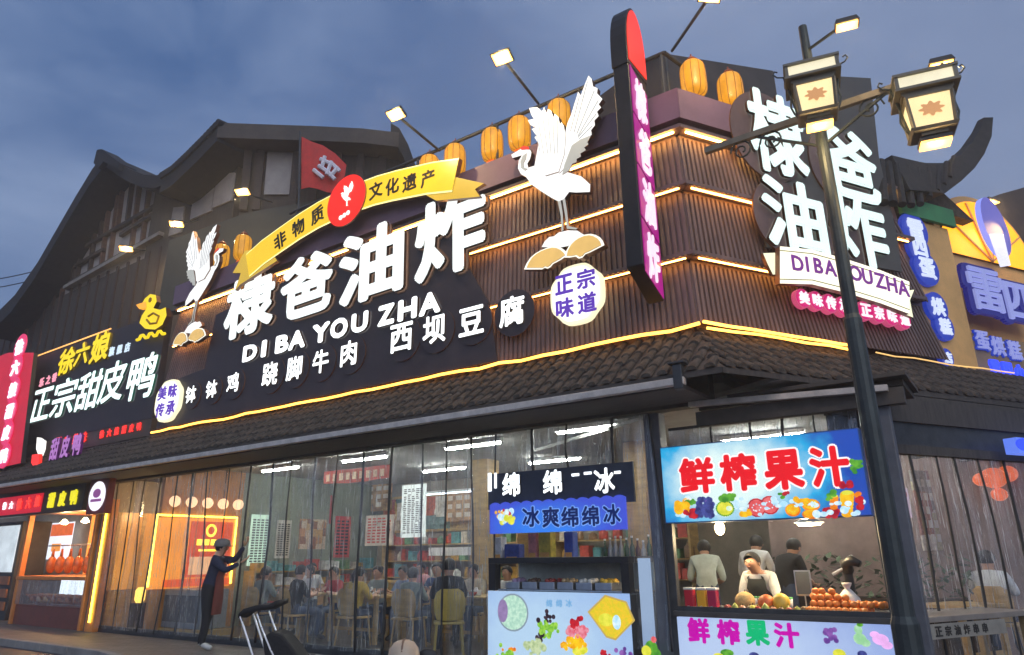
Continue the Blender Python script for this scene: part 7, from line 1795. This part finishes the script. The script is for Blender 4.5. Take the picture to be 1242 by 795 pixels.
for i in range(25): x = bx0 + (bx1 - bx0) * i / 24; vs += [(x, 3.0 + .03 * math.sin(i * .9), bz0 - .04 * math.sin(math.pi * i / 24)), (x, 3.0, bz1 - .05 * math.sin(math.pi * i / 24))]
MB().add(vs, [(2 * i, 2 * i + 2, 2 * i + 3, 2 * i + 1) for i in range(24)]).build('cloth', M('faded_red_cloth', (0.40, 0.07, 0.05), 0.7, 0, 0.4, 3), t, smooth=True)
mb = MB()
for i in range(9): x = bx0 + (bx1 - bx0) * (i + .7) / 10; mb.box(x, x + (bx1 - bx0) * .055, 2.95, 2.955, bz0 + .03, bz1 - .12)
mb.build('print_marks', M('pale_cloth_print', (0.6, 0.5, 0.35), 0.7, 0, 0.5, 30), t)
# amber shop front inside, on the cross partition
XP = -2.64
def pc(px, py): return FL.atx(px, py, XP)
am = thing('amber_shop_front', 'amber lit inner shop front framed in yellow neon behind the left curtain', 'shop front', FL, (XP, 1.0, 0.136))
yA, yB = 0.05, pc(286, 630)[0]
ztop = 2.36
def xpanel(y0, y1, z0, z1, m, nm, par=am, dx=0.0, th=0.01): return MB().box(XP + dx, XP + dx + th, y0, y1, z0, z1).build(nm, m, par)
pan = xpanel(yA, yB, 0.95, ztop - .05, E('lit_amber_panel', (0.90, 0.30, 0.03), 0.95, True, 0.5, 1.6), 'lit_panel', dx=0.002)
pn2 = xpanel(pc(205, 650)[0] if False else yA + (yB - yA) * .42, yB - .06, 1.15, ztop - .1, E('lit_rust_panel', (0.70, 0.07, 0.01), 0.8, True, 0.4, 2), 'lit_panel', dx=0.013)
mb = MB(); mb.tube([(XP + .04, yA, 1.0), (XP + .04, yA, ztop), (XP + .04, yB, ztop), (XP + .04, yB, 1.0)], .022, 8); mb.build('neon_frame', neon, am)
yc = yA + (yB - yA) * .68
mb = MB(); ring = [(XP + .03, yc + .10 * math.cos(2 * math.pi * k / 18), 2.08 + .11 * math.sin(2 * math.pi * k / 18)) for k in range(19)]; mb.tube(ring, .025, 6); mb.build('emblem', E('lit_yellow_mark', (1, 0.75, 0.05), 2.0, False), am)
mb = MB()
for i in range(4): mb.box(XP + .024, XP + .035, yc - .3 + .16 * i, yc - .18 + .16 * i, 1.78, 1.90)
mb.box(XP + .024, XP + .035, yc - .24, yc + .28, 1.66, 1.70); mb.build('name_marks', E('lit_yellow_mark', (1, 0.75, 0.05), 2.0, False), am)
xpanel(yA + .3, yB, 0.98, 1.12, E('lit_red_band', (0.85, 0.10, 0.02), 0.8, True, 0.4, 3), 'red_band', dx=0.026)
xpanel(yA + (yB - yA) * .45, yB - .1, 1.2, 1.55, E('lit_pinkish_window', (0.85, 0.45, 0.22), 0.9, True, 0.5, 4), 'window', dx=0.026)
for k in range(5):
    px = 150 + k * 32; 
    y_ = yA + (yB - yA) * (k + .5) / 5
    t = thing('ceiling_globe', 'warm globe lamp in the row above the amber shop front', 'lamp', FL, (XP + .3, y_, 2.62), 'globe lamps above the amber shop front')
    MB().ball((XP + .3, y_, 2.62), .11, 10).build('globe', E('warm_globe', (1, 0.55, 0.30), 1.6, True), t, smooth=True); MB().tube([(XP + .3, y_, 2.73), (XP + .3, y_, 3.35)], .008, 6).build('cord', black_m, t)
x0, x1 = FL.at(202, 740, 0.55)[0], FL.at(250, 740, 0.55)[0]
fz = thing('display_fridge', 'low grey glass fronted fridge left of the worker behind the curtain', 'fridge', FL, ((x0 + x1) / 2, 0.6, 0.136))
MB().box(x0, x1, 0.45, 1.0, 0.25, 0.95).build('cabinet', M('grey_fridge_steel', (0.25, 0.28, 0.30), 0.4, 0.5, 0.2), fz, bevel=0.015)
MB().box(x0 + .08, x1 - .08, 0.44, 0.449, 0.36, 0.84).build('glass_front', M('dark_glass', (0.06, 0.07, 0.08), 0.12), fz)
MB().box(x0 - .1, x1 + .2, 0.4, 1.05, 0.136, 0.24).build('plinth', M('ochre_plinth', (0.40, 0.26, 0.08), 0.6), fz)
x, z = FL.at(170, 722, 0.5)
t = thing('glow_lamp', 'small yellow glowing lantern low behind the left curtain', 'lamp', FL, (x, 0.5, z - .15)); MB().lathe([(.06, 0), (.10, .06), (.10, .24), (.06, .30)], (x, .5, z - .15), 14).build('shade', E('lit_yellow_shade', (1, 0.6, 0.1), 2.0, True), t, smooth=True); MB().box(x - .12, x + .12, .38, .62, 0.136, z - .151).build('stand', timber_m, t)
# low wall under the curtain with stored goods in front of the dining room
lw = thing('low_partition', 'dark low kerb wall along the foot of the long street curtain', 'low wall', FL, (0, 0.1, 0.12))
MB().box(-4.6, 5.8, 0.06, 0.14, 0.12, 0.24).build('kerb_board', dark_m, lw)
# side street interior: poster, shelves, garland
for px0, py0, px1, py1, y, m, lab, ln, lm_ in ((1079, 592, 1107, 628, -0.5, E('lit_rose_poster', (0.62, 0.45, 0.62), 0.6, True, 0.4, 4), 'pale violet lit poster just right of the street lamp pole', (3, 3), paperr),
        (1104, 572, 1162, 668, 0.6, mural('food_picture_rose', [(0.45, 0.25, 0.22), (0.5, 0.42, 0.36), (0.3, 0.12, 0.08), (0.4, 0.34, 0.2), (0.25, 0.22, 0.2)], 3.2), 'brown food photo wall behind the side street curtain', (5, 5), paperp), (1166, 600, 1212, 660, 0.8, M('olive_poster', (0.22, 0.19, 0.10), 0.6, 0, 0.6, 5), 'olive poster behind the side street curtain', (5, 4), paperp)):
    x0, _ = FR.at(px0, py0, y); x1, _ = FR.at(px1, py1, y); z0 = FR.at((px0 + px1) / 2, py1, y)[1]; z1 = FR.at((px0 + px1) / 2, py0, y)[1]
    board('wall_poster', FR, (x0 + x1) / 2, y, z0, x1 - x0, z1 - z0, m, lab, ln, lm_)
for px, py, r in ((1205, 580, .16), (1222, 575, .13), (1190, 582, .1), (1232, 585, .12), (1212, 600, .10)):
    x, z = FR.at(px, py, -0.2); t = thing('red_lantern', 'red-orange round lantern in the cluster at the right end of the side street room', 'lantern', FR, (x, -0.2, z), 'red lanterns by the side street curtain')
    MB().ball((x, -.2, z), (r, r, r * .85), 10).build('shade', E('lit_red_lantern', (0.9, 0.16, 0.04), 0.7, True, 0.3, 4), t, smooth=True); MB().tube([(x, -.2, z + r * .8), (x, -.2, 3.2)], .006, 6).build('cord', black_m, t)
x, z = FR.at(1225, 615, 0.2); MBx = board('wall_poster', FR, x, 0.2, z - .2, .8, .35, E('lit_white_band', (0.85, 0.88, 1.0), 0.9, True), 'white lit band under the red lanterns', (1, 5), paperr)
for x, y, lab in ((3.2, 0.4, 'added strip light on the ceiling just right of the street lamp pole, side street room'), (5.8, 0.2, 'added strip light on the ceiling at the right end of the side street room')):
    t = thing('strip_light', lab, 'light', FR, (x, y, 3.1)); MB().box(x - .6, x + .6, y - .05, y + .05, 3.13, 3.205).build('housing', white_m, t); MB().tube([(x - .56, y, 3.11), (x + .56, y, 3.11)], .016).build('tube', tube_white, t)  # both ceiling strips are added to brighten the side street room
# plants and clutter band behind the juice stall: green shelf screen
pt = thing('plant_trough', 'wooden trough of leafy plants along the back of the juice stall room', 'plant', FL, (9.4, 3.3, 0.13))
MB().box(8.4, 10.9, 3.2, 3.5, 0.136, 0.9).build('trough', timber_m, pt)
mb = MB(); random.seed(31)
for i in range(420):
    c = Vector((random.uniform(8.4, 10.9), random.uniform(3.15, 3.55), random.uniform(0.9, 1.45))); a = random.uniform(0, 6.28); r = random.uniform(.04, .09); d = Vector((math.cos(a), math.sin(a), random.uniform(-.6, .8))) * r; e = Vector((-math.sin(a), math.cos(a), random.uniform(-.3, .3))) * r * .45
    mb.add([c - d, c + e, c + d, c - e], [(0, 1, 2, 3)])
mb.build('leaves', M('dull_leaf', (0.06, 0.09, 0.045), 0.6, 0, 0.5, 3), pt)
rm = thing('room_divider', 'pale curtain wall at the back of the juice stall room', 'partition', FL, (9.5, 4.2, 0.13))
mb = MB(); vs = []
for i in range(121): x = 8.2 + i * .04; vs += [(x, 4.2 + .012 * math.sin(i * .7), 0.14), (x, 4.2 + .012 * math.sin(i * .7 + .3), 3.15)]
mb.add(vs, [(2 * i, 2 * i + 2, 2 * i + 3, 2 * i + 1) for i in range(120)]); mb.build('fabric', M('rose_brown_plaster', (0.24, 0.17, 0.15), 0.8, 0, 0.4, 1.2, 0.1, (1, 1, 1)), rm, smooth=True)

# ------------------------------------------------------------------ clear plastic strip curtains
pc_m = plastic_curtain('clear_plastic_sheet', body=0.055, gloss=0.09)
edge_m = M('black_magnetic_edge', (0.016, 0.016, 0.018), 0.5)
pc_side = plastic_curtain('clear_plastic_sheet_side', (0.8, 0.78, 0.8), body=0.07, gloss=0.08)
def curtain_panel(fr, xa, xb, y, zt_, zb_, lab, grp, lean=0.0, amp=0.03, seed=0, la=None):
    rng = random.Random(seed); t = thing('curtain_panel', lab, 'curtain', fr, ((xa + xb) / 2, y, zt_), grp)
    nx, nz = 12, 16; f1, f2, ph = rng.uniform(5, 10), rng.uniform(1.5, 3), rng.uniform(0, 6)
    def pt_(u, v):
        x = xa + (xb - xa) * u + lean * v + (la or 0) * v * (1 - u) + 0.02 * math.sin(v * 4 + ph) * v
        yy = y + amp * (0.35 + v) * math.sin(u * f1 + ph + v * f2) + 0.5 * amp * math.sin(u * 2.3 * f1 + v * 6 + ph)
        return (x, yy, zt_ + (zb_ - zt_) * v)
    vs = [pt_(i / nx, j / nz) for j in range(nz + 1) for i in range(nx + 1)]
    fs = [(j * (nx + 1) + i, (j + 1) * (nx + 1) + i, (j + 1) * (nx + 1) + i + 1, j * (nx + 1) + i + 1) for j in range(nz) for i in range(nx)]
    MB().add(vs, fs).build('sheet', pc_m if fr is FL else pc_side, t, smooth=True)
    wv = rng.uniform(.010, .021)
    pts = [pt_(1.0, j / 24) for j in range(25)]
    mb = MB()
    mb.tube([(a, b - .012, c) for a, b, c in pts], [wv * (0.8 + .4 * rng.random()) for _ in pts], 6); mb.build('dark_edge', edge_m, t, smooth=True)
    mb = MB(); mb.box(xa, xb, y - .02, y + .02, zt_, zt_ + .03); mb.build('hanger', dark_m, t)
bpx = [132, 147, 165, 180, 197, 218, 236, 256, 280, 305, 333, 356, 384, 411, 443, 478, 512, 543, 572, 601]
def ytop(px): return 582 + (px - 118) * (492 - 582) / (787 - 118)
bx = [FL.at(p_, ytop(p_), 0.0)[0] for p_ in bpx]
for i in range(len(bx) - 1):
    curtain_panel(FL, bx[i], bx[i + 1], 0.0 + 0.012 * (i % 2), 3.085, 0.20, 'clear full length plastic strip of the long street curtain', 'street curtain strips', lean=random.Random(i).uniform(-.05, .07), amp=random.Random(i + 50).uniform(.02, .055), seed=i)
bpx2 = [601, 646, 687, 742, 786]
bx2 = [FL.at(p_, ytop(p_), 0.0)[0] for p_ in bpx2]
for i in range(4):
    last = i == 3
    curtain_panel(FL, bx2[i], bx2[i + 1], 0.0, 3.085, 2.42 if not last else 0.5, ('short clear plastic strip hanging above the shaved ice sign' if not last else 'clear plastic strip gathered beside the dark corner column'), 'short strips above the ice sign' if not last else None, lean=0.0 if not last else .12, seed=80 + i)
bpx3 = [806, 857, 905, 946, 985, 1040]
bx3 = [FL.at(p_, 512, 0.05)[0] for p_ in bpx3]
for i in range(5): curtain_panel(FL, bx3[i], bx3[i + 1], 0.16, 2.88, 2.5, 'short clear plastic strip hanging above the juice sign', 'short strips above the juice sign', amp=.02, seed=110 + i)
bpx4 = [1060, 1100, 1133, 1155, 1183, 1215, 1250]
bx4 = [FR.at(p_, 546 + (p_ - 1071) * .09, -1.0)[0] for p_ in bpx4]
for i in range(6): curtain_panel(FR, bx4[i], bx4[i + 1], -1.0, 2.50, 0.22, 'clear full length plastic strip of the side street curtain', 'side street curtain strips', lean=.03 + .012 * i, amp=.025, seed=140 + i)

# ------------------------------------------------------------------ pushchair, scooter with helmet, wires
g = gpt(333, 838, 0.12); px_, py_ = g.x, g.y
pcx = thing('pushchair', 'folded black pushchair with bright metal frame on the pavement in front of the curtain', 'pushchair', FW, (px_, py_, 0.12))
def onY2(px, py, Y=py_): d = ray(px, py); return CAM + d * (Y / d.y)
tubm = M('satin_alloy_tube', (0.60, 0.60, 0.62), 0.3, 0.8)
blkf = M('black_pushchair_fabric', (0.012, 0.012, 0.014), 0.85, 0, 0.4, 5, 0.4)
def chain(pts, dy=0.0): return [(*(onY2(a, b) + Vector((0, dy, 0)))[:],) for a, b in pts]
for dy in (-0.20, 0.20):
    MB().tube(chain([(299, 746), (303, 757), (310, 779), (318, 803), (326, 828)], dy), .013, 8).build('frame_tube', tubm, pcx)
    MB().tube(chain([(319, 743), (324, 758), (335, 785), (350, 815)], dy), .011, 8).build('frame_tube', tubm, pcx)
mb = MB(); pf = chain([(298, 743), (304, 737), (318, 733), (332, 733), (343, 727)]); 
vs = [(a, b + d, c) for (a, b, c) in pf for d in (-.22, -.07, .07, .22)]; vs2 = [(a, b, c - .04 - .01 * (i % 3)) for i, (a, b, c) in enumerate(vs)]
mb.add(vs + vs2, [(4 * i + k, 4 * i + k + 1, 4 * i + k + 5, 4 * i + k + 4) for i in range(4) for k in range(3)] + [(20 + 4 * i + k, 20 + 4 * i + k + 4, 20 + 4 * i + k + 5, 20 + 4 * i + k + 1) for i in range(4) for k in range(3)] + [(4 * i, 4 * i + 4, 24 + 4 * i, 20 + 4 * i) for i in range(4)] + [(4 * i + 3, 23 + 4 * i, 27 + 4 * i, 4 * i + 7) for i in range(4)] + [(16, 17, 37, 36), (17, 18, 38, 37), (18, 19, 39, 38), (0, 20, 21, 1), (1, 21, 22, 2), (2, 22, 23, 3)])
mb.build('handle_cover', blkf, pcx, smooth=True)
mb = MB(); sec = [(324, 772), (336, 764), (348, 768), (360, 782), (372, 800), (380, 826), (352, 832), (330, 812)]
f_ = chain(sec, -.19); b_ = chain(sec, .19); n_ = len(sec)
mb.add(f_ + b_, [tuple(range(n_))[::-1], tuple(range(n_, 2 * n_))] + [(i, (i + 1) % n_, (i + 1) % n_ + n_, i + n_) for i in range(n_)]); mb.build('canopy', blkf, pcx, bevel=0.03)
for px0, dy in ((322, -.22), (322, .22), (372, -.22), (372, .22)):
    c = onY2(px0, 838) + Vector((0, dy, 0)); c.z = 0.12 + .085
    ring = [(c.x + .07 * math.cos(2 * math.pi * k / 16), c.y, c.z + .07 * math.sin(2 * math.pi * k / 16)) for k in range(17)]
    w_ = MB().tube(ring, .015, 6).build('tyre', blkf, pcx)
    mb = MB(); mb.bar((c.x - .06, c.y, c.z), (c.x + .06, c.y, c.z), .012); mb.bar((c.x, c.y, c.z - .06), (c.x, c.y, c.z + .06), .012); mb.build('spokes', tubm, w_)
MB().tube(chain([(318, 803), (350, 815)], 0), .01, 8).build('brace', tubm, pcx)
SY = 5.2
h0 = onY2(490, 789, SY)
sc_ = thing('motor_scooter', 'dark parked motor scooter whose seat and mirror just reach the bottom edge', 'scooter', FW, (h0.x, SY, 0.0))
sx_ = h0.x; h0.z -= 0.055; zs_ = h0.z - 0.12
pa = M('dark_scooter_paint', (0.03, 0.035, 0.05), 0.25, 0.2)
mb = MB(); mb.tube([(sx_ - .55, SY, zs_ - .08), (sx_ - .3, SY, zs_ - .03), (sx_ + .1, SY, zs_ - .05), (sx_ + .2, SY, zs_ - .09)], [.08, .12, .12, .07], 12); mb.build('seat', blkf, sc_, smooth=True)
mb = MB(); mb.tube([(sx_ - .7, SY, zs_ - .2), (sx_ - .35, SY, zs_ - .28), (sx_ + .1, SY, zs_ - .36), (sx_ + .2, SY, .32), (sx_ + .55, SY, .28), (sx_ + .75, SY, .45), (sx_ + .72, SY, .62)], [.06, .13, .15, .13, .12, .14, .06], 12); mb.build('body', pa, sc_, smooth=True)
for xx in (sx_ - .45, sx_ + .85):
    ring = [(xx + .19 * math.cos(2 * math.pi * k / 24), SY, .25 + .19 * math.sin(2 * math.pi * k / 24)) for k in range(25)]
    w_ = MB().tube(ring, .055, 8).build('tyre', blkf, sc_, smooth=True); mb = MB(); mb.tube([(xx, SY - .05, .25), (xx, SY + .05, .25)], .12, 16); mb.build('rim', tubm, w_)
MB().tube([(sx_ + .62, SY - .28, zs_ + .05), (sx_ + .68, SY, zs_ + .0), (sx_ + .62, SY + .28, zs_ + .05)], .018, 8).build('handlebar', black_m, sc_)
MB().tube([(sx_ + .85, SY, .3), (sx_ + .68, SY, zs_ + .0)], .03, 8).build('steering_column', pa, sc_)
q = onY2(515, 796, SY + .1)
MB().tube([(sx_ + .08, SY + .1, zs_ - .06), (q.x + .02, SY + .1, q.z - .02)], .012, 6).build('mirror_stalk', black_m, sc_); MB().ball((q.x + .02, SY + .1, q.z), (.075, .02, .045), 8).build('mirror', black_m, sc_, smooth=True)
hl = thing('helmet', 'beige round riding helmet resting on the dark scooter seat', 'helmet', FW, (h0.x, SY, zs_))
mb = MB(); mb.lathe([(.100, -.075), (.110, -.035), (.109, .015), (.098, .066), (.070, .102), (.038, .118), (.004, .123)], (h0.x, SY, h0.z), 24, sy=1.1); mb.build('shell', M('beige_helmet_shell', (0.52, 0.40, 0.28), 0.35, 0, 0.15, 4), hl, smooth=True)
mb = MB(); mb.lathe([(.102, -.083), (.112, -.080), (.112, -.070), (.103, -.066)], (h0.x, SY, h0.z), 24, sy=1.1); mb.build('rim', black_m, hl)
mb = MB(); mb.tube([(h0.x + .108 * math.cos(a), SY + .119 * math.sin(a), h0.z - .02 + .0 * a) for a in [math.pi * (1.02 + .96 * k / 12) for k in range(13)]], .016, 8); mb.build('visor', black_m, hl, smooth=True)
mb = MB(); mb.tube([(h0.x, SY + .112 * math.cos(a), h0.z + .015 + .108 * math.sin(a)) for a in [math.pi * (.12 + .76 * k / 12) for k in range(13)]], .009, 6); mb.build('stripe', M('tan_stripe', (0.22, 0.13, 0.08), 0.5), hl, smooth=True)
# overhead wires far left
wr = thing('overhead_wires', 'two thin dark overhead wires against the sky at the left edge', 'wires', FW, (-22, 22, 8))
for dz in (0, 0.35):
    pts = []
    for i in range(13):
        t = i / 12; d = ray(-120 + 175 * t, 326 + 0 * t); P = CAM + d * (24 / d.y); pts.append((P.x, P.y, P.z - dz - .5 * math.sin(math.pi * t)))
    MB().tube(pts, .018, 6).build('wire', black_m, wr)
# ------------------------------------------------------------------ thin even haze added to soften the lamp glow
hz = bpy.data.materials.new('glow_haze'); hz.use_nodes = True
n, l = hz.node_tree.nodes, hz.node_tree.links; n.clear()
o_ = n.new('ShaderNodeOutputMaterial'); v_ = n.new('ShaderNodeVolumePrincipled')
v_.inputs['Color'].default_value = (0.9, 0.93, 1.0, 1); v_.inputs['Density'].default_value = 0.0035; v_.inputs['Anisotropy'].default_value = 0.55
l.new(v_.outputs[0], o_.inputs['Volume'])
MB().box(-60, 60, -12, 60, -1.0, 24).build('haze', hz, kind='stuff')
